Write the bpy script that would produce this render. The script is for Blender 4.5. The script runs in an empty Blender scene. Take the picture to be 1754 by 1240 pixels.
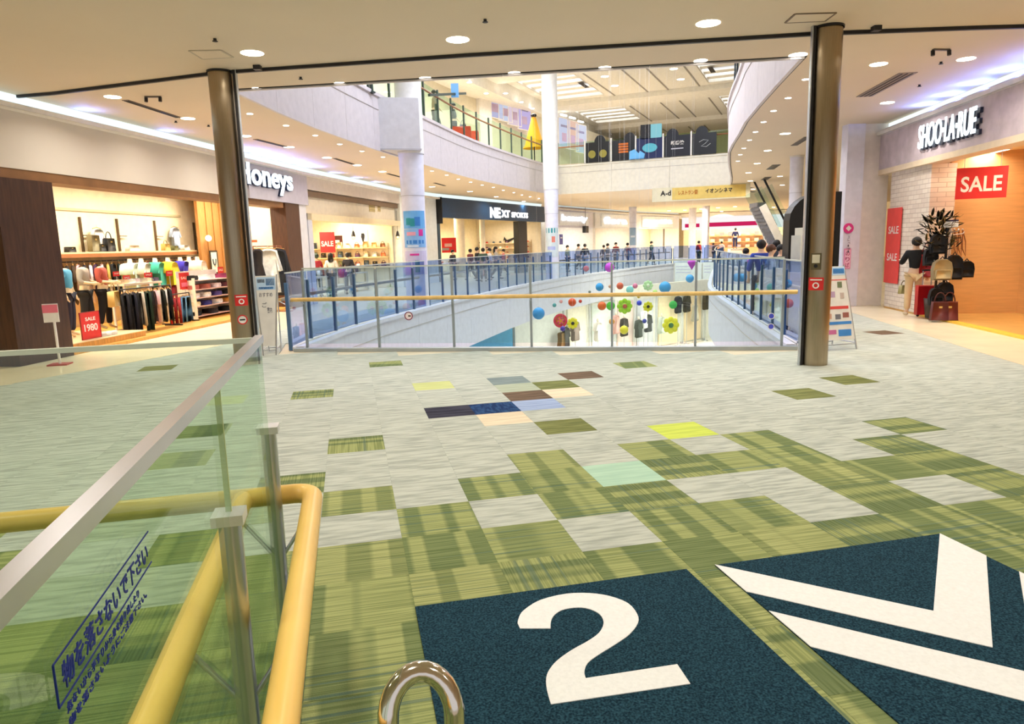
import bpy, math, random
from mathutils import Vector, Matrix
from mathutils.geometry import tessellate_polygon
random.seed(11)
SC = bpy.context.scene
COL = SC.collection

# ------------------------------------------------------------------ camera, world, exposure
EYE = 1.744
FPX, PITCH, ROLL = 1200.0, math.radians(9.46), math.radians(1.57)
cam_data = bpy.data.cameras.new('camera')
cam = bpy.data.objects.new('camera', cam_data)
COL.objects.link(cam)
cam_data.sensor_fit = 'HORIZONTAL'
cam_data.sensor_width = 36.0
cam_data.lens = FPX / 1754.0 * 36.0
cam_data.clip_start = 0.05
cam_data.clip_end = 300
cam.matrix_world = Matrix.Translation((0, 0, EYE)) @ Matrix.Rotation(math.pi / 2 - PITCH, 4, 'X') @ Matrix.Rotation(-ROLL, 4, 'Z')
SC.camera = cam

world = bpy.data.worlds.new('world')
SC.world = world
world.use_nodes = True
world.node_tree.nodes['Background'].inputs[0].default_value = (1.0, 1.0, 1.0, 1)
world.node_tree.nodes['Background'].inputs[1].default_value = 0.7
SC.view_settings.view_transform = 'Standard'
SC.view_settings.look = 'None'
SC.view_settings.exposure = 0.0
SC.view_settings.gamma = 1.0
SC.view_settings.use_curve_mapping = False
SC.cycles.transparent_max_bounces = 40
SC.cycles.max_bounces = 8
SC.cycles.diffuse_bounces = 4
SC.cycles.glossy_bounces = 4
SC.cycles.sample_clamp_indirect = 6.0
SC.cycles.caustics_reflective = False
SC.cycles.caustics_refractive = False

# lamp powers (W)
P_NEAR, P_SOFFIT, P_SHOP, P_SKY, P_HALL = 42, 22, 70, 560, 260


def ray(px, py):
    u, v = px - 877.0, 620.0 - py
    a = u * math.cos(ROLL) + v * math.sin(ROLL)
    b = -u * math.sin(ROLL) + v * math.cos(ROLL)
    return Vector((a, FPX * math.cos(PITCH) + b * math.sin(PITCH), -FPX * math.sin(PITCH) + b * math.cos(PITCH)))


def P(px, py, z=0.0):           # point of a level plane
    d = ray(px, py)
    return Vector((0, 0, EYE)) + d * ((z - EYE) / d.z)


def Q(px, py, y):               # point at a known distance
    d = ray(px, py)
    return Vector((0, 0, EYE)) + d * (y / d.y)


# ------------------------------------------------------------------ materials
def lin(c):
    return tuple((x / 255 / 12.92) if x / 255 <= 0.04045 else ((x / 255 + 0.055) / 1.055) ** 2.4 for x in c) + (1.0,)


MATS = {}


def mat(rgb, rough=0.6, metal=0.0, noise=0.05, scale=6.0, bump=0.0, spec=0.4, aniso=None):
    key = (tuple(rgb), rough, metal, noise, scale, bump, spec, aniso)
    if key in MATS:
        return MATS[key]
    m = bpy.data.materials.new('surface')
    m.use_nodes = True
    nt = m.node_tree
    b = nt.nodes['Principled BSDF']
    b.inputs['Roughness'].default_value = rough
    b.inputs['Metallic'].default_value = metal
    b.inputs['Specular IOR Level'].default_value = spec
    if metal == 1.0 and aniso:
        b.inputs['Anisotropic'].default_value = 0.85
        b.inputs['Anisotropic Rotation'].default_value = 0.0
        tg = nt.nodes.new('ShaderNodeTangent')
        tg.direction_type = 'RADIAL'
        tg.axis = 'Z'
        nt.links.new(tg.outputs[0], b.inputs['Tangent'])
    c = lin(rgb)
    if noise or bump:
        tc = nt.nodes.new('ShaderNodeTexCoord')
        n = nt.nodes.new('ShaderNodeTexNoise')
        n.inputs['Scale'].default_value = scale
        n.inputs['Detail'].default_value = 3
        if aniso:
            mp = nt.nodes.new('ShaderNodeMapping')
            mp.inputs['Scale'].default_value = aniso
            nt.links.new(tc.outputs['Object'], mp.inputs[0])
            nt.links.new(mp.outputs[0], n.inputs['Vector'])
        else:
            nt.links.new(tc.outputs['Object'], n.inputs['Vector'])
        r = nt.nodes.new('ShaderNodeValToRGB')
        r.color_ramp.elements[0].position = 0.3
        r.color_ramp.elements[1].position = 0.7
        r.color_ramp.elements[0].color = tuple(x * (1 - noise) for x in c[:3]) + (1,)
        r.color_ramp.elements[1].color = tuple(min(1, x * (1 + noise)) for x in c[:3]) + (1,)
        nt.links.new(n.outputs[0], r.inputs[0])
        nt.links.new(r.outputs[0], b.inputs['Base Color'])
        if bump:
            bp = nt.nodes.new('ShaderNodeBump')
            bp.inputs['Strength'].default_value = bump
            bp.inputs['Distance'].default_value = 0.01
            nt.links.new(n.outputs[0], bp.inputs['Height'])
            nt.links.new(bp.outputs[0], b.inputs['Normal'])
    else:
        b.inputs['Base Color'].default_value = c
    MATS[key] = m
    return m


def emit(rgb, strength):
    key = ('e', tuple(rgb), strength)
    if key in MATS:
        return MATS[key]
    m = bpy.data.materials.new('light_source')
    m.use_nodes = True
    nt = m.node_tree
    nt.nodes.remove(nt.nodes['Principled BSDF'])
    e = nt.nodes.new('ShaderNodeEmission')
    e.inputs[0].default_value = lin(rgb)
    e.inputs[1].default_value = strength
    nt.links.new(e.outputs[0], nt.nodes['Material Output'].inputs[0])
    MATS[key] = m
    return m


def glass(tint, refl=1.0):
    key = ('g', tuple(tint), refl)
    if key in MATS:
        return MATS[key]
    m = bpy.data.materials.new('clear_glass')
    m.use_nodes = True
    nt = m.node_tree
    nt.nodes.remove(nt.nodes['Principled BSDF'])
    tr = nt.nodes.new('ShaderNodeBsdfTransparent')
    tr.inputs[0].default_value = lin(tint)
    gl = nt.nodes.new('ShaderNodeBsdfGlossy')
    gl.inputs['Roughness'].default_value = 0.01
    gl.inputs[0].default_value = (0.95, 1.0, 0.97, 1)
    fr = nt.nodes.new('ShaderNodeLayerWeight')
    fr.inputs[0].default_value = 0.5
    pw = nt.nodes.new('ShaderNodeMath')
    pw.operation = 'POWER'
    pw.inputs[1].default_value = 5.0
    mu = nt.nodes.new('ShaderNodeMath')
    mu.operation = 'MULTIPLY_ADD'
    mu.inputs[1].default_value = 0.9 * refl
    mu.inputs[2].default_value = 0.035 * refl
    mx = nt.nodes.new('ShaderNodeMixShader')
    nt.links.new(fr.outputs['Facing'], pw.inputs[0])
    nt.links.new(pw.outputs[0], mu.inputs[0])
    nt.links.new(mu.outputs[0], mx.inputs[0])
    nt.links.new(tr.outputs[0], mx.inputs[1])
    nt.links.new(gl.outputs[0], mx.inputs[2])
    nt.links.new(mx.outputs[0], nt.nodes['Material Output'].inputs[0])
    MATS[key] = m
    return m


def carpet_green(a, b, c2, vertical):
    m = bpy.data.materials.new('plaid_carpet')
    m.use_nodes = True
    nt = m.node_tree
    L = nt.links.new
    bs = nt.nodes['Principled BSDF']
    bs.inputs['Roughness'].default_value = 0.95
    bs.inputs['Specular IOR Level'].default_value = 0.1
    tc = nt.nodes.new('ShaderNodeTexCoord')
    oi = nt.nodes.new('ShaderNodeObjectInfo')

    def bands(scale, seed):
        mp = nt.nodes.new('ShaderNodeMapping')
        mp.inputs['Scale'].default_value = scale
        ad = nt.nodes.new('ShaderNodeVectorMath')
        ad.operation = 'ADD'
        sc = nt.nodes.new('ShaderNodeVectorMath')
        sc.operation = 'SCALE'
        cb = nt.nodes.new('ShaderNodeCombineXYZ')
        L(oi.outputs['Random'], cb.inputs[0])
        L(oi.outputs['Random'], cb.inputs[1])
        L(cb.outputs[0], sc.inputs[0])
        sc.inputs['Scale'].default_value = 37.0 + seed
        L(tc.outputs['Object'], mp.inputs[0])
        L(mp.outputs[0], ad.inputs[0])
        L(sc.outputs[0], ad.inputs[1])
        n = nt.nodes.new('ShaderNodeTexNoise')
        n.inputs['Scale'].default_value = 1.0
        n.inputs['Detail'].default_value = 0.0
        L(ad.outputs[0], n.inputs['Vector'])
        return n.outputs[0]

    def ramp(src, p0, p1, c0, c1):
        r = nt.nodes.new('ShaderNodeValToRGB')
        r.color_ramp.interpolation = 'LINEAR'
        r.color_ramp.elements[0].position = p0
        r.color_ramp.elements[1].position = p1
        r.color_ramp.elements[0].color = c0
        r.color_ramp.elements[1].color = c1
        L(src, r.inputs[0])
        return r.outputs[0]
    big = (6.0, 0.001, 0.001) if vertical else (0.001, 6.0, 0.001)
    cross = (0.001, 7.0, 0.001) if vertical else (7.0, 0.001, 0.001)
    fine = (90.0, 2.0, 0.01) if vertical else (2.0, 90.0, 0.01)
    line = (34.0, 0.3, 0.001) if vertical else (0.3, 34.0, 0.001)
    base = ramp(bands(cross, 1), 0.46, 0.54, lin(a), lin(b))
    m1 = nt.nodes.new('ShaderNodeMixRGB')
    m1.blend_type = 'MULTIPLY'
    m1.inputs[0].default_value = 1.0
    L(base, m1.inputs[1])
    L(ramp(bands(fine, 2), 0.36, 0.6, (0.72, 0.76, 0.7, 1), (1.12, 1.1, 1.08, 1)), m1.inputs[2])
    m2 = nt.nodes.new('ShaderNodeMixRGB')
    L(ramp(bands(line, 3), 0.68, 0.72, (0, 0, 0, 1), (0.55, 0.55, 0.55, 1)), m2.inputs[0])
    L(m1.outputs[0], m2.inputs[1])
    m2.inputs[2].default_value = lin(c2)
    L(m2.outputs[0], bs.inputs['Base Color'])
    bp = nt.nodes.new('ShaderNodeBump')
    bp.inputs['Strength'].default_value = 0.4
    bp.inputs['Distance'].default_value = 0.004
    L(bands((160, 160, 1), 5), bp.inputs['Height'])
    L(bp.outputs[0], bs.inputs['Normal'])
    return m


def streak(rgb, dark, sc=(3, 26, 1), lo=0.42, hi=0.62, scale=1.0, world=False):
    m = bpy.data.materials.new('streaked_carpet')
    m.use_nodes = True
    nt = m.node_tree
    L = nt.links.new
    bs = nt.nodes['Principled BSDF']
    bs.inputs['Roughness'].default_value = 0.95
    bs.inputs['Specular IOR Level'].default_value = 0.1
    tc = nt.nodes.new('ShaderNodeTexCoord')
    oi = nt.nodes.new('ShaderNodeObjectInfo')
    mp = nt.nodes.new('ShaderNodeMapping')
    mp.inputs['Scale'].default_value = sc
    ad = nt.nodes.new('ShaderNodeVectorMath')
    ad.operation = 'ADD'
    mu = nt.nodes.new('ShaderNodeMath')
    mu.operation = 'MULTIPLY'
    mu.inputs[1].default_value = 53.0
    L(oi.outputs['Random'], mu.inputs[0])
    L(tc.outputs['Object'], mp.inputs[0])
    L(mp.outputs[0], ad.inputs[0])
    L(mu.outputs[0], ad.inputs[1])
    n = nt.nodes.new('ShaderNodeTexNoise')
    n.inputs['Scale'].default_value = scale
    n.inputs['Detail'].default_value = 4
    L(ad.outputs[0], n.inputs['Vector'])
    r = nt.nodes.new('ShaderNodeValToRGB')
    r.color_ramp.elements[0].position = lo
    r.color_ramp.elements[1].position = hi
    r.color_ramp.elements[0].color = lin(dark)
    r.color_ramp.elements[1].color = lin(rgb)
    L(n.outputs[0], r.inputs[0])
    L(r.outputs[0], bs.inputs['Base Color'])
    bp = nt.nodes.new('ShaderNodeBump')
    bp.inputs['Strength'].default_value = 0.3
    bp.inputs['Distance'].default_value = 0.004
    L(n.outputs[0], bp.inputs['Height'])
    L(bp.outputs[0], bs.inputs['Normal'])
    return m


WHITE = mat((238, 234, 228), 0.55)
TAN = mat((226, 206, 176), 0.7)
CREAM = mat((246, 232, 200), 0.7)
LAV = mat((226, 224, 236), 0.5)
FASC = mat((212, 203, 203), 0.55)
DARK = mat((38, 34, 34), 0.5)
BLACK = mat((20, 20, 24), 0.45)
STEEL = mat((166, 150, 126), 0.3, 1.0, 0.12, 5.0, aniso=(40, 40, 0.6))
ALU = mat((196, 200, 206), 0.32, 1.0, 0.05)
SILVER = mat((208, 208, 214), 0.3, 0.9, 0.05)
GREYPAINT = mat((150, 160, 166), 0.4, 0.3)
BLUEPOST = mat((78, 112, 150), 0.35, 0.4)
YELLOWRAIL = mat((250, 206, 112), 0.35, 0, 0.06, 4.0)
WOODRAIL = mat((226, 188, 116), 0.4, 0, 0.12, 8.0, aniso=(1, 1, 1))
BROWN = mat((82, 50, 32), 0.45, 0, 0.25, 5.0, aniso=(8, 8, 0.7))
OAK = mat((172, 120, 66), 0.45, 0, 0.18, 4.0, aniso=(10, 10, 0.8))
FLOORWOOD = mat((216, 160, 78), 0.35, 0, 0.15, 3.0, aniso=(1, 8, 1))
STONE = mat((238, 226, 196), 0.25, 0, 0.05, 2.0)
RED = mat((214, 40, 38), 0.5)
NAVY = mat((26, 62, 98), 0.45)
GLASS_G = glass((226, 243, 233))
GLASS_NEAR = glass((237, 246, 236), 0.45)
GLASS_B = glass((196, 212, 246))
GLASS_C = glass((240, 248, 246), 0.8)
LAMP = emit((255, 246, 228), 14.0)
LAMP_S = emit((255, 250, 246), 12.0)
COVE = emit((224, 240, 240), 1.5)


# ------------------------------------------------------------------ mesh builder
class MB:
    def __init__(s):
        s.v, s.f, s.sm = [], [], []

    def add(s, verts, faces, smooth=False):
        o = len(s.v)
        s.v += [Vector(p) for p in verts]
        s.f += [tuple(i + o for i in f) for f in faces]
        s.sm += [smooth] * len(faces)
        return s

    def box(s, c, size, rz=0.0, M=None):
        hx, hy, hz = size[0] / 2, size[1] / 2, size[2] / 2
        R = M if M is not None else Matrix.Rotation(rz, 3, 'Z')
        vs = [Vector(c) + R @ Vector((x * hx, y * hy, z * hz)) for z in (-1, 1) for y in (-1, 1) for x in (-1, 1)]
        return s.add(vs, [(0, 2, 3, 1), (4, 5, 7, 6), (0, 1, 5, 4), (2, 6, 7, 3), (0, 4, 6, 2), (1, 3, 7, 5)])

    def bar(s, a, b, w, hgt, up=(0, 0, 1)):     # box section between two points
        a, b = Vector(a), Vector(b)
        t = (b - a)
        ln = t.length
        t.normalize()
        x = t.cross(Vector(up))
        if x.length < 1e-6:
            x = Vector((1, 0, 0))
        x.normalize()
        z = x.cross(t)
        M = Matrix((x, t, z)).transposed()
        return s.box((a + b) / 2, (w, ln, hgt), M=M)

    def cyl(s, a, b, r0, r1=None, n=14):
        return s.tube([a, b], [r0, r0 if r1 is None else r1], n)

    def tube(s, pts, r, n=10, closed=False):
        pts = [Vector(p) for p in pts]
        k = len(pts)
        rs = r if isinstance(r, (list, tuple)) else [r] * k
        t0 = (pts[1] - pts[0]).normalized()
        up = Vector((0, 0, 1)) if abs(t0.z) < 0.9 else Vector((1, 0, 0))
        x = t0.cross(up).normalized()
        vs = []
        for i, p in enumerate(pts):
            if i == 0:
                t = pts[1] - pts[0]
            elif i == k - 1:
                t = pts[-1] - pts[-2]
            else:
                t = (pts[i + 1] - pts[i]).normalized() + (pts[i] - pts[i - 1]).normalized()
            t.normalize()
            x = (x - t * x.dot(t)).normalized()
            y = t.cross(x)
            for j in range(n):
                a = 2 * math.pi * j / n
                vs.append(p + (x * math.cos(a) + y * math.sin(a)) * rs[i])
        fs = [(i * n + j, i * n + (j + 1) % n, (i + 1) * n + (j + 1) % n, (i + 1) * n + j) for i in range(k - 1) for j in range(n)]
        s.add(vs, fs, True)
        s.add(vs[:n], [tuple(range(n))[::-1]])
        return s.add(vs[-n:], [tuple(range(n))])

    def lathe(s, c, prof, n=16):
        c = Vector(c)
        vs = [c + Vector((r * math.cos(2 * math.pi * j / n), r * math.sin(2 * math.pi * j / n), z)) for r, z in prof for j in range(n)]
        k = len(prof)
        return s.add(vs, [(i * n + j, i * n + (j + 1) % n, (i + 1) * n + (j + 1) % n, (i + 1) * n + j) for i in range(k - 1) for j in range(n)], True)

    def ball(s, c, r, nu=14, nv=9, keep=None):
        if not isinstance(r, (tuple, list)):
            r = (r, r, r)
        c = Vector(c)
        vs, fs = [], []
        for i in range(nv + 1):
            th = math.pi * i / nv
            for j in range(nu):
                ph = 2 * math.pi * j / nu
                vs.append(c + Vector((r[0] * math.sin(th) * math.cos(ph), r[1] * math.sin(th) * math.sin(ph), r[2] * math.cos(th))))
        for i in range(nv):
            for j in range(nu):
                f = (i * nu + j, (i + 1) * nu + j, (i + 1) * nu + (j + 1) % nu, i * nu + (j + 1) % nu)
                if keep is None or keep(sum((vs[q] for q in f), Vector()) / 4 - c):
                    fs.append(f)
        return s.add(vs, fs, True)

    def prism(s, poly, z0, z1, holes=()):      # level polygon (with holes), given thickness
        loops = [[Vector((p[0], p[1], 0)) for p in poly]] + [[Vector((p[0], p[1], 0)) for p in h] for h in holes]
        tris = tessellate_polygon(loops)
        flat = [p for l in loops for p in l]
        n = len(flat)
        vs = [Vector((p.x, p.y, z1)) for p in flat] + [Vector((p.x, p.y, z0)) for p in flat]
        fs = []
        for a, b, c in tris:
            nz = (flat[b] - flat[a]).cross(flat[c] - flat[a]).z
            if nz < 0:
                a, b, c = c, b, a
            fs += [(a, b, c), (n + c, n + b, n + a)]
        o = 0
        for l in loops:
            m = len(l)
            fs += [(o + i, o + (i + 1) % m, n + o + (i + 1) % m, n + o + i) for i in range(m)]
            o += m
        return s.add(vs, fs)

    def plate(s, poly, o, ux, uy, th):          # polygon in an upright (or any) plane, with thickness
        o, ux, uy = Vector(o), Vector(ux), Vector(uy)
        nn = ux.cross(uy).normalized()
        loop = [Vector((p[0], p[1], 0)) for p in poly]
        tris = tessellate_polygon([loop])
        n = len(poly)
        fr = [o + ux * p[0] + uy * p[1] + nn * th / 2 for p in poly]
        bk = [q - nn * th for q in fr]
        fs = []
        for a, b, c in tris:
            fs += [(a, b, c), (n + c, n + b, n + a)]
        fs += [(i, (i + 1) % n, n + (i + 1) % n, n + i) for i in range(n)]
        return s.add(fr + bk, fs)

    def puff(s, poly, o, ux, uy, th, inset=0.78, top=0.9):   # soft, cushion-like version of plate
        o, ux, uy = Vector(o), Vector(ux), Vector(uy)
        nn = ux.cross(uy).normalized()
        n = len(poly)
        cx = sum(p[0] for p in poly) / n
        cy = sum(p[1] for p in poly) / n
        ring = lambda k, off: [o + ux * (cx + (p[0] - cx) * k) + uy * (cy + (p[1] - cy) * (0.5 + k / 2)) + nn * off for p in poly]
        vs = ring(inset, th / 2) + ring(1, 0) + ring(inset, -th / 2)
        fs = []
        for k in range(2):
            fs += [(k * n + i, k * n + (i + 1) % n, (k + 1) * n + (i + 1) % n, (k + 1) * n + i) for i in range(n)]
        tris = tessellate_polygon([[Vector((p[0], p[1], 0)) for p in poly]])
        for a, b, c in tris:
            fs += [(a, b, c), (2 * n + c, 2 * n + b, 2 * n + a)]
        return s.add(vs, fs, True)

    def wall(s, pts, z0, z1, th):               # upright wall along a line of plan points
        pts = [Vector((p[0], p[1])) for p in pts]
        k = len(pts)
        L, Rr = [], []
        for i in range(k):
            t = (pts[min(i + 1, k - 1)] - pts[max(i - 1, 0)]).normalized()
            nn = Vector((-t.y, t.x))
            L.append(pts[i] + nn * th / 2)
            Rr.append(pts[i] - nn * th / 2)
        vs = [(p.x, p.y, z0) for p in L] + [(p.x, p.y, z1) for p in L] + [(p.x, p.y, z0) for p in Rr] + [(p.x, p.y, z1) for p in Rr]
        fs = []
        for i in range(k - 1):
            a, b, c, d = i, k + i, 2 * k + i, 3 * k + i
            fs += [(a, a + 1, b + 1, b), (c, d, d + 1, c + 1), (b, b + 1, d + 1, d), (a, c, c + 1, a + 1)]
        fs += [(0, k, 3 * k, 2 * k), (k - 1, 3 * k - 1, 4 * k - 1, 2 * k - 1)]
        return s.add(vs, fs)

    def mesh(s, name):
        me = bpy.data.meshes.new(name)
        me.from_pydata([tuple(p) for p in s.v], [], s.f)
        me.polygons.foreach_set('use_smooth', s.sm)
        me.update()
        return me

    def build(s, name, m, parent=None, label=None):
        me = s.mesh(name)
        me.materials.append(m)
        return link(name, me, parent, label)


def link(name, me, parent=None, label=None):
    o = bpy.data.objects.new(name, me)
    COL.objects.link(o)
    if parent is not None:
        attach(o, parent)
    if label:
        o['label'] = label
    return o


WM = {}


def wmat(o):
    return WM.get(o.name, Matrix.Identity(4))


def attach(o, parent):           # keep world coordinates
    o.parent = parent
    o.matrix_parent_inverse = wmat(parent).inverted()


def thing(name, label, cat, loc=(0, 0, 0), group=None, rz=0.0):
    o = bpy.data.objects.new(name, None)
    COL.objects.link(o)
    o.location = loc
    o.rotation_euler = (0, 0, rz)
    o.empty_display_size = 0.1
    WM[o.name] = Matrix.Translation(loc) @ Matrix.Rotation(rz, 4, 'Z')
    o['label'] = label
    o['category'] = cat
    if group:
        o['group'] = group
    return o


def tag(o, label, cat, group=None):
    o['label'] = label
    o['category'] = cat
    if group:
        o['group'] = group
    return o


def struct(name, mb, m, parent=None):
    o = mb.build(name, m, parent)
    if parent is None:
        o['kind'] = 'structure'
    return o


def copy_thing(root, loc, rz=None, label=None):
    r = root.copy()
    COL.objects.link(r)
    r.location = loc
    if rz is not None:
        r.rotation_euler = (0, 0, rz)
    if label:
        r['label'] = label
    for ch in list(root.children):
        c = ch.copy()
        COL.objects.link(c)
        c.parent = r
        for g in ch.children:
            d = g.copy()
            COL.objects.link(d)
            d.parent = c
    return r


def spline(pts, step):
    """even points along a smooth line through plan points"""
    pts = [Vector(p) for p in pts]
    dense = []
    for i in range(len(pts) - 1):
        p0, p1, p2, p3 = pts[max(i - 1, 0)], pts[i], pts[i + 1], pts[min(i + 2, len(pts) - 1)]
        for k in range(24):
            t = k / 24
            dense.append(0.5 * ((2 * p1) + (p2 - p0) * t + (2 * p0 - 5 * p1 + 4 * p2 - p3) * t * t + (3 * p1 - p0 - 3 * p2 + p3) * t ** 3))
    dense.append(pts[-1])
    tot = sum((dense[i + 1] - dense[i]).length for i in range(len(dense) - 1))
    n = max(1, round(tot / step))
    out, acc, j = [dense[0]], 0.0, 0
    for k in range(1, n):
        target = tot * k / n
        while acc + (dense[j + 1] - dense[j]).length < target:
            acc += (dense[j + 1] - dense[j]).length
            j += 1
        seg = (dense[j + 1] - dense[j])
        out.append(dense[j] + seg * ((target - acc) / seg.length))
    out.append(dense[-1])
    return out


def offset(pts, d):
    out = []
    for i in range(len(pts)):
        t = (Vector(pts[min(i + 1, len(pts) - 1)]) - Vector(pts[max(i - 1, 0)])).normalized()
        out.append(Vector(pts[i]) + Vector((-t.y, t.x)) * d)
    return out


TXT = {}


def text_mesh(body, bold=0.0, depth=0.1):
    key = (body, bold, depth)
    if key in TXT:
        return TXT[key]
    cu = bpy.data.curves.new('writing', 'FONT')
    cu.body = body
    cu.extrude = depth / 2
    cu.offset = bold
    cu.resolution_u = 4
    o = bpy.data.objects.new('writing', cu)
    COL.objects.link(o)
    bpy.context.view_layer.update()
    me = bpy.data.meshes.new_from_object(o.evaluated_get(bpy.context.evaluated_depsgraph_get()))
    bpy.data.objects.remove(o)
    bpy.data.curves.remove(cu)
    xs = [v.co.x for v in me.vertices]
    ys = [v.co.y for v in me.vertices]
    TXT[key] = (me, min(xs), max(xs), min(ys), max(ys))
    return TXT[key]


def lettering(body, o, ux, uy, w, h, m, parent, depth=0.004, bold=0.0, name='lettering', label=None):
    """writing that fills a w x h field whose lower left corner is o"""
    me0, x0, x1, y0, y1 = text_mesh(body, bold)
    ux, uy, o = Vector(ux).normalized(), Vector(uy).normalized(), Vector(o)
    nn = ux.cross(uy).normalized()
    me = me0.copy()
    me.materials.clear()
    me.materials.append(m)
    for v in me.vertices:
        v.co = o + ux * ((v.co.x - x0) / (x1 - x0) * w) + uy * ((v.co.y - y0) / (y1 - y0) * h) + nn * (v.co.z / 0.05 * depth / 2 + depth / 2)
    me.update()
    return link(name, me, parent, label)


class Frame:
    """plan frame of a shop front: s runs along the front, d into the shop"""

    def __init__(s, a, b, inward):
        s.o = Vector((a[0], a[1], 0))
        s.t = (Vector((b[0], b[1], 0)) - s.o)
        s.len = s.t.length
        s.t.normalize()
        s.n = Vector((-s.t.y, s.t.x, 0)) * inward
        s.rz = math.atan2(s.t.y, s.t.x)

    def p(s, u, d, z):
        return s.o + s.t * u + s.n * d + Vector((0, 0, z))

    def side(s, px, py, u):
        """point seen under a picture position in the cross wall at place u"""
        r_ = ray(px, py)
        k_ = s.p(u, 0, 0).dot(s.t) / (r_.x * s.t.x + r_.y * s.t.y)
        return Vector((0, 0, EYE)) + r_ * k_

    def box(s, mb, u0, u1, d0, d1, z0, z1):
        return mb.box(s.p((u0 + u1) / 2, (d0 + d1) / 2, (z0 + z1) / 2), (abs(u1 - u0), abs(d1 - d0), abs(z1 - z0)), s.rz)

    def hit(s, px, py, d=0.0):
        r = ray(px, py)
        o = s.o + s.n * d
        k = (o.x * s.n.x + o.y * s.n.y) / (r.x * s.n.x + r.y * s.n.y)
        X = Vector((0, 0, EYE)) + r * k
        return (X - o).dot(s.t), X.z


ORD = ['first', 'second', 'third', 'fourth', 'fifth', 'sixth', 'seventh', 'eighth', 'ninth', 'tenth', 'eleventh', 'twelfth', 'thirteenth', 'fourteenth',
       'fifteenth', 'sixteenth', 'seventeenth', 'eighteenth', 'nineteenth', 'twentieth']


def area(loc, size, power, rgb=(255, 246, 234), rot=(0, 0, 0), size_y=None, spread=math.pi):
    l = bpy.data.lights.new('lamp', 'AREA')
    l.energy = power
    l.color = lin(rgb)[:3]
    l.shape = 'RECTANGLE' if size_y else 'DISK'
    l.size = size
    if size_y:
        l.size_y = size_y
    l.spread = spread
    o = bpy.data.objects.new('lamp', l)
    COL.objects.link(o)
    o.location = loc
    o.rotation_euler = rot
    return o

# ------------------------------------------------------------------ plan of the mall (metres)
GL = [(-3.81, 12.37), (-3.8, 13.4), (-3.59, 14.75), (-3.36, 16.24), (-3.04, 17.5), (-2.7, 18.9), (-2.15, 21.1), (-1.54, 23.4), (-.79, 25.97), (.28, 29.5),
      (1.6, 33.2), (3.1, 36.6), (4.94, 40.3), (9.1, 48.5), (12.4, 53.5)]
GR = [(4.5, 11.05), (4.62, 11.9), (4.97, 13.7), (5.19, 15.05), (5.45, 16.4), (5.75, 17.9), (6.1, 19.8), (6.45, 21.6), (7.3, 25.5), (8.6, 30), (10.4, 36), (12.6, 43), (15.6, 52.0)]
E3L = [(-4.55, 12.2), (-4.4, 14.3), (-4.2, 16), (-3.55, 19.7), (-2.66, 23.5), (-1.5, 28.2), (.07, 32.9), (1.75, 37.3), (2.74, 38.9)]
E3R = [(4.5, 11.05), (4.8, 12.8), (5.1, 14.4), (5.35, 15.8), (5.64, 17.14), (6.1, 19.0), (6.6, 21.2), (7.08, 22.95), (8.3, 26.8), (10, 32), (11.0, 35.3)]
CEIL, F3, ROOF, LOW = 4.41, 5.8, 10.5, -5.2
HF = Frame((-7.95, 12.5), (-6.52, 23.3), 1)        # clothes shop front
S2 = Frame((-6.52, 23.3), (-4.85, 32.2), 1)
PR = Frame((-4.85, 32.2), (-3.6, 36.0), 1)
S3 = Frame((-3.6, 36.0), (2.3, 48.0), 1)
S4 = Frame((2.9, 49.0), (6.7, 56.0), 1)
S5 = Frame((6.7, 56.0), (11.0, 63.0), 1)
S6 = Frame((11.0, 63.0), (17.0, 71.0), 1)
ENDF = Frame((17.0, 71.0), (30.0, 66.0), 1)
RF = Frame((9.22, 17.6), (7.9, 7.0), 1)            # shoe and bag shop front, towards the camera

# ------------------------------------------------------------------ lamps that light the place
for x, y in [(-0.2, 30), (3.5, 22), (6.5, 28), (0.5, 18)]:
    area((x, y, 10.2), 5.0, P_SKY, (226, 234, 255), size_y=4.0)
area((9, 46, 10.2), 6.0, P_SKY * 0.6, (240, 240, 240), size_y=6.0)

for x, y in [(-4.6, 24), (-3.2, 29), (-1.2, 34), (1.0, 39), (6, 43)]:
    area((x, y, 9.6), 1.6, 170, (255, 250, 240), spread=2.9)
for x, y in [(6.0, 41.5), (9.5, 45.5), (12.5, 50.0), (9.0, 39.0), (14.5, 56.0)]:
    area((x, y, CEIL - .02), 0.5, 260, (255, 250, 244), spread=2.9)
for (F, us, pw) in [(HF, (6.8, 7.8, 8.8, 9.8, 10.8), 40), (HF, (1.0, 3.5), 5), (RF, (2.4, 3.4, 4.4, 5.4, 6.4), 22), (S2, (2.0, 4.0, 6.0), 6)]:
    for u in us:                       # bluish lamps lying in the ceiling cove
        l = area(F.p(u, -0.06, 4.19), 0.16, pw, (110, 140, 255), spread=3.1)
        l.rotation_euler = (F.n * -0.8 + Vector((0, 0, 0.6))).to_track_quat('-Z', 'Y').to_euler()

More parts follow.
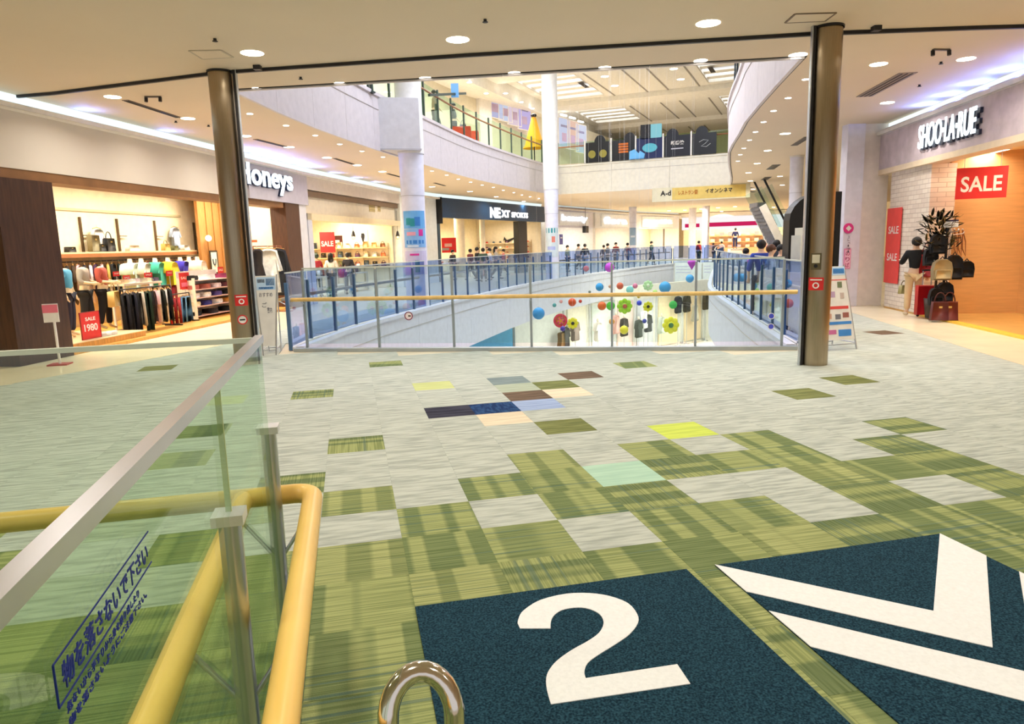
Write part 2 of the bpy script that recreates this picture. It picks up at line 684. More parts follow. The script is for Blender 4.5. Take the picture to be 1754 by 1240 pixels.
# ------------------------------------------------------------------ structure
gls = spline(GL, 0.8)
grs = spline(GR, 0.8)
hole2 = [tuple(p) for p in gls] + [tuple(p) for p in reversed(grs)]
OUT = [(-17, -9), (15, -9), (15, 20), (31, 40), (31, 76), (-17, 76)]
struct('floor', MB().prism(OUT, -0.4, -0.012, [hole2]), STONE)
floor_o = bpy.data.objects['floor']
e3l = spline(E3L, 0.8)
e3r = spline(E3R, 0.8)
hole3 = [tuple(p) for p in e3l] + [tuple(p) for p in reversed(e3r)]
CEILM = mat((226, 207, 180), 0.75, 0, 0.02, 0.6)
struct('ceiling', MB().prism(OUT, CEIL, F3, [hole3]), CEILM)
struct('floor', MB().prism([(-30, 8), (34, 8), (34, 76), (-30, 76)], LOW - 0.2, LOW), mat((232, 228, 218), 0.2, 0, 0.03, 1.0))
# edge of the floor above, clad in panels with open joints
def fascia(name, pts, z0, z1, m, step, side, coping=True):
    sp = spline(pts, step)
    root = struct(name, MB().wall(offset(sp, side * 0.015), z0 + 0.02, z1 - 0.02, 0.03), DARK)
    root['kind'] = 'structure'
    for i in range(len(sp) - 1):
        a, b = Vector(sp[i]), Vector(sp[i + 1])
        t = (b - a).normalized() * 0.005
        a, b = a + t, b - t
        sub = [a, b]
        MB().wall(offset(sub, side * -0.035), z0, z1, 0.06).build('panel', m, root)
    if coping:
        MB().wall(offset(sp, side * -0.045), z1, z1 + 0.09, 0.14).build('coping', m, root)
        MB().wall(offset(sp, side * -0.075), z1 - 0.34, z1 - 0.325, 0.012).build('joint_strip', mat((196, 188, 182), 0.5), root)
    return root
fascia('wall_left', E3L, CEIL - 0.03, F3, FASC, 1.9, 1)
fascia('wall_right', E3R, CEIL - 0.03, F3, FASC, 1.9, -1)
fascia('wall_far', [(2.74, 38.9), (11.0, 35.3)], CEIL - 0.03, F3, mat((232, 226, 208), 0.55), 3.0, 1)
fascia('wall_near', [(-4.55, 12.2), (4.5, 11.05)], CEIL - 0.03, F3, FASC, 2.3, -1, False)
fascia('wall_left', GL, -1.6, -0.02, LAV, 2.4, 1)
fascia('wall_right', GR, -1.6, -0.02, LAV, 2.4, -1)
fascia('wall_far', [(12.4, 53.5), (15.6, 52.0)], -1.6, -0.02, WHITE, 1.6, 1)
fascia('wall_near', [(-3.81, 12.37), (4.5, 11.05)], -1.6, -0.02, LAV, 2.4, -1, False)
# near sill strip under the glass
struct('trim_1', MB().wall([(-3.83, 12.3), (4.52, 10.98)], -0.012, 0.05, 0.14), mat((170, 178, 182), 0.4, 0.5))

# ground floor behind the void
Q1 = lambda px, d: (Q(px, 540, d).x, d)
lowpts = [(-6.5, 26), Q1(780, 33), Q1(879, 37), Q1(965, 40), Q1(1090, 45), Q1(1215, 50), Q1(1330, 54), (31, 60)]
struct('wall_far', MB().wall([(lowpts[k][0], lowpts[k][1]) for k in (0, 1)], LOW, -1.0, 0.2), WHITE)
struct('wall_far', MB().wall(lowpts[3:], LOW, -1.0, 0.2), mat((250, 246, 234), 0.6))
struct('wall_far', MB().wall(lowpts[2:4], LOW, -1.0, 0.2), mat((240, 240, 236), 0.6))
struct('ceiling', MB().prism(OUT, -1.6, -0.4, [hole2]), WHITE)
bl = MB()
h1, h2 = Vector(lowpts[1]).lerp(Vector(lowpts[2]), .04), Vector(lowpts[1]).lerp(Vector(lowpts[2]), .96)
bl.wall([h1, h2], LOW, -1.62, 0.12)
o = bl.build('hoarding', mat((66, 158, 206), 0.5))
tag(o, 'plain blue hoarding panel on the floor below, left of the hanging balls', 'hoarding')
for k in range(7):
    a = Vector(lowpts[3]).lerp(Vector(lowpts[5]), (k + 0.5) / 7)
    area((a.x + 0.8, a.y - 3.2, -1.8), 1.2, 90, (255, 248, 232))

# roof with light wells
th = math.radians(-23.5)
RX, RY, RO = Vector((math.cos(th), math.sin(th), 0)), Vector((-math.sin(th), math.cos(th), 0)), Vector((5, 20, 0))
rp = lambda a, b, z=0: RO + RX * a + RY * b + Vector((0, 0, z))
slots = [(a0, a1, b0, b1) for (b0, b1) in ((4.5, 13.0), (15.9, 22.4), (25.9, 32.0)) for (a0, a1) in ((-12.0, -8.7), (-2.6, 0.9))]
ROOFM = mat((240, 238, 230), 0.7)
struct('ceiling', MB().prism([rp(*q)[:2] for q in ((-12.6, -14), (12, -14), (12, 48), (-12.6, 48))], ROOF, ROOF + 0.25,
                             [[rp(*q)[:2] for q in ((s[0], s[2]), (s[1], s[2]), (s[1], s[3]), (s[0], s[3]))] for s in slots]), ROOFM)
for n, (a0, a1, b0, b1) in enumerate(slots):
    c = rp((a0 + a1) / 2, (b0 + b1) / 2, ROOF + 0.55)
    t = thing('skylight', '%s light well with louvre blades in the atrium roof, %s row' % ('wall-side' if n % 2 == 0 else 'balcony-side', ORD[n // 2]), 'skylight', c)
    MB().box(c + Vector((0, 0, 0.25)), (a1 - a0, b1 - b0, 0.04), th).build('lit_panel', emit((250, 252, 255), 2.6), t)
    nb = 5
    for k in range(nb):
        bb = b0 + (b1 - b0) * (k + 0.5) / nb
        MB().box(rp((a0 + a1) / 2, bb, ROOF + 0.16), (a1 - a0, 0.62, 0.1), th).build('louvre', ROOFM, t)
    fr = MB()
    for q in (a0, a1):
        fr.box(rp(q, (b0 + b1) / 2, ROOF + 0.35), (0.05, b1 - b0, 0.7), th)
    for q in (b0, b1):
        fr.box(rp((a0 + a1) / 2, q, ROOF + 0.35), (a1 - a0, 0.05, 0.7), th)
    fr.build('frame', ROOFM, t)
for b in (14.4, 24.1, 34.5):
    struct('trim_2', MB().box(rp(-0.3, b, ROOF - 0.14), (24.6, 2.2, 0.28), th), ROOFM)
for a in (-8.2, -6.2, -5.0, -3.2):
    struct('trim_3', MB().box(rp(a, 17, ROOF - 0.012), (0.09, 60, 0.02), th), mat((150, 146, 138), 0.6))
# third-floor walkway: soffit, shop wall, end wall
lft = [tuple(p) for p in offset(e3l, 4.4)]
struct('ceiling', MB().prism([rp(-12.6, -14)[:2], rp(-12.6, 48)[:2], rp(-26, 48)[:2], rp(-26, -14)[:2]], 9.7, ROOF + 0.25), ROOFM)
struct('wall_left', MB().wall([(-10, 8), (-9.2, 14)] + [(p[0], p[1]) for p in lft[2:]] + [(5.5, 52), (11, 62)], F3, 9.75, 0.2), mat((222, 214, 190), 0.6))
struct('wall_far', MB().wall([(8, 63), (31, 53)], F3, ROOF, 0.2), mat((236, 232, 190), 0.6))
struct('wall_right', MB().wall([(13, 12), (14, 30), (20, 56)], F3, ROOF, 0.2), mat((206, 206, 204), 0.6))
# outer walls that close the storey
struct('wall_left', MB().wall([(-17, -9), (-17, 76)], -0.4, CEIL, 0.2), CREAM)
struct('wall_far', MB().wall([(-17, 76), (31, 76)], -0.4, CEIL, 0.2), CREAM)
struct('wall_right', MB().wall([(31, 76), (31, 40), (15, 20), (15, -9)], -0.4, CEIL, 0.2), CREAM)

# dark smoke-screen track across the near ceiling
trk = [(-11.5, 12.9), (-7.38, 12.04), (-4.23, 11.0), (-0.51, 10.41), (4.15, 9.82), (6.17, 9.75), (12, 9.7)]
struct('trim_4', MB().wall(trk, CEIL - 0.045, CEIL + 0.01, 0.05), DARK)
for px, py in [(441, 116), (1501, 49)]:
    q = P(px, py, CEIL - 0.03)
    tag(MB().box(q, (0.1, 0.1, 0.06)).build('track_clip', DARK), 'small dark clip on the ceiling track beside the %s steel pillar' % ('clothes shop' if px < 800 else 'bag shop'), 'clip')

# ------------------------------------------------------------------ carpet tiles
GA, GS, FU, FV = math.radians(12.8), 0.495, 0.43, 0.285
GREEN = {10: (4, 6, 9, 2, -2), 9: (-1, 1, 2, 4, 5, 6, 8, -6), 8: (0, 2, 3, 6, 7, 8, -3, -5), 7: (-1, 0, 1, 3, 4, 6, -2, -5, 8), 12: (3, -1 + 0, -4), 14: (11, -4), 13: (9,),
         18: (7,), 17: (-2,), 11: (), 21: (0,)}
GREEN[12] = (3, -4)
GREEN[12] += (-1,)
SPECIAL = {(3, 9): 'mint', (5, 11): 'lime', (1, 14): 'char', (2, 14): 'navy', (3, 14): 'peri', (2, 13): 'beige', (3, 15): 'brown', (5, 17): 'brown', (4, 16): 'olive',
           (3, 17): 'slate', (4, 15): 'beige', (3, 16): 'slate2', (1, 17): 'lime2', (9, 13): 'olive', (3, 12): 'olive', (11, 14): 'olive', (-7, 23): 'olive', (18, 21): 'brown'}
KINDS = {
    'grey': streak((190, 196, 186), (158, 164, 156), (4, 30, 1), .36, .6),
    'g1': carpet_green((114, 128, 86), (152, 160, 108), (74, 104, 104), False),
    'g2': carpet_green((108, 122, 84), (148, 156, 104), (84, 108, 96), True),
    'g3': carpet_green((128, 138, 92), (158, 164, 112), (90, 110, 84), False),
    'mint': streak((176, 208, 186), (164, 198, 178)), 'lime': streak((204, 218, 98), (186, 204, 92)), 'lime2': streak((200, 206, 140), (186, 194, 132)),
    'char': streak((66, 66, 80), (44, 44, 58)), 'navy': streak((44, 78, 122), (24, 48, 92), (30, 8, 1)), 'peri': streak((160, 178, 210), (142, 160, 196)),
    'beige': streak((226, 214, 188), (212, 198, 172)), 'brown': streak((122, 102, 84), (96, 80, 66)), 'olive': streak((128, 134, 82), (104, 110, 66)),
    'slate': streak((134, 148, 148), (116, 130, 132)), 'slate2': streak((178, 186, 166), (160, 170, 150)),
}


def gpos(i, j):
    u, v = (i + FU) * GS, (j + FV) * GS
    return Vector((u * math.cos(GA) - v * math.sin(GA), u * math.sin(GA) + v * math.cos(GA), 0))


LB = [(-9.2, 5.3), (-6.85, 10.3), (-6.24, 11.63), (-5.6, 13.2), (-5.3, 15), (-4.9, 17.5), (-3.9, 22)]
RB = [(6.2, 5.3), (6.94, 10.44), (7.35, 12.77), (7.84, 16.0), (8.1, 17.5), (9.0, 22)]


def bx(tab, y):
    if y <= tab[0][1]:
        return tab[0][0] + (tab[1][0] - tab[0][0]) / (tab[1][1] - tab[0][1]) * (y - tab[0][1]) if y > 0 else tab[0][0]
    for a, b in zip(tab, tab[1:]):
        if a[1] <= y <= b[1]:
            return a[0] + (b[0] - a[0]) * (y - a[1]) / (b[1] - a[1])
    return tab[-1][0]


def inside(p):
    x, y = p.x, p.y
    if y < -2.5 or y > 21 or not (bx(LB, y) - 0.3 < x < bx(RB, y) + 0.3):
        return False
    ln = 12.37 + (x + 3.81) * (-1.32 / 8.31) - 0.4
    if y > ln and -4.15 < x < 4.9 + max(0, y - 11) * 0.18 + 0.3:
        k = x + 4.15
        gx = bx([(a[0], a[1]) for a in GL], max(y, 12.4)) - 0.35
        rx = bx([(a[0], a[1]) for a in GR], max(y, 11.06)) + 0.35
        if gx < x < rx:
            return False
    return True


def kind_of(i, j):
    if (i, j) in SPECIAL:
        return SPECIAL[(i, j)]
    if j <= 6 or (j in GREEN and i in GREEN[j]):
        if j == 4 and i == -2:
            return 'g2'
        return ('g1', 'g2', 'g3', 'g1')[(i * 3 + j * 5 + (i * j) % 3) % 4]
    return 'grey'


def tile_mesh(w, hh, m):
    b = MB()
    q = 0.0015
    x, y = w / 2, hh / 2
    vs = [(-x, -y, -0.012), (x, -y, -0.012), (x, y, -0.012), (-x, y, -0.012), (-x, -y, -q), (x, -y, -q), (x, y, -q), (-x, y, -q),
          (-x + q, -y + q, 0), (x - q, -y + q, 0), (x - q, y - q, 0), (-x + q, y - q, 0)]
    fs = [(3, 2, 1, 0), (8, 9, 10, 11)]
    for k in range(4):
        n = (k + 1) % 4
        fs += [(k, n, 4 + n, 4 + k), (4 + k, 4 + n, 8 + n, 8 + k)]
    b.add(vs, fs)
    me = b.mesh('carpet_tile')
    me.materials.append(m)
    return me


TM = {k: tile_mesh(GS, GS, m) for k, m in KINDS.items()}
cells = []
for j in range(-8, 42):
    for i in range(-30, 30):
        c = gpos(i + 0.5, j + 0.5)
        if inside(c):
            cells.append((c.length, i, j, c))
cells.sort(key=lambda q: q[0])
vis = [q for q in cells if q[3].y > 1.0 and abs(q[3].x) < 0.78 * q[3].y + 0.4]
near = {(q[1], q[2]) for q in vis[:285]} | set(SPECIAL)
rest = {}
mats_rect = lambda i, j: False
for d, i, j, c in cells:
    k = kind_of(i, j)
    if (i, j) in near and (len([1]) > 0):
        o = link('carpet_tile', TM[k], floor_o)
        o.matrix_parent_inverse = Matrix.Identity(4)
        o.location = c
        o.rotation_euler = (0, 0, GA)
    else:
        rest.setdefault(k, []).append(c)
mb = MB()
mis = []
order = list(rest)
for k in order:
    for c in rest[k]:
        mb.box((c.x, c.y, -0.006), (GS, GS, 0.012), GA)
        mis += [order.index(k)] * 6
o = mb.build('far_carpet_tiles', KINDS[order[0]], floor_o)
for k in order[1:]:
    o.data.materials.append(KINDS[k])
o.data.polygons.foreach_set('material_index', mis)
o['kind'] = 'stuff'

# pale stone borders that frame the carpet along the shop fronts
struct('floor', MB().prism(LB + [(-6.2, 22), (-7.0, 17.5), (-7.8, 12.9), (-8.3, 9), (-10.8, 5.3)], -0.012, 0.003), STONE)
struct('floor', MB().prism(RB + [(10.4, 22), (9.1, 17.5), (9.0, 16.6), (8.55, 13.0), (8.05, 9), (7.7, 5.3)][::-1][::-1], -0.012, 0.003), STONE)

# ------------------------------------------------------------------ navy floor mats with white inlays
gu = Vector((math.cos(GA), math.sin(GA), 0))
gv = Vector((-math.sin(GA), math.cos(GA), 0))
g2 = lambda i, j: (gpos(i, j).x, gpos(i, j).y)
MATNAVY = streak((46, 82, 98), (12, 34, 48), (110, 110, 1), 0.36, 0.7)
MATWHITE = mat((236, 238, 238), 0.9, 0, 0.04, 60.0, 0.3)


def gplate(name, poly, z0, z1, m, parent):
    b = MB().prism([g2(*q) for q in poly], z0, z1)
    return b.build(name, m, parent)


t = thing('floor_mat', 'square navy floor mat with a big white number 2, on the green carpet', 'mat', gpos(1.5, 4.6))
gplate('mat', [(0, 3.32), (2.93, 3.32), (2.93, 6.25), (0, 6.25)], 0.0, 0.006, MATNAVY, t)
TWO = [(0.907, 5.666), (0.906, 5.569), (1.179, 5.492), (1.219, 5.614), (1.28, 5.709), (1.377, 5.778), (1.503, 5.79), (1.612, 5.751), (1.683, 5.66), (1.704, 5.552), (1.675, 5.431), (1.581, 5.299), (1.443, 5.202), (1.262, 5.107), (1.101, 4.997), (1.0, 4.892), (0.936, 4.782), (0.899, 4.63), (0.88, 4.449), (2.029, 4.4), (2.047, 4.67), (1.247, 4.69), (1.263, 4.776), (1.333, 4.888), (1.476, 4.985), (1.665, 5.091), (1.845, 5.208), (1.988, 5.361), (2.046, 5.512), (2.04, 5.729), (1.92, 5.907), (1.748, 6.02), (1.511, 6.075), (1.223, 6.023), (1.022, 5.879), (0.945, 5.766)]
corner = {0, 1, 2, 18, 19, 20, 21}
dense = []
for k in range(len(TWO)):              # round the strokes, keep the corners
    p0, p1, p2, p3 = (Vector(TWO[(k + q) % len(TWO)]) for q in (-1, 0, 1, 2))
    dense.append(tuple(p1))
    if k in corner and (k + 1) % len(TWO) in corner:
        continue
    m0 = Vector((0, 0)) if k in corner else (p2 - p0) / 2
    m1 = Vector((0, 0)) if (k + 1) % len(TWO) in corner else (p3 - p1) / 2
    for q in (.33, .67):
        dense.append(tuple((2 * q ** 3 - 3 * q * q + 1) * p1 + (q ** 3 - 2 * q * q + q) * m0 + (-2 * q ** 3 + 3 * q * q) * p2 + (q ** 3 - q * q) * m1))
gplate('number_inlay', dense, 0.006, 0.009, MATWHITE, t)['label'] = 'white woven number 2'
mt = thing('floor_mat', 'square navy floor mat with two white chevrons, beside the number mat', 'mat', gpos(4.73, 4.8))
gplate('mat', [(3.27, 3.32), (6.2, 3.32), (6.2, 6.25), (3.27, 6.25)], 0.0, 0.006, MATNAVY, mt)
for q in (6.25, 5.23):
    gplate('chevron_inlay', [(3.27, q), (4.735, q - 1.44), (6.2, q), (6.2, q - 0.63), (4.735, q - 2.07), (3.27, q - 0.63)], 0.006, 0.009, MATWHITE, mt)

# ------------------------------------------------------------------ glass guardrails
def guard(name, label, pts, z, h, post_h, sp, post_m, glass_m, rail=None, rail_m=WOODRAIL, rail_z=0.89, cap=None, kerb=None, post=(0.05, 0.06), glass_lo=0.07, rail_over=0.0):
    s = [Vector(p) for p in (spline(pts, sp) if len(pts) > 2 else [Vector(pts[0]).lerp(Vector(pts[1]), k / max(1, round((Vector(pts[1]) - Vector(pts[0])).length / sp)))
                                                                   for k in range(max(1, round((Vector(pts[1]) - Vector(pts[0])).length / sp)) + 1)])]
    root = thing(name, label, 'guardrail', (s[0].x, s[0].y, z))
    posts = []
    for i, p in enumerate(s):
        tt = (s[min(i + 1, len(s) - 1)] - s[max(i - 1, 0)])
        a = math.atan2(tt.y, tt.x)
        MB_last = MB().box((p.x, p.y, z + post_h / 2), (post[0], post[1], post_h), a)
        posts.append(MB_last.build('post', post_m, root))
        if i < len(s) - 1:
            q = s[i + 1]
            d = (q - p).normalized() * (post[0] / 2 + 0.004)
            a2, b2 = p + d, q - d
            gq = MB().bar((a2.x, a2.y, z + (glass_lo + h) / 2), (b2.x, b2.y, z + (glass_lo + h) / 2), 0.012, h - glass_lo)
            gq.build('glass_panel', glass_m, root)
    z3 = lambda p, zz: (p.x, p.y, zz)
    if cap:
        mb = MB()
        for p, q in zip(s, s[1:]):
            mb.bar(z3(p, z + h + 0.01), z3(q, z + h + 0.01), 0.03, 0.024)
        mb.build('top_rail', cap, root)
    if kerb:
        mb = MB().wall(s, z, z + 0.06, 0.09)
        mb.build('bottom_channel', kerb, root)
    if rail is not None:
        r = offset(s, rail)
        if rail_over:
            r[0] = r[0] + (r[0] - r[1]).normalized() * rail_over
            r[-1] = r[-1] + (r[-1] - r[-2]).normalized() * rail_over
        MB().tube([z3(p, z + rail_z) for p in r], 0.034, 12).build('handrail', rail_m, root)
        if rail:
            for p, q, po in zip(s, offset(s, rail), posts):
                MB().tube([z3(p, z + rail_z - 0.1), z3(q, z + rail_z - 0.02)], 0.009, 6).build('bracket', ALU, po)
    return root


guard('glass_guardrail', 'glass guardrail with long pale wooden handrail across the near edge of the void', [(-3.62, 12.33), (4.3, 11.04)], 0.05, 1.38, 1.36, 1.32, GREYPAINT,
      GLASS_C, rail=-0.13, rail_z=0.86, cap=mat((206, 214, 206), 0.3, 0.2), post=(0.035, 0.05), rail_over=0.18)
guard('glass_guardrail', 'long curving glass guardrail with blue grey posts along the clothes shop side of the void', [tuple(v) for v in offset(GL, 0.12)], 0.0, 1.36, 1.2, 1.22, BLUEPOST, GLASS_B,
      rail=0.14, rail_z=0.9, cap=mat((206, 214, 206), 0.3, 0.2), kerb=WHITE)
guard('glass_guardrail', 'curving glass guardrail with blue grey posts on the bag shop side of the void', [tuple(v) for v in offset(GR, -0.12)], 0.0, 1.36, 1.2, 1.22, BLUEPOST, GLASS_B,
      rail=-0.14, rail_z=0.9, cap=mat((206, 214, 206), 0.3, 0.2), kerb=WHITE)
guard('glass_guardrail', 'short glass guardrail closing the far end of the void above the white banners', [(12.45, 53.65), (15.6, 52.2)], 0.0, 1.36, 1.2, 1.2, BLUEPOST, GLASS_B, kerb=WHITE)
DG = mat((70, 84, 78), 0.4, 0.4)
GLASS_T = glass((232, 246, 238), 0.25)
guard('glass_guardrail', 'upper floor glass guardrail with dark green posts and wooden rail, curving above the shop row', [tuple(v) for v in offset(E3L[3:], 0.1)], F3 + 0.09, 1.15, 1.2, 1.5, DG, GLASS_T,
      rail=0.0, rail_z=0.95, rail_m=mat((150, 98, 60), 0.5), post=(0.08, 0.05))
guard('glass_guardrail', 'upper floor glass guardrail with dark green posts along the far bridge behind the black boards', [(2.78, 39.05), (11.0, 35.45)], F3 + 0.09, 1.15, 1.2, 1.5, DG, GLASS_T,
      rail=0.0, rail_z=0.95, rail_m=mat((150, 98, 60), 0.5), post=(0.07, 0.05))
guard('glass_guardrail', 'upper floor dark tinted guardrail above the pink white balcony wall', [tuple(v) for v in offset(E3R, -0.1)], F3 + 0.09, 1.15, 1.2, 1.5, mat((60, 70, 80), 0.4, 0.3), glass((120, 136, 142)),
      cap=DARK)

# the stair guard in the foreground: glass bays, posts, silver top rail, yellow handrail
dv = gv                                    # it follows the carpet grid
p1 = Vector((-0.667, 1.55, 0))
pt = lambda k, off=0.0, z=0.0: p1 + dv * k + gu * off + Vector((0, 0, z))
END = 0.79
t = thing('stair_guard', 'foreground glass stair guard with silver top rail, blue warning letters and yellow handrail plus reflection', 'guardrail', pt(0))
TOPZ, PZ, HZ = 1.45, 1.14, 0.85
for k in (-0.83, 0.0, 0.83):
    po = MB().cyl(pt(k), pt(k, 0, PZ - 0.012), 0.026, n=20).build('post', ALU, t)
    MB().box(pt(k, 0, PZ), (0.07, 0.07, 0.024), GA).build('post_cap', mat((226, 228, 232), 0.3, 0.6), po)
for a, b in ((-1.7, -0.004), (0.004, END)):
    MB().bar(pt(a, 0, (TOPZ + 0.1) / 2), pt(b, 0, (TOPZ + 0.1) / 2), 0.012, TOPZ - 0.1).build('glass_panel', GLASS_NEAR, t)
MB().bar(pt(0, 0, (PZ + TOPZ) / 2), pt(0.006, 0, (PZ + TOPZ) / 2), 0.013, TOPZ - PZ).build('joint_seal', mat((196, 214, 150), 0.4), t)
MB().bar(pt(-1.7, 0, TOPZ + 0.008), pt(END + 0.02, 0, TOPZ + 0.008), 0.026, 0.024).build('top_rail', SILVER, t)
c0 = pt(END, 0)
MB().bar(c0 + Vector((0, 0, (TOPZ + 0.1) / 2)) - gu * 0.01, c0 - gu * 3.2 + Vector((0, 0, (TOPZ + 0.1) / 2)), 0.012, TOPZ - 0.1).build('glass_panel', glass((242, 249, 243)), t)
MB().bar(c0 + Vector((0, 0, TOPZ + 0.006)), c0 - gu * 3.2 + Vector((0, 0, TOPZ + 0.006)), 0.02, 0.016).build('top_rail', mat((206, 214, 196), 0.4, 0.3), t)
HB = 0.97
cr = []
for k in range(7):
    a = math.pi / 2 * k / 6
    cr.append(pt(HB - 0.07 + 0.07 * math.sin(a), 0.125 - 0.07 + 0.07 * math.cos(a), HZ))
MB().tube([pt(-1.2, 0.125, HZ)] + cr + [pt(HB, -2.4, HZ)], 0.036, 16).build('handrail', YELLOWRAIL, t)
MB().tube([pt(-1.2, -0.125, HZ), pt(HB - 0.02, -0.125, HZ)], 0.036, 16).build('handrail', YELLOWRAIL, t)  # solid copy standing in for the outer handrail's reflection in the glass
for k in (-0.83, 0.0, 0.83):
    for sgn in (-1, 1):
        MB().tube([pt(k, sgn * 0.02, HZ - 0.17), pt(k, sgn * 0.118, HZ - 0.03)], 0.007, 8).build('bracket', ALU, t)  # inner brackets likewise model the mirror image of the outer ones
INK = mat((24, 48, 150), 0.6)
tz = lambda k, z: pt(k, 0.0095, z)
lettering('物を落さないで下さい', tz(-0.95, 1.325), dv, (0, 0, 1), 0.3, 0.029, INK, t, 0.001, 0.014, 'warning_lettering', 'large blue warning letters')
lettering('危ないから手すりから身を乗り出したり', tz(-0.95, 1.3), dv, (0, 0, 1), 0.245, 0.011, INK, t, 0.001, 0.006, 'warning_lettering', 'small blue warning letters')
lettering('物を落さないようにご注意下さい。', tz(-0.95, 1.284), dv, (0, 0, 1), 0.275, 0.011, INK, t, 0.001, 0.006, 'warning_lettering', 'small blue warning letters')
for zz in (1.317, 1.362):
    MB().bar(tz(-0.965, zz), tz(-0.635, zz), 0.001, 0.002).build('ruled_line', INK, t)
MB().bar(tz(-0.965, 1.317), tz(-0.965, 1.362), 0.001, 0.002, up=(1, 0, 0)).build('ruled_line', INK, t)
# bent chrome tube at the lower edge
q = P(716, 1150, 0.95)
t = thing('chrome_rail', 'bent polished chrome rail end rising beside the navy number mat', 'rail', (q.x, q.y, 0))
ar = [q + gu * (0.062 * math.cos(a)) * 1.0 + dv * (-0.03 * (1 - math.cos(a - math.pi / 2))) + Vector((0, 0, 0.075 * math.sin(a) - 0.075)) for a in [math.pi * k / 14 for k in range(15)]]
low = lambda p, z: Vector((p.x, p.y, z))
MB().tube([low(ar[0], 0.0)] + ar + [low(ar[-1], 0.0)], 0.02, 16).build('rail_tube', mat((232, 222, 214), 0.12, 1.0, 0.0), t)
MB().cyl(low(ar[0], 0.0), low(ar[0], 0.012), 0.05, n=18).build('floor_flange', ALU, t)
MB().cyl(low(ar[-1], 0.0), low(ar[-1], 0.012), 0.05, n=18).build('floor_flange', ALU, t)

# ------------------------------------------------------------------ steel pillars with shutter guides
def pillar(name, label, x, y, gx, extra):
    t = thing(name, label, 'pillar', (x, y, 0))
    MB().lathe((x, y, 0), [(0.175, 0.0), (0.175, CEIL)], 40).build('steel_shaft', STEEL, t)
    MB().lathe((x, y, CEIL - 0.03), [(0.19, 0.0), (0.19, 0.03)], 40).build('ceiling_collar', DARK, t)
    MB().box((x + gx, y - 0.02, CEIL / 2), (0.03, 0.1, CEIL), 0.0).build('shutter_guide', DARK, t)
    MB().box((x + gx * 1.16, y - 0.05, CEIL / 2), (0.012, 0.06, CEIL), 0.0).build('guide_edge', ALU, t)
    return t


def on_round(x, y, r, ang, z, w, h, th, m, name, parent, n=8):
    mb = MB()
    vs, fs = [], []
    for k in range(n + 1):
        a = ang + (k / n - 0.5) * w / r
        for rr in (r + 0.001, r + th):
            for zz in (z - h / 2, z + h / 2):
                vs.append((x + rr * math.cos(a), y + rr * math.sin(a), zz))
    for k in range(n):
        o = k * 4
        fs += [(o + 2, o + 6, o + 7, o + 3), (o + 1, o + 3, o + 7, o + 5), (o, o + 4, o + 6, o + 2), (o, o + 1, o + 5, o + 4)]
    fs += [(0, 2, 3, 1), (n * 4, n * 4 + 1, n * 4 + 3, n * 4 + 2)]
    return mb.add(vs, fs).build(name, m, parent)


def face_dir(x, y):
    return math.atan2(-y, -x)


def disc(c, nrm, r, th, m, name, parent, n=24, r_in=0.0):
    nrm = Vector(nrm).normalized()
    if r_in:
        u = nrm.cross(Vector((0, 0, 1))).normalized()
        w = u.cross(nrm)
        vs, fs = [], []
        for k in range(n):
            a = 2 * math.pi * k / n
            dd = u * math.cos(a) + w * math.sin(a)
            vs += [Vector(c) + dd * r, Vector(c) + dd * r_in, Vector(c) + dd * r + nrm * th, Vector(c) + dd * r_in + nrm * th]
        for k in range(n):
            a, b = k * 4, ((k + 1) % n) * 4
            fs += [(a + 2, b + 2, b + 3, a + 3), (a, b, b + 2, a + 2), (a + 1, a + 3, b + 3, b + 1)]
        return MB().add(vs, fs).build(name, m, parent)
    return MB().cyl(Vector(c), Vector(c) + nrm * th, r, n=n).build(name, m, parent)


lp = (-4.22, 11.0)
t1 = pillar('steel_pillar', 'brushed steel pillar with round sticker beside the clothes shop, at the A-frame with blue header', lp[0], lp[1], 0.22, 0)
rpl = (4.2, 9.6)
t2 = pillar('steel_pillar', 'brushed steel pillar with a switch box beside the bag shop walkway', rpl[0], rpl[1], -0.2, 0)
for (x, y), nm, zc in (((lp[0], lp[1]), 'clothes shop', 1.02), ((rpl[0], rpl[1]), 'bag shop', 1.12)):
    g = thing('fire_plaque', 'red plaque with white ring mark on the steel pillar by the %s' % nm, 'sign', (x, y, zc))
    a = face_dir(x, y) + (0.05 if x < 0 else -0.1)
    on_round(x, y, 0.176, a, zc, 0.19, 0.17, 0.006, RED, 'plate', g)
    on_round(x, y, 0.183, a, zc + 0.055, 0.15, 0.016, 0.003, WHITE, 'bar_mark', g)
    cc = Vector((x + 0.184 * math.cos(a), y + 0.184 * math.sin(a), zc - 0.02))
    disc(cc, (math.cos(a), math.sin(a), 0), 0.042, 0.004, WHITE, 'ring_mark', g, r_in=0.026)
a = face_dir(*lp) + 0.0
cc = Vector((lp[0] + 0.177 * math.cos(a), lp[1] + 0.177 * math.sin(a), 0.72))
g = thing('round_sticker', 'small round white and red no-smoking sticker low on the steel pillar', 'sticker', cc)
disc(cc, (math.cos(a), math.sin(a), 0), 0.075, 0.012, WHITE, 'disc', g)
disc(cc, (math.cos(a), math.sin(a), 0), 0.075, 0.015, RED, 'red_ring', g, r_in=0.058)
MB().box(cc + Vector((math.cos(a), math.sin(a), 0)) * 0.014, (0.004, 0.08, 0.02), a).build('cigarette_mark', BLACK, g)
a = face_dir(*rpl) - 0.15
cc = Vector((rpl[0] + 0.18 * math.cos(a), rpl[1] + 0.18 * math.sin(a), 1.42))
g = thing('switch_box', 'square steel switch box with dark round key set in the steel pillar', 'switch', cc)
MB().box(cc, (0.03, 0.13, 0.22), a).build('frame', mat((110, 98, 74), 0.4, 0.8), g)
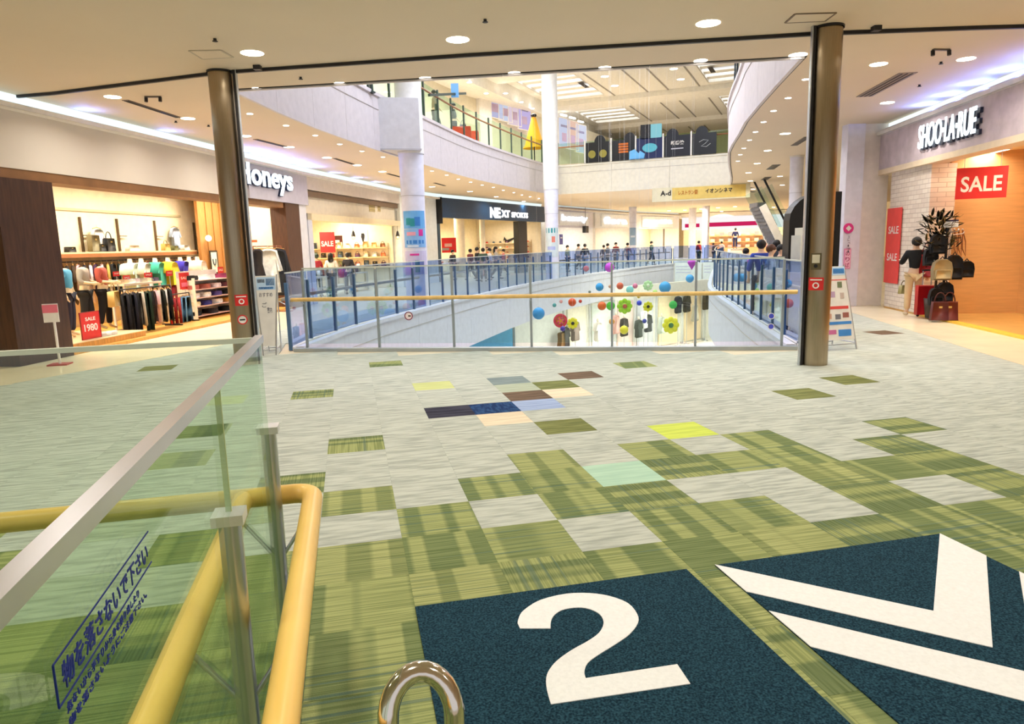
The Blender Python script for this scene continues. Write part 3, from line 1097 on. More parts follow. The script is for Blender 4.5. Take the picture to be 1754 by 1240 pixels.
MB().box(cc + Vector((math.cos(a) * 0.017, math.sin(a) * 0.017, 0.035)), (0.01, 0.095, 0.11), a).build('cover', mat((214, 206, 184), 0.4, 0.3), g)
disc(cc + Vector((math.cos(a) * 0.016, math.sin(a) * 0.016, -0.06)), (math.cos(a), math.sin(a), 0), 0.024, 0.01, BLACK, 'key', g)

# ------------------------------------------------------------------ white columns through the atrium
def column(label, x, y, r, zt, cap=None):
    t = thing('round_column', label, 'column', (x, y, 0))
    MB().lathe((x, y, 0), [(r * 0.92, LOW if False else 0.0), (r * 0.92, 3.2)], 32).build('lower_shaft', mat((232, 232, 246), 0.35), t)
    MB().lathe((x, y, 0), [(r * 0.95, 3.2), (r * 0.95, 3.215)], 32).build('joint_ring', mat((190, 190, 200), 0.4), t)
    MB().lathe((x, y, 0), [(r * 0.94, 3.215), (r * 0.98, CEIL)], 32).build('middle_shaft', mat((232, 232, 246), 0.35), t)
    MB().lathe((x, y, 0), [(r * 1.04, CEIL - 0.05), (r * 1.04, zt)], 32).build('upper_shaft', mat((240, 238, 232), 0.4), t)
    return t


q = Q(707, 330, 20.6)
cx1, cy1 = q.x, q.y
column('thick white round column with blue posters in front of the sports shop pier', cx1, cy1, 0.36, ROOF)
bt = thing('column_casing', 'grey white boxed casing around the thick column at the upper floor edge', 'casing', (cx1 - 0.45, cy1, 5.0))
MB().box((cx1 - 0.42, cy1, 5.12), (1.25, 1.2, 1.36), 0.25).build('casing', mat((216, 214, 218), 0.5), bt)
MB().box((cx1 - 0.42, cy1, 4.435), (1.3, 1.24, 0.04), 0.25).build('bottom_trim', mat((190, 188, 192), 0.5), bt)
q = Q(944, 330, 35.0)
column('slim white round column standing before the far end of the navy sports shop', q.x, q.y, 0.36, ROOF)
cx2, cy2 = q.x, q.y
for k, (px, d, r) in enumerate([(1084, 55, .3), (1186, 60, .32), (1209, 57, .3), (1361, 24, .22)]):
    q = Q(px, 380, d)
    column('thin white column far down the mall, %s along from the slim round column' % ORD[k], q.x, q.y, r, CEIL + 0.06)
# posters wrapped on the columns
def wrap(px, py0, py1, d, x, y, r, m, label, marks):
    z1, z0 = Q(px, py0, d).z, Q(px, py1, d).z
    g = thing('column_poster', label, 'poster', (x, y - r, (z0 + z1) / 2))
    a = face_dir(x, y)
    on_round(x, y, r, a, (z0 + z1) / 2, r * 2.1, z1 - z0, 0.008, m, 'sheet', g)
    for (u, v, w, hh, c) in marks:
        on_round(x, y, r + 0.008, a + u * 1.05, z0 + (z1 - z0) * v, w * r * 2, hh * (z1 - z0), 0.004, c, 'printed_block', g, 4)


pk, bl2, wt, tq = mat((226, 60, 160), 0.5), mat((62, 132, 210), 0.5), mat((226, 236, 250), 0.5), mat((44, 150, 160), 0.5)
wrap(707, 362, 392, cy1, cx1, cy1, 0.335, mat((112, 180, 236), 0.5), 'blue poster with teal lettering, topmost on the thick white column', [(-.5, .4, .2, .4, tq), (-.15, .35, .2, .45, tq), (.25, .4, .25, .5, bl2)])
wrap(707, 393, 424, cy1, cx1, cy1, 0.335, mat((140, 190, 240), 0.5), 'blue and pink poster, middle of three on the thick white column', [(.5, .8, .2, .35, pk), (-.3, .75, .4, .2, mat((240, 170, 190))), (0, .3, .8, .2, bl2), (-.2, .08, .5, .1, wt)])
wrap(707, 430, 470, cy1, cx1, cy1, 0.335, mat((214, 206, 236), 0.5), 'lilac poster with a teal figure, lowest on the thick white column', [(.1, .35, .2, .5, tq), (-.1, .85, .4, .08, pk)])
wrap(944, 390, 440, cy2, cx2, cy2, 0.335, mat((214, 226, 226), 0.5), 'pale poster with a teal headband wrapped round the slim white column', [(0, .9, .9, .16, tq), (.2, .6, .25, .2, mat((226, 130, 110))), (-.1, .3, .6, .12, mat((180, 190, 230)))])

q = Q(1084, 400, 55)
wrap(1084, 390, 420, 55, Q(1084, 380, 55).x, 55, .285, mat((150, 180, 210), .5), 'grey blue poster wrapped round the first thin far column', [(0, .5, .6, .1, wt)])

# ------------------------------------------------------------------ ceiling fittings
def downlight(px, py, label, r=0.11, z=CEIL, lamp=0, group='recessed ceiling downlights'):
    q = P(px, py, z)
    t = thing('downlight', label, 'light', q, group)
    n = 20 if r > 0.08 else 10
    ring = disc(q + Vector((0, 0, -0.008)), (0, 0, 1), r * 1.18, 0.012, WHITE, 'trim_ring', t, n, r)
    MB().cyl(q + Vector((0, 0, -0.004)), q + Vector((0, 0, 0.004)), r, n=n).build('lens', LAMP if r > 0.08 else LAMP_S, ring)
    if lamp:
        area(q + Vector((0, 0, -0.02)), r * 1.8, lamp, (255, 246, 234), spread=2.6)
    return t


for k, (px, py) in enumerate([(432, 91), (784, 68), (1213, 40)]):
    downlight(px, py, '%s round downlight of the row on the near tan ceiling, counted from the clothes shop' % ORD[k], 0.15, lamp=P_NEAR)
for k, (x, y) in enumerate([(-3.6, 5.5), (-0.6, 5.2), (2.5, 4.8), (5.3, 5.6), (-3.8, 1.2), (-0.8, 0.9), (2.3, 0.5), (5.0, 0.4), (-6.6, 6.0), (-6.5, 1.0), (5.6, 9.0)]):
    area((x, y, CEIL - 0.02), 0.27, P_NEAR, (255, 246, 234), spread=2.6)
bigL = [(193, 166), (322, 203), (420, 233), (495, 252), (560, 270), (612, 283), (655, 294), (705, 312), (740, 320), (805, 328), (850, 337), (897, 345), (925, 351)]
for k, (px, py) in enumerate(bigL):
    downlight(px, py, '%s large downlight along the ceiling over the clothes shop walkway, from the camera' % ORD[k], 0.13 if k < 10 else 0.11, lamp=P_SOFFIT * 1.6)
smL = [(428, 195), (490, 215), (540, 232), (582, 247), (620, 259), (656, 269), (740, 293), (765, 300), (785, 307), (806, 312), (826, 317), (845, 321), (862, 326), (880, 330), (894, 334), (908, 337), (923, 340)]
for k, (px, py) in enumerate(smL):
    downlight(px, py, '%s small spotlight in the curved row at the shop side ceiling edge' % ORD[k], 0.06, lamp=0)
smR = [(1380, 136), (1350, 168), (1325, 190), (1308, 209), (1294, 226), (1284, 240), (1274, 254), (1268, 265), (1264, 276)]
for k, (px, py) in enumerate(smR):
    downlight(px, py, '%s small spotlight in the curved row at the bag shop side ceiling edge' % ORD[k], 0.06)
bigR = [(1505, 110), (1655, 101), (1520, 176), (1367, 94), (1345, 229), (1315, 258), (1297, 280), (1282, 296), (1285, 310), (1336, 302), (1340, 317), (1290, 324)]
for k, (px, py) in enumerate(bigR):
    downlight(px, py, '%s large downlight of the bag shop side ceiling, from the camera outward' % ORD[k], 0.13 if k < 5 else 0.11, lamp=P_SOFFIT * 1.6)
edge = [(441, 152), (583, 143), (729, 134), (881, 125), (1036, 116), (1200, 104)]
for k, (px, py) in enumerate(edge):
    downlight(px, py, '%s downlight along the edge of the near ceiling above the void' % ORD[k], 0.1, lamp=0)
far = [(1146, 361), (1173, 360), (1201, 358), (1230, 356), (1259, 354), (1288, 353), (960, 353), (978, 357), (1000, 359), (1022, 360), (1040, 361), (1060, 362), (1236, 362), (1270, 364), (1310, 362), (1325, 355)]
for k, (px, py) in enumerate(far):
    downlight(px, py, '%s tiny downlight in the ceiling far beyond the bridge' % ORD[k], 0.15, lamp=P_HALL if k % 2 == 0 else 0)
for k, (px, py) in enumerate([(1036, 131), (1053, 147), (1154, 118), (1166, 136)]):
    downlight(px, py, '%s spotlight in the atrium roof between the light wells' % ORD[k], 0.2, z=ROOF)
for k, (px, py) in enumerate([(804, 141), (833, 160), (866, 160), (893, 175), (912, 186), (960, 210)]):
    downlight(px, py, '%s spotlight under the upper walkway ceiling edge' % ORD[k], 0.12, z=9.7)


def vent(a, b, w, label, m=mat((120, 106, 96), 0.6), z=CEIL):
    a, b = P(*a, z), P(*b, z)
    t = thing('slot_vent', label, 'vent', (a + b) / 2)
    MB().bar(a - Vector((0, 0, 0.004)), b - Vector((0, 0, 0.004)), w, 0.012).build('frame', m, t)
    u = (b - a).normalized()
    sd = Vector((-u.y, u.x, 0))
    for k in (-1, 0, 1):
        MB().bar(a + u * 0.04 + sd * (k * w * 0.28) - Vector((0, 0, 0.013)), b - u * 0.04 + sd * (k * w * 0.28) - Vector((0, 0, 0.013)), w * 0.08, 0.008).build('slat', DARK, t)


vent((214, 171), (306, 201), 0.12, 'long dark slot vent between the two nearest downlights over the clothes shop')
vent((437, 238), (489, 251), 0.12, 'dark slot vent in the blue lit ceiling beside the steel pillar')
vent((573, 271), (605, 281), 0.12, 'dark slot vent in the ceiling left of the thick white column')
vent((664, 297), (686, 303), 0.12, 'short dark slot vent just before the thick white column')
vent((744, 313), (762, 318), 0.12, 'short dark slot vent just beyond the thick white column')
vent((1480, 165), (1556, 124), 0.3, 'wide grey slot vent in the ceiling before the bag shop sign', mat((150, 134, 128), 0.6))
vent((1360, 249), (1384, 234), 0.2, 'dark slot vent in the ceiling left of the steel pillar with switch box')
for k, (a, b) in enumerate([((1319, 290), (1330, 282)), ((1309, 308), (1316, 303)), ((1273, 320), (1287, 322)), ((1282, 327), (1292, 329))]):
    vent(a, b, 0.3, '%s small black vent in the ceiling beyond the balcony corner' % ORD[k], BLACK)
for k, (a, b) in enumerate([((993, 141), (1006, 150)), ((1216, 115), (1222, 124))]):
    vent(a, b, 0.25, 'black slot vent by the %s light well of the atrium roof' % ('wall-side' if k == 0 else 'balcony-side'), DARK, ROOF - 0.01)


def hatch(pts, label):
    q = [P(x, y, CEIL - 0.004) for x, y in pts]
    t = thing('access_hatch', label, 'hatch', sum(q, Vector()) / 4)
    f = MB()
    for k in range(4):
        f.bar(q[k], q[(k + 1) % 4], 0.025, 0.012)
    f.build('frame', mat((120, 100, 82), 0.6) if px_dark else mat((196, 180, 158), 0.7), t)
    c = sum(q, Vector()) / 4
    MB().prism([(c + (p - c) * 0.95)[:2] for p in q], CEIL - 0.008, CEIL - 0.001).build('hatch_door', CEILM, t)


px_dark = True
hatch([(1345, 39), (1413, 36), (1432, 22), (1362, 24)], 'square ceiling access hatch with dark frame near the switch box pillar')
px_dark = False
hatch([(347, 101), (399, 98), (378, 86), (324, 87)], 'square ceiling access hatch with faint frame near the clothes shop pillar')
for k, (px, py) in enumerate([(368, 66), (831, 33), (515, 132), (301, 207), (357, 214), (1575, 145), (1612, 106)]):
    q = P(px, py, CEIL)
    t = thing('sprinkler', '%s small dark sprinkler head in the ceilings, from the nearest' % ORD[k], 'sprinkler', q)
    MB().cyl(q, q - Vector((0, 0, 0.03)), 0.02, n=10).build('stem', DARK, t)
    MB().cyl(q - Vector((0, 0, 0.03)), q - Vector((0, 0, 0.036)), 0.034, n=12).build('deflector', DARK, t)
for k, (px, py) in enumerate([(262, 165), (1612, 84)]):
    q = P(px, py, CEIL)
    t = thing('ceiling_camera', 'small dark bracketed camera under the ceiling by the %s shop' % ('clothes', 'bag')[k], 'camera', q)
    MB().box(q - Vector((0, 0, 0.01)), (0.26, 0.05, 0.02), 0.15).build('bracket', mat((96, 84, 76), 0.5), t)
    for sx in (-0.12, 0.12):
        MB().cyl(q + Vector((sx, 0, -0.02)), q + Vector((sx, -0.01, -0.09)), 0.028, n=12).build('lens_barrel', DARK, t)

# ------------------------------------------------------------------ people and display figures
SK = {'pel': (0, 0, .93, .115), 'sp1': (0, 0, 1.06, .105), 'sp2': (0, -.005, 1.22, .115), 'ch': (0, 0, 1.36, .105), 'nk': (0, .005, 1.47, .05), 'hd0': (0, -.015, 1.545, .07),
      'hd1': (0, -.015, 1.62, .088), 'hd2': (0, -.005, 1.685, .055), 'nose': (0, -.115, 1.60, .014),
      'earL': (.088, .0, 1.605, .018), 'earR': (-.088, .0, 1.605, .018)}
POSES = {
    'stand': dict(elL=(.245, .02, 1.13), wrL=(.255, -.06, .9), elR=(-.245, .02, 1.13), wrR=(-.255, -.06, .9), knL=(.105, -.015, .5), anL=(.11, .03, .09), knR=(-.105, -.015, .5), anR=(-.11, .03, .09)),
    'walk': dict(elL=(.24, .09, 1.14), wrL=(.24, .07, .9), elR=(-.24, -.06, 1.13), wrR=(-.22, -.22, .95), knL=(.1, -.15, .53), anL=(.1, -.19, .1), knR=(-.1, .04, .5), anR=(-.1, .29, .15)),
    'reach': dict(elL=(.25, -.1, 1.16), wrL=(.2, -.32, 1.2), elR=(-.25, .03, 1.13), wrR=(-.27, -.03, .9), knL=(.105, -.01, .5), anL=(.12, .03, .09), knR=(-.105, -.01, .5), anR=(-.12, .03, .09)),
    'carry': dict(elL=(.26, .0, 1.14), wrL=(.17, -.22, 1.1), elR=(-.26, .0, 1.14), wrR=(-.17, -.22, 1.1), knL=(.1, -.05, .51), anL=(.1, -.03, .09), knR=(-.1, .02, .5), anR=(-.1, .1, .1)),
}


def skin_mesh(name, verts, edges, root, lev=1):
    me = bpy.data.meshes.new(name)
    me.from_pydata([v[:3] for v in verts], edges, [])
    o = bpy.data.objects.new(name, me)
    COL.objects.link(o)
    o.modifiers.new('skin', 'SKIN').use_smooth_shade = True
    sv = me.skin_vertices[0].data if me.skin_vertices else None
    if sv is None:
        bpy.context.view_layer.objects.active = o
        raise RuntimeError('skin layer')
    for k, v in enumerate(verts):
        sv[k].radius = (v[3], v[3])
        sv[k].use_root = (k == root)
    ss = o.modifiers.new('sub', 'SUBSURF')
    ss.levels = ss.render_levels = lev
    bpy.context.view_layer.update()
    out = bpy.data.meshes.new_from_object(o.evaluated_get(bpy.context.evaluated_depsgraph_get()))
    out.name = name
    bpy.data.objects.remove(o)
    return out


def figure_meshes(pose, head=True):
    p = POSES[pose]
    V, E = [], []
    idx = {}

    def add(k, co, r, link_to=None):
        idx[k] = len(V)
        V.append((co[0], co[1], co[2], r))
        if link_to:
            E.append((idx[link_to], idx[k]))
    add('pel', SK['pel'], .115)
    for a, b in (('sp1', 'pel'), ('sp2', 'sp1'), ('ch', 'sp2'), ('nk', 'ch')) + ((('hd0', 'nk'), ('hd1', 'hd0'), ('hd2', 'hd1'), ('nose', 'hd1'), ('earL', 'hd1'), ('earR', 'hd1')) if head else ()):
        add(a, SK[a], SK[a][3], b)
    for sx, c in ((1, 'L'), (-1, 'R')):
        add('sh' + c, (sx * .16, 0, 1.385), .062, 'ch')
        el, wr = Vector(p['el' + c]), Vector(p['wr' + c])
        add('el' + c, el, .043, 'sh' + c)
        add('wr' + c, wr, .028, 'el' + c)
        d = (wr - el).normalized()
        hd = wr + d * .06
        add('pm' + c, hd, .033, 'wr' + c)
        side = d.cross(Vector((0, 1, 0.2))).normalized()
        for f in range(4):
            off = side * ((f - 1.5) * .021)
            ln = (.06, .075, .07, .055)[f]
            add('f%d' % f + c, hd + off + d * (ln * .7), .0095, 'pm' + c)
            add('g%d' % f + c, hd + off + d * ln * 1.25 + Vector((0, -.02, 0)), .008, 'f%d' % f + c)
        add('th' + c, wr + d * .05 + side * -.055 + Vector((0, -.02, 0)), .010, 'pm' + c)
        add('hp' + c, (sx * .09, 0, .88), .09, 'pel')
        add('kn' + c, p['kn' + c], .058, 'hp' + c)
        add('an' + c, p['an' + c], .04, 'kn' + c)
        an = Vector(p['an' + c])
        add('to' + c, an + Vector((sx * .015, -.15, -.055)), .032, 'an' + c)
    body = skin_mesh('body', V, E, 0)
    T, TE, ti = [], [], {}

    def tadd(k, co, r, l=None):
        ti[k] = len(T)
        T.append((co[0], co[1], co[2], r))
        if l:
            TE.append((ti[l], ti[k]))
    tadd('sp1', (0, 0, .96), .14)
    tadd('sp2', (0, -.005, 1.2), .137, 'sp1')
    tadd('ch', (0, 0, 1.36), .125, 'sp2')
    tadd('nk', (0, .005, 1.44), .07, 'ch')
    for sx, c in ((1, 'L'), (-1, 'R')):
        el, wr = Vector(p['el' + c]), Vector(p['wr' + c])
        tadd('sh' + c, (sx * .165, 0, 1.385), .08, 'ch')
        tadd('el' + c, el, .063, 'sh' + c)
        tadd('fr' + c, el.lerp(wr, .45), .055, 'el' + c)
    top = skin_mesh('top', T, TE, 0)
    T2, TE, ti = [], [], {}
    T = T2
    tadd('pel', (0, 0, .95), .132)
    for sx, c in ((1, 'L'), (-1, 'R')):
        an, kn = Vector(p['an' + c]), Vector(p['kn' + c])
        tadd('hp' + c, (sx * .095, 0, .86), .108, 'pel')
        tadd('kn' + c, kn, .083, 'hp' + c)
        tadd('an' + c, an + Vector((0, 0, .03)), .072, 'kn' + c)
    trs = skin_mesh('trousers', T2, TE, 0)
    sh = []
    for sx, c in ((1, 'L'), (-1, 'R')):
        an = Vector(p['an' + c])
        sh.append(MB().ball(an + Vector((sx * .008, -.06, -.05)), (.048, .135, .042), 10, 6).mesh('shoe'))
    hair = MB().ball((0, .008, 1.635), (.104, .112, .108), 16, 10, keep=lambda d: d.z > -.02 or d.y > .03 or (abs(d.x) > .085 and d.z > -.05)).mesh('hair')
    long_hair = MB().ball((0, .012, 1.635), (.108, .116, .11), 16, 10, keep=lambda d: d.z > -.02 or d.y > .03).puff(
        [(-.1, 0), (.1, 0), (.115, -.2), (.07, -.3), (-.07, -.3), (-.115, -.2)], (0, .075, 1.65), (1, 0, 0), (0, 0, 1), .1).mesh('hair')
    eyes = [MB().ball((q * .034, -.092, 1.622), .011, 8, 5).mesh('eye') for q in (-1, 1)]
    mouth = MB().ball((0, -.098, 1.555), (.024, .008, .007), 8, 5).mesh('mouth')
    return dict(body=body, top=top, trousers=trs, shoes=sh, hair=hair, long_hair=long_hair, eyes=eyes, mouth=mouth)


FIG = {k: figure_meshes(k) for k in POSES}
FIG['dummy'] = figure_meshes('stand', False)
FIG['dummy2'] = figure_meshes('carry', False)
SKIN = mat((232, 196, 168), 0.55)


def pinst(name, me, m, root, label=None):
    if not me.materials:
        me.materials.append(m)
    o = link(name, me, None, label)
    o.parent = root
    o.material_slots[0].link = 'OBJECT'
    o.material_slots[0].material = m
    return o


def person(label, loc, rz, hgt, pose, top, trousers, hair=(30, 24, 22), shoes=(40, 38, 40), long=False, group=None, name='person', cat='person', skin=None, lift=0.0):
    root = thing(name, label, cat, (loc[0], loc[1], loc[2] + lift), group, rz)
    s = hgt / 1.74
    root.scale = (s, s, s)
    f = FIG[pose]
    bd = pinst('body', f['body'], skin or SKIN, root)
    if top:
        pinst('top', f['top'], mat(top, 0.8), root)
    if trousers:
        pinst('trousers', f['trousers'], mat(trousers, 0.8), root)
    if name == 'person':
        pinst('hair', f['long_hair' if long else 'hair'], mat(hair, 0.6), root)
        for q in f['shoes']:
            pinst('shoe', q, mat(shoes, 0.6), root)
        for q in f['eyes']:
            pinst('eye', q, BLACK, bd)
        pinst('mouth', f['mouth'], mat((186, 96, 92), 0.6), bd)
    return root


def at_depth(px, y, z=0.0):
    """point of a floor at distance y under picture column px"""
    q = Q(px, 424, y)
    return Vector((q.x, y, z))


# ------------------------------------------------------------------ garments, bags, signs
SHAPES = {
    'shirt': [(-.12, 0), (.12, 0), (.3, -.06), (.5, -.42), (.38, -.47), (.28, -.25), (.3, -1), (-.3, -1), (-.28, -.25), (-.38, -.47), (-.5, -.42), (-.3, -.06)],
    'coat': [(-.12, 0), (.12, 0), (.3, -.04), (.46, -.5), (.34, -.52), (.28, -.2), (.34, -1), (-.34, -1), (-.28, -.2), (-.34, -.52), (-.46, -.5), (-.3, -.04)],
    'dress': [(-.12, 0), (.12, 0), (.24, -.05), (.2, -.36), (.4, -1), (-.4, -1), (-.2, -.36), (-.24, -.05)],
    'trousers': [(-.26, 0), (.26, 0), (.32, -.5), (.28, -1), (.05, -1), (0, -.32), (-.05, -1), (-.28, -1), (-.32, -.5)],
    'skirt': [(-.28, 0), (.28, 0), (.42, -1), (-.42, -1)],
}
WOODH = mat((206, 160, 96), 0.5)


def garment(kind, rgb, hook, yaw, w, h, label, group=None, th=0.06, hanger=True, name=None, cat='garment'):
    hook = Vector(hook)
    t = thing(name or kind, label, cat, hook, group, yaw)
    R = Matrix.Rotation(yaw, 3, 'Z')
    ux, uz = R @ Vector((w, 0, 0)), Vector((0, 0, h))
    t_ = t
    o = MB().puff(SHAPES[kind], hook - Vector((0, 0, 0.09 if hanger else 0)), ux, uz, th, 0.8).build('cloth', mat(rgb, 0.85, 0, 0.12, 12.0), t_)
    if hanger:
        x = R @ Vector((1, 0, 0))
        hg_ = MB().tube([hook - Vector((0, 0, .1)) - x * w * .26, hook - Vector((0, 0, .065)), hook - Vector((0, 0, .1)) + x * w * .26], 0.011, 6).build('hanger', WOODH, t_)
        MB().tube([hook - Vector((0, 0, .065)), hook - Vector((0, 0, .02)), hook + x * 0.015, hook - Vector((0, 0, -.004)) - x * .012], 0.004, 6).build('hanger_hook', ALU, hg_)
    return t


def fold(rgb, c, w, d, h, rz, label, group=None):
    c = Vector(c)
    t = thing('folded_garment', label, 'garment', c, group, rz)
    R = Matrix.Rotation(rz, 3, 'Z')
    q = .18 * h
    b = MB().puff([(-.5, -.5), (.5, -.5), (.5, .5), (-.5, .5)], c + Vector((0, 0, h / 2)), R @ Vector((w, 0, 0)), R @ Vector((0, d, 0)), h, .9)
    b.build('folded_cloth', mat(rgb, 0.85, 0, 0.1, 14.0), t)
    MB().puff([(-.5, -.5), (.5, -.5), (.5, .5), (-.5, .5)], c + R @ Vector((0, -d * .25, h + .004)), R @ Vector((w * .32, 0, 0)), R @ Vector((0, d * .3, 0)), .012, .8).build('collar', mat(tuple(int(x * .8) for x in rgb), 0.85), t)
    return t


def handbag(rgb, c, w, h, rz, label, group=None, name='handbag', handle=True, cat='bag', dd=0.14):
    c = Vector(c)
    t = thing(name, label, cat, c, group, rz)
    R = Matrix.Rotation(rz, 3, 'Z')
    MB().puff([(-.5, 0), (.5, 0), (.42, 1), (-.42, 1)], c, R @ Vector((w, 0, 0)), Vector((0, 0, h)), dd, .86).build('bag_body', mat(rgb, 0.5), t)
    if handle:
        pts = [c + R @ Vector((math.cos(a) * w * .28, 0, 0)) + Vector((0, 0, h * .92 + math.sin(a) * h * .55)) for a in [math.pi * k / 8 for k in range(9)]]
        MB().tube(pts, 0.012, 6).build('handle', mat(tuple(int(x * .7) for x in rgb), 0.5), t)
    MB().box(c + R @ Vector((0, -dd * .5, 0)) + Vector((0, 0, h * .72)), (w * .16, .012, h * .1), rz).build('clasp', mat((206, 180, 110), 0.3, 0.8), t)
    return t


def sign(c, w, h, rz, m, label, texts=(), name='sale_sign', cat='sign', th=0.012, frame=None, group=None, stand=0.0):
    """upright card facing local -Y; texts = (string, u, v, w, h, material, bold)"""
    c = Vector(c)
    t = thing(name, label, cat, c - Vector((0, 0, h / 2 + stand)), group, rz)
    R = Matrix.Rotation(rz, 3, 'Z')
    x, y = R @ Vector((1, 0, 0)), R @ Vector((0, 1, 0))
    card = MB().box(c, (w, th, h), rz).build('card', m, t)
    if frame:
        fm, fw = frame
        for sx in (-1, 1):
            MB().box(c + x * (sx * (w / 2 + fw / 2)), (fw, th * 1.8, h + 2 * fw), rz).build('frame', fm, t)
            MB().box(c + Vector((0, 0, sx * (h / 2 + fw / 2))), (w, th * 1.8, fw), rz).build('frame', fm, t)
    if stand:
        MB().cyl(c - Vector((0, 0, h / 2)), c - Vector((0, 0, h / 2 + stand)), .01, n=8).build('post', ALU, t)
        MB().box(c - Vector((0, 0, h / 2 + stand - .006)), (.18, .14, .012), rz).build('base', DARK, t)
    for (s, u, v, tw, thh, m2, bold) in texts:
        o = c + x * (u * w) + Vector((0, 0, v * h)) - y * (th / 2)
        if s == '#':
            MB().box(c + x * ((u + tw / 2) * w) + Vector((0, 0, (v + thh / 2) * h)) - y * (th / 2 + .002), (tw * w, .004, thh * h), rz).build('printed_block', m2, card)
        else:
            lettering(s, o, x, (0, 0, 1), tw * w, thh * h, m2, card, 0.003, bold)
    return t

# ------------------------------------------------------------------ shop fronts
def on(F, px, py, d):
    s, z = F.hit(px, py, d)
    return F.p(s, d, z)


def struct_box(name, F, u0, u1, d0, d1, z0, z1, m):
    return struct(name, F.box(MB(), u0, u1, d0, d1, z0, z1), m)


def cove(F, u0, u1, label, m=COVE):
    t = thing('cove_light', label, 'light', F.p((u0 + u1) / 2, 0.1, 4.2))
    F.box(MB(), u0, u1, 0.06, 0.1, 4.17, CEIL - 0.005).build('lit_strip', m, t)
    F.box(MB(), u0, u1, -0.22, -0.18, 4.12, 4.2).build('lip', WHITE, t)
    F.box(MB(), u0, u1, -0.2, 0.08, 4.12, 4.14).build('ledge', WHITE, t)


def shop_lamp(F, u, d, z, w, power, rgb=(255, 244, 222)):
    area(F.p(u, d, z), w, power, rgb, spread=2.8)


def panel_light(F, u, d, z, w, h, power, label, rgb=(255, 240, 214)):
    c = F.p(u, d, z)
    t = thing('ceiling_panel_light', label, 'light', c, 'shop ceiling panel lights')
    MB().box(c, (w, h, 0.03), F.rz).build('frame', WHITE, t)
    MB().box(c - Vector((0, 0, 0.017)), (w * .9, h * .9, 0.006), F.rz).build('diffuser', emit(rgb, 5.0), t)
    area(c - Vector((0, 0, 0.03)), w * .9, power, rgb, rot=(0, 0, F.rz), size_y=h * .9, spread=2.9)


# ---- clothes shop
struct_box('wall_left', HF, -6.0, 7.02, 0.0, 0.3, 3.2, 4.16, mat((218, 208, 194), 0.6, 0, 0.03, 0.8))
sp = thing('sign_band', 'grey violet shop sign band carrying the glowing white letters', 'sign', HF.p(9, 0, 3.2))
HF.box(MB(), 7.04, 10.9, -0.06, 0.28, 3.2, 4.14).build('band_panel', mat((196, 192, 204), 0.5), sp)
a = HF.hit(405, 278)
z1, z0 = HF.hit(424, 277)[1], HF.hit(484, 337)[1]
s0, s1 = HF.hit(406, 300, -.14)[0], HF.hit(500.5, 310, -.14)[0]
hx, hd = HF.t, -HF.n
names = 'Honeys'
lettering(names, HF.p(s0 + .02, -0.065, z0 - .02), HF.t, (0, 0, 1), s1 - s0, z1 - z0, mat((38, 50, 84), 0.4), sp, 0.07, 0.035, 'letter_side_shadow', 'dark blue letter sides and drop shadow')  # bolder dark copy, offset to draw the letters' drop shadow and sides
lettering(names, HF.p(s0, -0.138, z0), HF.t, (0, 0, 1), s1 - s0, z1 - z0, emit((236, 248, 255), 2.2), sp, 0.02, 0.022, 'lit_letters', 'glowing white letters')
struct_box('trim_5', HF, -6.0, 9.2, 0.02, 0.5, 3.04, 3.2, mat((128, 88, 50), 0.5, 0, 0.15, 3.0))
struct_box('trim_6', HF, -1.1, 0.1, 0.0, 0.45, -0.01, 3.04, mat((66, 40, 26), 0.4, 0, 0.3, 4.0, aniso=(6, 6, .6)))
struct_box('trim_7', HF, 9.3, 10.28, 0.0, 0.5, -0.01, 3.2, BROWN)
struct_box('trim_8', HF, 10.3, 10.86, 0.02, 0.5, -0.01, 3.2, mat((226, 226, 232), 0.4))
struct_box('floor', HF, 0.1, 9.3, 0.02, 3.3, -0.012, 0.05, FLOORWOOD)
struct_box('wall_left', HF, -6.0, 10.9, 3.3, 3.45, -0.01, 4.3, CREAM)
struct_box('wall_right', HF, 10.3, 10.4, 0.5, 3.3, -0.01, 4.3, CREAM)
struct_box('ceiling', HF, -6.0, 10.4, 0.3, 3.3, 3.75, 3.85, WHITE)
cove(HF, -6.0, 10.9, 'pale blue glowing ceiling cove over the clothes shop front', emit((222, 240, 244), 1.4))
for k, u in enumerate((0.9, 3.0, 5.2, 7.4, 9.2)):
    panel_light(HF, u, 1.7, 3.72, 1.4, 0.5, P_SHOP * 1.5, '%s ceiling panel light inside the clothes shop' % ORD[k])
# oak pier with lamp and framed print
wp = thing('oak_panel', 'tall oak panel wall at the end of the clothes shop with a globe lamp', 'panel', HF.p(9.6, 2.7, 0))
uo = HF.hit(342, 400, 2.62)[0]
HF.box(MB(), uo, 10.28, 2.62, 2.72, 0.05, 3.7).build('board', OAK, wp)
for u in (uo + .4, uo + .8, uo + 1.2, uo + 1.6):
    HF.box(MB(), u - .008, u + .008, 2.6, 2.62, 0.05, 3.7).build('groove_strip', mat((150, 100, 44), 0.5), wp)
DW = 2.6
c = on(HF, 357, 408, DW - .12)
g = thing('globe_lamp', 'small round globe wall lamp on the oak panel', 'lamp', c)
MB().ball(c, .09).build('globe', emit((255, 240, 206), 6.0), g)
MB().tube([c + HF.n * .1 + HF.t * .08, c + HF.t * .07], .012, 6).build('arm', BLACK, g)
MB().cyl(c + HF.n * .119 + HF.t * .09, c + HF.n * .09 + HF.t * .09, .05).build('wall_plate', BLACK, g)
c = on(HF, 367, 449, DW - .04)
g = sign(c, .34, .62, HF.rz, mat((240, 238, 230), 0.6), 'black framed white print of a dark necklace on the oak panel', name='framed_print', cat='picture', frame=(BLACK, .05))
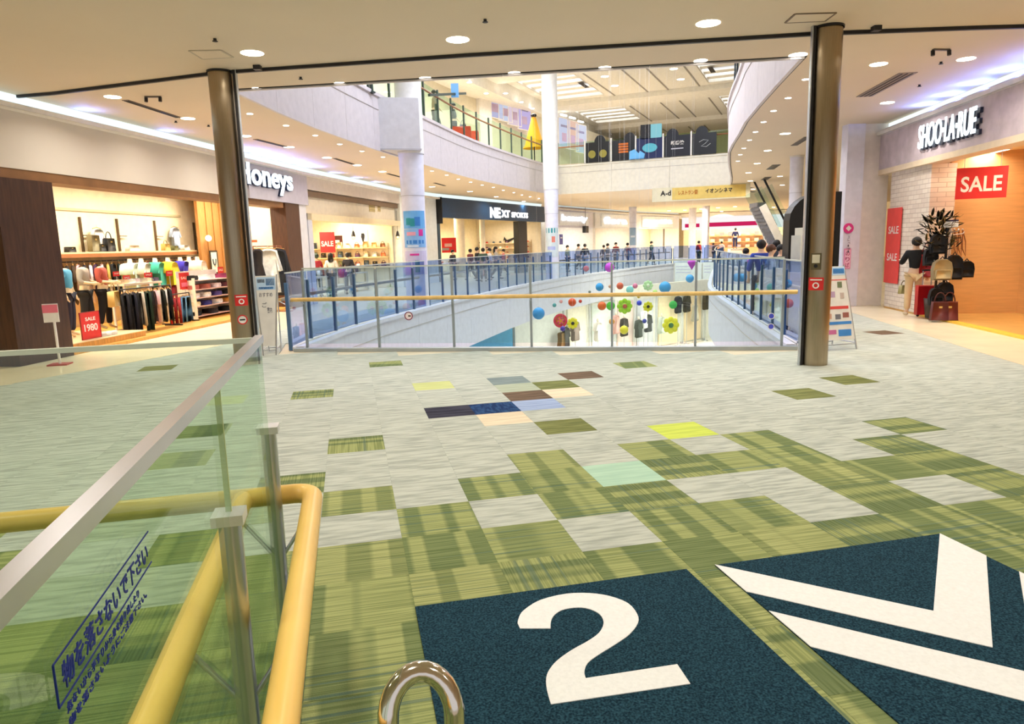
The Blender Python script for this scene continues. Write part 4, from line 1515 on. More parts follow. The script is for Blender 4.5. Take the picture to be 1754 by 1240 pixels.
MB().tube([c - HF.n * .012 + HF.t * (.085 * math.cos(x)) + Vector((0, 0, .1 + .19 * math.sin(x))) for x in [math.pi + math.pi * k / 10 for k in range(11)]], .018, 6).build('printed_necklace', mat((36, 66, 84), .5), g)
# wall shelves
WD = 3.2
zs = 1.86
s_l, s_r = HF.hit(95, 430, 2.9)[0], HF.hit(334, 425, 2.9)[0]
sh = thing('display_shelf', 'long pale wood shelf with dark uprights and brackets on the cream back wall', 'shelf', HF.p((s_l + s_r) / 2, 3, zs))
HF.box(MB(), s_l - 1, s_r, 2.85, 3.29, zs - .04, zs).build('board', mat((228, 204, 164), .5), sh)
HF.box(MB(), s_l - 1, s_r, 2.84, 2.87, zs - .13, zs - .04).build('front_rail', mat((160, 104, 62), .5), sh)
HF.box(MB(), s_l - 1, s_r, 3.26, 3.295, 2.86, 2.92).build('wall_ledge', mat((206, 190, 150), .5), sh)
for px in (138, 201, 265, 332):
    u = HF.hit(px, 380, 3.25)[0]
    HF.box(MB(), u - .02, u + .02, 3.24, 3.295, zs - .1, 2.72).build('upright', mat((92, 74, 52), .4, .5), sh)
    HF.box(MB(), u - .02, u + .02, 2.9, 3.24, zs - .12, zs - .05).build('bracket', DARK, sh)
    HF.box(MB(), u, u + .26, 3.2, 3.24, 2.26, 2.28).build('hook_bar', mat((92, 74, 52), .4, .5), sh)
HF.box(MB(), s_l - 1, s_r, 2.98, 3.0, 1.62, 1.65).build('hanging_rail', BLACK, sh)
HG = 'bags on the clothes shop shelf'
for (px, w, h, rgb, lab, hn) in [(121, .28, .13, (24, 24, 28), 'small black clutch bag, first on the clothes shop shelf', False), (163, .36, .42, (120, 112, 84), 'olive grey tall bag on the clothes shop shelf', False),
                                 (173, .3, .2, (30, 30, 32), 'low black bag leaning on the olive grey bag', False), (189, .36, .34, (26, 26, 30), 'black handbag beside the olive bag on the shelf', True),
                                 (285, .3, .2, (186, 160, 92), 'tan straw bag on the shelf beneath the pale blue top', True), (300, .26, .14, (92, 96, 60), 'moss green pouch beside the tan straw bag', False),
                                 (228, .5, .16, (238, 224, 214), 'flat cream bag alone on the shelf bay', False), (318, .34, .16, (236, 232, 226), 'white bag near the oak panel on the shelf', False)]:
    s = HF.hit(px, 425, 3.0)[0]
    handbag(rgb, HF.p(s, 3.02, zs), w, h, HF.rz, lab, HG, handle=hn)
c = on(HF, 298, 384, 3.16)
garment('shirt', (184, 200, 228), c, HF.rz, .62, .66, 'pale blue blouse hung high on the cream back wall', th=.1, name='blouse')
c = on(HF, 165, 385, 3.16)
garment('shirt', (240, 238, 236), c, HF.rz, .6, .6, 'white blouse hung high behind the olive grey bag', th=.1, name='blouse')
# garments on the wall rail
row = [((124, 84, 50), 'brown'), ((40, 34, 36), 'black'), ((70, 56, 44), 'dark brown'), ((226, 186, 196), 'rose'), ((40, 38, 54), 'ink blue'), ((232, 222, 232), 'white'), ((66, 40, 72), 'plum'), ((226, 200, 214), 'pale pink'),
       ((206, 170, 92), 'mustard'), ((26, 30, 32), 'coal black'), ((18, 40, 44), 'dark teal'), ((238, 232, 230), 'ivory'), ((198, 190, 222), 'lilac'), ((160, 132, 176), 'violet'), ((240, 236, 236), 'snow white'), ((112, 40, 66), 'wine'),
       ((214, 236, 226), 'pale mint'), ((206, 52, 40), 'red'), ((222, 70, 52), 'scarlet'), ((246, 208, 214), 'blush'), ((34, 66, 70), 'petrol'), ((190, 226, 214), 'mint'), ((44, 34, 30), 'espresso'), ((244, 236, 216), 'cream')]
for k, (rgb, nm) in enumerate(row):
    px = 104 + k * (332 - 104) / (len(row) - 1)
    s = HF.hit(px, 440, 2.95)[0]
    garment(('shirt', 'coat', 'shirt', 'dress')[k % 4], rgb, HF.p(s, 2.97, 1.66), HF.rz + (0.75 if k % 3 else 0.35), .5, .72 + .12 * (k % 3), '%s garment on the clothes shop wall rail, hanging %s' % (
        nm, 'next to the %s one' % row[k - 1][1] if k else 'nearest the brown doorpost'), 'garments on the clothes shop wall rail')
# display figures and middle stock
figs = [
    (112, 1.0, 13.6, 1.62, 'stand', (96, 176, 214), (36, 40, 60), 'headless display figure in sky blue tee and dark trousers by the brown doorpost'),
    (143, 1.35, 14.5, 1.62, 'carry', (172, 164, 152), (34, 34, 38), 'headless display figure in grey knit and black trousers'),
    (174, 1.2, 14.7, 1.62, 'carry', (184, 84, 70), (28, 28, 36), 'headless display figure in rust red blouse holding a straw bag'),
]
for (px, d, y, hgt, pose, top, bot, lab) in figs:
    s = HF.hit(px, 480, d)[0]
    root = thing('display_figure', lab, 'mannequin', HF.p(s, d, .17), None, HF.rz + 0.35)
    sc = hgt / 1.74
    root.scale = (sc, sc, sc)
    f = FIG['dummy' if pose == 'stand' else 'dummy2']
    pinst('body', f['body'], mat((238, 214, 172), .4), root)
    pinst('top', f['top'], mat(top, .85), root)
    pinst('trousers', f['trousers'], mat(bot, .85), root)
pl = thing('display_plinth', 'low oak display platform with cream top under the front display figures', 'plinth', HF.p(1.7, .9, .05))
pe = min(4.2, HF.hit(205, 500, .8)[0] - .15)
HF.box(MB(), .2, pe, .2, 1.75, .05, .155).build('platform', FLOORWOOD, pl)
HF.box(MB(), .18, pe + .02, .18, 1.77, .155, .17).build('platform_top', mat((232, 206, 160), .4), pl)
c = on(HF, 155, 557, .3)
sign(c, .5, .5, HF.rz, RED, 'red square price sign reading SALE 1980 on the display platform', [('SALE', -.26, .18, .54, .14, WHITE, .02), ('1980', -.36, -.22, .72, .28, WHITE, .02)], frame=(mat((150, 24, 26), .5), .012))
c = on(HF, 195, 512, .9)
handbag((216, 178, 108), (c.x, c.y, c.z - .17), .4, .34, HF.rz + .3, 'tan straw bag held by the rust red display figure', dd=.14)
cen = on(HF, 221, 500, .95)
for k, (px, py, rgb, lab) in enumerate([(118, 590, (226, 206, 170), 'cream shoe'), (186, 572, (236, 236, 236), 'white sneaker'), (196, 573, (210, 208, 206), 'grey white sneaker'), (178, 572, (196, 190, 186), 'pale grey shoe')]):
    for e in (0, 1):
        pass
    s = HF.hit(px, py, .35)[0]
    t = thing('shoe', '%s on the display platform by the red SALE 1980 sign' % lab, 'shoe', HF.p(max(s, .4), .36, .17))
    b = HF.p(max(s, .4), .36, .17)
    MB().ball(b + Vector((0, 0, .045)), (.05, .12, .045), 12, 7).build('upper', mat(rgb, .6), t)
    MB().ball(b + Vector((0, 0, .012)), (.054, .125, .012), 12, 5).build('sole', WHITE, t)
# front rail with dark trousers and wooden hangers
def rack(u0, u1, d, z, label, m=BLACK, base=.17):
    t = thing('clothes_rack', label, 'rack', HF.p((u0 + u1) / 2, d, base))
    for u in (u0, u1):
        MB().cyl(HF.p(u, d, base), HF.p(u, d, z), .014, n=8).build('upright', m, t)
        F = HF.box(MB(), u - .03, u + .03, d - .22, d + .22, base, base + .025)
        F.build('foot', m, t)
    MB().cyl(HF.p(u0, d, z), HF.p(u1, d, z), .014, n=8).build('rail', m, t)
    return t


u0, u1 = HF.hit(205, 500, .8)[0], HF.hit(292, 500, .8)[0]
zr = HF.hit(250, 492, .8)[1]
rack(u0, u1, .8, zr, 'black front clothes rack with wooden hangers and mostly black trousers', base=.05)
fr = [('trousers', (22, 22, 28), 'black'), ('trousers', (30, 30, 40), 'blue black'), ('trousers', (18, 18, 22), 'jet black'), ('trousers', (26, 28, 44), 'midnight'), ('trousers', (24, 24, 26), 'soot black'), ('skirt', (186, 176, 160), 'stone'),
      ('trousers', (24, 44, 32), 'bottle green'), ('trousers', (30, 50, 34), 'forest green'), ('shirt', (24, 26, 30), 'ebony'), ('shirt', (226, 186, 194), 'pink flowered'), ('shirt', (238, 226, 220), 'off white'), ('coat', (22, 30, 26), 'dark green'),
      ('shirt', (240, 240, 240), 'pure white'), ('coat', (24, 26, 32), 'night black')]
for k, (kd, rgb, nm) in enumerate(fr):
    u = u0 + (u1 - u0) * (k + .5) / len(fr)
    garment(kd, rgb, HF.p(u, .8, zr + .015), HF.rz + (.9 if k % 2 else .55), .46, (1.0 if kd == 'trousers' else .78), '%s %s on the front rack %s' % (nm, 'pair of trousers' if kd == 'trousers' else 'hanging garment', 'after the %s one' % fr[k - 1][2] if k else 'at its doorpost end'),
            'garments on the front rack', name='trousers' if kd == 'trousers' else 'garment')
u2, u3 = HF.hit(294, 505, .9)[0], HF.hit(330, 505, .9)[0]
zr2 = HF.hit(312, 503, .9)[1]
rack(u2, u3, 1.0, zr2, 'short clothes rack with red tops and a denim skirt beside the folding shelves', base=.05)
for k, (kd, rgb, nm) in enumerate([('shirt', (206, 40, 44), 'bright red'), ('shirt', (150, 30, 40), 'crimson'), ('shirt', (176, 54, 60), 'brick red'), ('skirt', (100, 148, 190), 'washed denim blue'), ('skirt', (122, 170, 208), 'light denim blue')]):
    u = u2 + (u3 - u2) * (k + .5) / 5
    garment(kd, rgb, HF.p(u, 1.0, zr2 + .015), HF.rz + (.5 if k < 3 else .1), .5, .75, '%s %s on the short rack by the folding shelves' % (nm, 'top' if kd == 'shirt' else 'skirt'), name='top' if kd == 'shirt' else 'skirt')
# middle busts
def bust(px, py, d, top, lab, extra=None, hgt=1.62):
    s = HF.hit(px, py, d)[0]
    b = HF.p(s, d, .05)
    t = thing('dress_form', lab, 'mannequin', b, None, HF.rz + .2)
    MB().cyl(b, b + Vector((0, 0, .8)), .015, n=8).build('pole', BLACK, t)
    MB().lathe(b, [(.001, .025), (.16, .02), (.16, 0)], 16).build('base', BLACK, t)
    zt = hgt
    MB().lathe(b, [(.02, zt - .8), (.15, zt - .78), (.16, zt - .62), (.12, zt - .46), (.155, zt - .28), (.15, zt - .16), (.06, zt - .1), (.05, zt)], 18).build('form', mat((240, 228, 206), .5), t)
    R = Matrix.Rotation(HF.rz + .2, 3, 'Z')
    MB().puff(SHAPES['shirt'], b + Vector((0, 0, zt - .1)), R @ Vector((.72, 0, 0)), Vector((0, 0, .66)), .34, .8).build('blouse', mat(top, .85, 0, .08, 10.0), t)
    if extra:
        MB().puff(SHAPES['skirt'], b + Vector((0, 0, zt - .7)), R @ Vector((.5, 0, 0)), Vector((0, 0, .62)), .3, .8).build('skirt', mat(extra, .85), t)
    return t


bust(268, 470, 2.0, (64, 172, 148), 'dress form in a teal green blouse among the middle racks', (20, 30, 44))
bust(290, 470, 1.9, (244, 212, 52), 'dress form in a bright yellow blouse among the middle racks', (150, 40, 52))
bust(311, 470, 2.1, (54, 44, 168), 'dress form in a royal blue blouse beside the yellow one', (206, 190, 220))
bust(324, 450, 2.3, (248, 240, 150), 'dress form in a pale yellow blouse behind the royal blue one', (222, 236, 226))
bust(340, 465, 1.7, (250, 230, 204), 'dress form in a long cream dress beside the oak panel', (240, 238, 220))
bust(223, 455, 2.2, (206, 232, 214), 'dress form in a pale mint blouse in the middle of the shop', (228, 214, 190))
bust(243, 460, 2.1, (236, 232, 214), 'dress form in an ivory blouse in the middle of the shop', (226, 206, 176))
tb = thing('display_table', 'low white display table among the racks in the clothes shop', 'table', HF.p(5.4, 2.0, .05))
ua, ub = HF.hit(195, 485, 1.6)[0], HF.hit(262, 485, 1.6)[0]
zt = HF.hit(240, 483, 1.6)[1]
HF.box(MB(), ua, ub, 1.35, 1.75, zt - .05, zt).build('table_top', mat((240, 226, 200), .5), tb)
for u in (ua + .05, ub - .05):
    for d in (1.39, 1.71):
        HF.box(MB(), u - .02, u + .02, d - .02, d + .02, .05, zt - .05).build('leg', WHITE, tb)
for k, (rgb, nm) in enumerate([((226, 196, 160), 'sand'), ((240, 236, 230), 'white'), ((214, 196, 206), 'mauve'), ((190, 180, 160), 'taupe'), ((236, 222, 190), 'vanilla'), ((70, 60, 90), 'dark violet')]):
    fold(rgb, HF.p(ua + .15 + (ub - ua - .3) * k / 5, 1.55, zt), .3, .26, .09, HF.rz, '%s folded top on the low white display table' % nm)
for k, (px, py, w, h, d) in enumerate([(199, 469, .2, .11, 1.5), (217, 476, .24, .12, 1.5), (254, 471, .3, .12, 1.6), (290, 468, .26, .13, 1.5), (316, 481, .44, .42, 1.2), (378, 463, .3, .2, 1.6)]):
    c = on(HF, px, py, d)
    sign(c, w, h, HF.rz, RED, ['small red SALE card by the rust red figure, over the table', 'small red SALE card low over the display table', 'wide red SALE card under the teal blouse', 'red SALE card under the yellow blouse', 'large red SALE poster on a stand below the royal blue blouse', 'red SALE card in front of the framed necklace print'][k],
         [('SALE', -.36, -.1 if k != 4 else .1, .72, .34 if k != 4 else .16, mat((250, 214, 200)), .02)] + ([('#', -.36, -.36, .72, .26, mat((236, 120, 150)), 0)] if k == 4 else []), stand=max(.02, c.z - h / 2 - .055), th=.01)
# folding shelves
ua, ub = HF.hit(336, 510, 1.0)[0], HF.hit(402, 510, 1.0)[0]
fs = thing('folding_shelves', 'white five tier shelf unit stacked with folded knitwear beside the steel pillar', 'shelf', HF.p((ua + ub) / 2, 1.2, .05))
for u in (ua, ub):
    HF.box(MB(), u - .015, u + .015, 1.0, 1.5, .05, 1.12).build('side', mat((240, 230, 210), .5), fs)
zl = [.13, .38, .6, .82, 1.06]
for z in zl:
    HF.box(MB(), ua, ub, 1.0, 1.5, z - .02, z).build('shelf', mat((226, 190, 176), .5), fs)
HF.box(MB(), ua, ub, 1.49, 1.51, .05, 1.3).build('back_panel', WHITE, fs)
cols = [[((30, 30, 36), 'black'), ((40, 36, 44), 'graphite'), ((26, 34, 40), 'blue black')], [((240, 230, 190), 'cream'), ((44, 44, 120), 'ultramarine'), ((226, 226, 226), 'white'), ((186, 130, 60), 'camel')],
        [((232, 226, 220), 'ivory'), ((248, 246, 240), 'chalk white'), ((74, 60, 130), 'indigo'), ((30, 30, 34), 'charcoal')], [((196, 110, 100), 'salmon'), ((176, 96, 84), 'terracotta'), ((238, 214, 214), 'blush pink'), ((110, 60, 70), 'maroon')],
        [((34, 34, 36), 'black'), ((240, 240, 244), 'white'), ((120, 40, 80), 'magenta')]]
for r, cl in enumerate(cols):
    for k, (rgb, nm) in enumerate(cl):
        fold(rgb, HF.p(ua + .14 + (ub - ua - .28) * k / max(1, len(cl) - 1), 1.22, zl[r]), .34, .3, .12, HF.rz, '%s folded knit on the %s shelf of the white unit' % (nm, ['bottom', 'second lowest', 'middle', 'fourth', 'top'][r]))
# second doorway: jacket display
for (px, d, kd, rgb, w, h, lab, nm) in [(460, -.3, 'coat', (238, 238, 230), .78, 1.22, 'long white coat on a hanger in the shop doorway behind the A-frame', 'coat'), (475, -.12, 'coat', (26, 28, 36), .8, 1.36, 'long black coat hanging right behind the white coat', 'coat'),
                                       (441, -.3, 'dress', (34, 28, 32), .6, 1.1, 'short black dress beside the long white coat in the doorway', 'dress'), (449, -.1, 'shirt', (210, 226, 130), .5, .5, 'lime yellow top hung behind the long white coat', 'top')]:
    garment(kd, rgb, HF.p(HF.hit(px, 440, d)[0], d, 1.92), .35, w, h, lab, th=.16, name=nm)
ra, rb = HF.hit(434, 430, -.22)[0], HF.hit(482, 430, -.22)[0]
rack(ra, rb, -.22, 1.9, 'brown clothes rack with long coats in front of the shop doorway', m=mat((150, 84, 52), .5), base=-.01)
ua, ub = HF.hit(436, 418, 1.6)[0], HF.hit(476, 418, 1.6)[0]
g = thing('display_shelf', 'brown timber shelf above the white jacket in the shop doorway', 'shelf', HF.p((ua + ub) / 2, 1.6, 1.8))
HF.box(MB(), ua, ub + .4, 1.5, 1.8, 2.06, 2.14).build('board', mat((150, 84, 52), .5), g)
HF.box(MB(), ua, ub + .4, 1.1, 1.14, 1.9, 1.935).build('hanging_rail', mat((190, 110, 80), .5), g)
for u in (ua + .1, ub + .3):
    HF.box(MB(), u - .02, u + .02, 1.1, 1.84, 1.93, 2.06).build('bracket', BROWN, g)
uc = HF.hit(434, 400, 1.9)[0]
struct_box('wall_near', HF, uc, 10.28, 1.85, 1.95, .05, 3.7, CREAM)
struct_box('trim_9', HF, uc, 10.28, 1.7, 1.85, 2.66, 2.74, mat((210, 196, 150), .5))
# pillar sign stand at the frame edge
b = P(103, 625)
g = thing('stand_sign', 'small pink and white notice on a white pole at the brown doorpost', 'sign', b)
MB().cyl(b, b + Vector((0, 0, 1.0)), .02, n=8).build('pole', WHITE, g)
MB().box(b + Vector((0, 0, .012)), (.3, .26, .024), .2).build('base', mat((170, 60, 60), .5), g)
c = b + Vector((-.02, -.03, .86))
MB().box(c, (.22, .02, .3), .3).build('card', WHITE, g)
MB().box(c + Vector((0.004, -.013, .07)), (.22, .006, .13), .3).build('pink_header', mat((232, 120, 140), .5), g)

# ---- second shop
struct_box('wall_left', S2, 0.0, S2.len, 0.0, 0.3, 3.72, 4.16, mat((222, 212, 204), .6))
struct_box('trim_10', S2, 0.0, S2.len, 0.1, 0.35, 3.52, 3.7, mat((126, 104, 84), .6))
struct_box('wall_left', S2, 0.0, S2.len, 0.25, 0.4, 2.95, 3.52, mat((246, 236, 214), .6))
struct_box('trim_11', S2, 0.0, S2.len, 0.0, 0.4, 2.74, 2.95, mat((236, 218, 180), .5))
struct_box('trim_12', S2, 0.0, .3, 0.0, 0.3, -.01, 2.95, mat((214, 216, 228), .4))
struct_box('wall_left', S2, -0.4, S2.len, 4.4, 4.5, -.01, 3.8, CREAM)
struct_box('wall_left', S2, -0.02, 0.08, 0.4, 4.4, -.01, 3.8, CREAM)
struct_box('ceiling', S2, 0.0, S2.len, .3, 4.4, 3.4, 3.5, WHITE)
struct_box('wall_far', S2, S2.len - .1, S2.len, 0.4, 4.4, -.01, 3.8, CREAM)
cove(S2, 0.0, S2.len, 'pale glowing ceiling cove over the shop with red SALE poster', emit((226, 240, 236), 1.3))
for k, u in enumerate((1.2, 3.4, 5.6, 7.8)):
    panel_light(S2, u, 2.2, 3.38, 1.4, .5, P_SHOP * 1.6, '%s ceiling panel light in the shop with pendant lamps' % ORD[k])
for px in (637, 649):
    c = on(S2, px, 352, .24)
    S = thing('air_grille', '%s square tan grille on the cream band over the pendant lamp shop' % ('wide' if px == 637 else 'narrow'), 'grille', c)
    MB().box(c, (.62 if px == 637 else .3, .02, .5), S2.rz).build('frame', mat((206, 186, 128), .5), S)
    for k in range(4):
        MB().box(c + Vector((0, 0, -.18 + k * .12)) - S2.n * .012, (.56 if px == 637 else .26, .012, .03), S2.rz).build('slat', mat((170, 150, 96), .5), S)
c = on(S2, 561, 415, 2.4)
sign(c, .62, .85, S2.rz - 1.0, RED, 'large red SALE poster hanging in the pendant lamp shop', [('SALE', -.42, -.2, .8, .26, mat((250, 200, 190)), .02)], name='sale_poster', cat='poster')
for q in (-.2, .2):
    MB().cyl(c + Vector((q, 0, .4)), Vector((c.x + q, c.y, 3.4)), .006, n=6).build('hanging_wire', ALU, bpy.data.objects['sale_poster'])
EW = S2.rz - math.pi / 2
c = S2.side(578, 413, S2.len - .11)
sign(c, .5, .5, EW, mat((70, 30, 24), .5), 'dark brown square picture beside the red SALE poster', [('#', -.2, -.2, .4, .3, CREAM, 0)], name='picture', cat='picture')
c = S2.side(622, 407, S2.len - .11)
g = sign(c, .42, .64, EW, mat((250, 244, 226), .5), 'white framed print with a black shape on the cream wall', name='picture', cat='picture', frame=(mat((206, 200, 188), .5), .02))
MB().plate([(-.07, .2), (.06, .2), (.09, .08), (.02, -.22), (-.03, -.2), (-.1, .05)], c - S2.t * .012, -S2.n, (0, 0, 1), .006).build('printed_shape', BLACK, g)
for k, px in enumerate((605, 681)):
    c = S2.side(px, 400, S2.len - 2.6) if k == 0 else S2.side(px, 400, S2.len - .22)
    g = thing('pendant_lamp', 'black pendant lamp on a long cord, %s' % ('beside the framed black print' if k == 0 else 'close to the thick white column'), 'lamp', c)
    MB().cyl(Vector((c.x, c.y, 3.4)), c + Vector((0, 0, .1)), .008, n=6).build('cord', DARK, g)
    MB().lathe(c, [(.02, .12), (.05, .06), (.09, -.1), (.11, -.12)], 14).build('shade', DARK, g)
    MB().ball(c + Vector((0, 0, -.16)), (.09, .09, .1)).build('globe', glass((250, 240, 220)), g)
    MB().ball(c + Vector((0, 0, -.16)), .045).build('bulb', emit((255, 232, 190), 4.0), g)
# display units of the second shop: tables and shelves with bags and boxes
def table(F, u0, u1, d0, d1, z, label, m=mat((236, 226, 206), .5)):
    t = thing('display_table', label, 'table', F.p((u0 + u1) / 2, (d0 + d1) / 2, 0))
    F.box(MB(), u0, u1, d0, d1, z - .05, z).build('table_top', m, t)
    F.box(MB(), u0 + .04, u1 - .04, d0 + .04, d1 - .04, z * .4, z * .4 + .03).build('lower_shelf', m, t)
    for u in (u0 + .03, u1 - .03):
        for d in (d0 + .03, d1 - .03):
            F.box(MB(), u - .02, u + .02, d - .02, d + .02, 0, z - .05).build('leg', m, t)
    return t


pal = [((222, 120, 76), 'orange'), ((60, 48, 42), 'dark brown'), ((232, 214, 180), 'cream'), ((150, 96, 60), 'tan'), ((40, 40, 46), 'black'), ((206, 170, 110), 'camel'), ((180, 60, 50), 'red'), ((236, 232, 224), 'white'), ((120, 130, 96), 'sage'), ((92, 60, 90), 'plum'),
       ((240, 190, 120), 'apricot'), ((70, 90, 110), 'slate blue')]
n = 0
for r, (ua, ub, d, z, nm) in enumerate([(1.0, 2.6, .9, .78, 'nearest'), (3.2, 4.9, 1.0, .78, 'middle'), (5.6, 7.6, 1.1, .78, 'farthest')]):
    table(S2, ua, ub, d, d + .7, z, '%s pale display table with bags in the pendant lamp shop' % nm)
    for k in range(6):
        rgb, cn = pal[(n * 5 + 1) % 12]
        handbag(rgb, S2.p(ua + .18 + (ub - ua - .36) * k / 5, d + .35, z), .24, .22 + .07 * (k % 3), S2.rz + .2 * (k % 2), '%s handbag, %s on the %s table of the pendant lamp shop' % (cn, ORD[k], nm), 'bags in the pendant lamp shop', handle=(k % 2 == 0))
        n += 1
UE = S2.len - .11
shf = thing('goods_shelf', 'three tier pale shelf with small bags on the end wall of the pendant lamp shop', 'shelf', S2.p(UE, 2.4, .5))
da, db = 4.3, .6
for r_, z in enumerate((.98, 1.4, 1.82)):
    S2.box(MB(), UE - .34, UE, db, da, z - .03, z).build('shelf', mat((236, 206, 150), .5), shf)
    for k in range(9):
        rgb, cn = pal[(n * 7 + 3) % 12]
        n += 1
        handbag(rgb, S2.p(UE - .17, db + .2 + (da - db - .4) * k / 8, z), .26, .17 + .05 * (k % 3), EW, '%s small bag, %s along the %s shelf of the pendant lamp shop end wall' % (cn, ORD[k], ('lower', 'middle', 'upper')[r_]), 'bags on the pendant lamp shop shelf', handle=k % 3 == 0, dd=.1)
for d in (db, 1.8, 3.1, da):
    S2.box(MB(), UE - .04, UE, d - .02, d + .02, .02, 2.0).build('upright', mat((200, 180, 140), .5), shf)

# ---- white pier and navy sports shop
struct_box('wall_left', PR, 0.0, PR.len, 0.0, .5, -.01, 4.16, mat((236, 240, 238), .45))
cove(PR, 0, PR.len, 'pale glowing ceiling cove over the white pier', emit((226, 240, 236), 1.2))
zt, zb = S3.hit(775, 341)[1], S3.hit(775, 374)[1]
sg = thing('sign_band', 'long navy sign band of the sports shop with white lettering', 'sign', S3.p(S3.len / 2, 0, zb))
S3.box(MB(), 0.1, S3.len, -.25, .1, zb, zt).build('band_panel', NAVY, sg)
S3.box(MB(), 0.05, .1, -.3, .3, zb - .3, zt + .02).build('end_panel', BLACK, sg)
s0, s1 = S3.hit(832, 366)[0], S3.hit(851, 366)[0]
s2, s3 = S3.hit(869, 366)[0], S3.hit(897, 366)[0]
zz0, zz1 = S3.hit(845, 374)[1], S3.hit(845, 356)[1]
hh = zz1 - zz0
LW = emit((255, 252, 246), 1.6)
lettering('NE', S3.p(s0, -.27, zz0), S3.t, (0, 0, 1), s1 - s0 - .1, hh, LW, sg, .04, .05, 'lit_letters')
lettering('XT', S3.p(s1, -.27, zz0 + hh * .1), S3.t, (0, 0, 1), s2 - s1 - .25, hh * .72, LW, sg, .04, .05, 'lit_letters')
lettering('SPORTS', S3.p(s2, -.27, zz0 + hh * .14), S3.t, (0, 0, 1), s3 - s2, hh * .55, LW, sg, .04, .03, 'lit_letters')
cove(S3, 0, S3.len, 'pale glowing ceiling cove over the navy sports shop sign', emit((226, 240, 236), 1.2))
struct_box('wall_left', S3, 0, S3.len, 0, .3, zt, 4.16, mat((226, 236, 230), .5))
struct_box('wall_left', S3, 0, S3.len, 5.0, 5.1, -.01, 3.8, mat((246, 232, 196), .6))
struct_box('wall_near', S3, 0, .12, .3, 5, -.01, 3.8, CREAM)
struct_box('wall_far', S3, S3.len - .12, S3.len, .1, 5, -.01, 3.8, mat((206, 196, 176), .5))
struct_box('ceiling', S3, 0, S3.len, .3, 5, 3.6, 3.7, mat((226, 214, 182), .6))
struct_box('trim_13', S3, 9.9, 11.2, .15, .5, -.01, zb, BLACK)
struct_box('trim_14', S3, .12, .34, .02, .3, -.01, zb, mat((70, 90, 104), .4))
for k, u in enumerate((2, 5, 8, 11)):
    panel_light(S3, u, 2.2, 3.58, 1.6, .6, P_SHOP * 1.9, '%s ceiling panel light in the navy sports shop' % ORD[k])
for k, px in enumerate((787, 826)):
    c = on(S3, px, 400, 1.6 if k == 0 else .7)
    t = thing('shop_column', '%s inside the navy sports shop' % ('round cream column behind the red poster' if k == 0 else 'slim cream column with red foot, middle of the front'), 'column', (c.x, c.y, 0))
    MB().lathe((c.x, c.y, 0), [(.3 if k == 0 else .16, .9), (.3 if k == 0 else .16, 3.6)], 20).build('shaft', mat((240, 230, 206), .5), t)
    MB().lathe((c.x, c.y, 0), [(.31 if k == 0 else .17, 0), (.31 if k == 0 else .17, .9)], 20).build('foot_cladding', mat((226, 150, 120), .5) if k else CREAM, t)
c = on(S3, 769, 420, 1.0)
g = sign(c, .8, .8, S3.rz - .9, RED, 'red square poster with pale mark at the sports shop entrance', [('#', -.3, -.1, .5, .22, mat((220, 170, 160)), 0), ('#', -.5, -.34, .5, .16, mat((150, 150, 150)), 0)], name='poster', cat='poster', stand=c.z - .34)
# tick-shaped mark on the wall
c = S3.side(879, 408, S3.len - .15)
sw = thing('sports_emblem', 'black tick shaped sports emblem on the cream wall of the sports shop', 'emblem', c)
w_, h_ = 1.5, .62
pts = [(0.05, .42), (.0, .2), (.04, .06), (.14, 0), (.28, .05), (1.0, .58), (.34, .26), (.2, .2), (.13, .24), (.1, .32)]
MB().plate([((p[0] - .5) * w_, (p[1] - .3) * h_ * 1.6) for p in pts], c, -S3.n, (0, 0, 1), .03).build('tick', BLACK, sw)
for r, (ua, ub, d, nm) in enumerate([(1.2, 3.2, 1.2, 'first'), (4.0, 6.0, 1.5, 'second'), (6.6, 8.8, 1.4, 'third')]):
    table(S3, ua, ub, d, d + .8, .85, '%s display table in the sports shop' % nm)
    for k in range(6):
        rgb, cn = pal[(n * 5 + 2) % 12]
        n += 1
        b = S3.p(ua + .2 + (ub - ua - .4) * k / 5, d + .4, .85)
        t = thing('sports_shoe', '%s sports shoe, %s on the %s table of the sports shop' % (cn, ORD[k], nm), 'shoe', b, 'shoes on the sports shop tables')
        MB().ball(b + Vector((0, 0, .06)), (.06, .14, .06), 10, 6).build('upper', mat(rgb, .6), t)
        MB().ball(b + Vector((0, 0, .015)), (.065, .15, .015), 10, 5).build('sole', WHITE, t)
E3 = S3.len - .13
E3Z = S3.rz - math.pi / 2
sr = thing('shoe_shelves', 'rows of pale shoe shelves below the tick emblem on the sports shop end wall', 'shelf', S3.p(E3, 2.6, .6))
for z in (.5, .85, 1.2, 1.55, 1.9):
    S3.box(MB(), E3 - .3, E3, .8, 4.8, z - .03, z).build('shelf', mat((226, 200, 160), .5), sr)
for r_, z in enumerate((.85, 1.2, 1.55, 1.9)):
    for k in range(8):
        rgb, cn = pal[(n * 7 + r_) % 12]
        n += 1
        b = S3.p(E3 - .15, 1.0 + k * .52, z)
        t = thing('sports_shoe', '%s shoe, %s on the %s shoe shelf of the sports shop' % (cn, ORD[k], ORD[r_]), 'shoe', b, 'shoes on the sports shop shelves')
        MB().ball(b + Vector((0, 0, .07)), (.09, .13, .07), 10, 6).build('upper', mat(rgb, .6), t)
        MB().ball(b + Vector((0, 0, .015)), (.095, .14, .015), 10, 5).build('sole', WHITE, t)
for d in (.8, 2.8, 4.8):
    S3.box(MB(), E3 - .04, E3, d - .02, d + .02, .02, 2.1).build('upright', mat((206, 180, 140), .5), sr)
c = on(S3, 775, 420, 3.0)

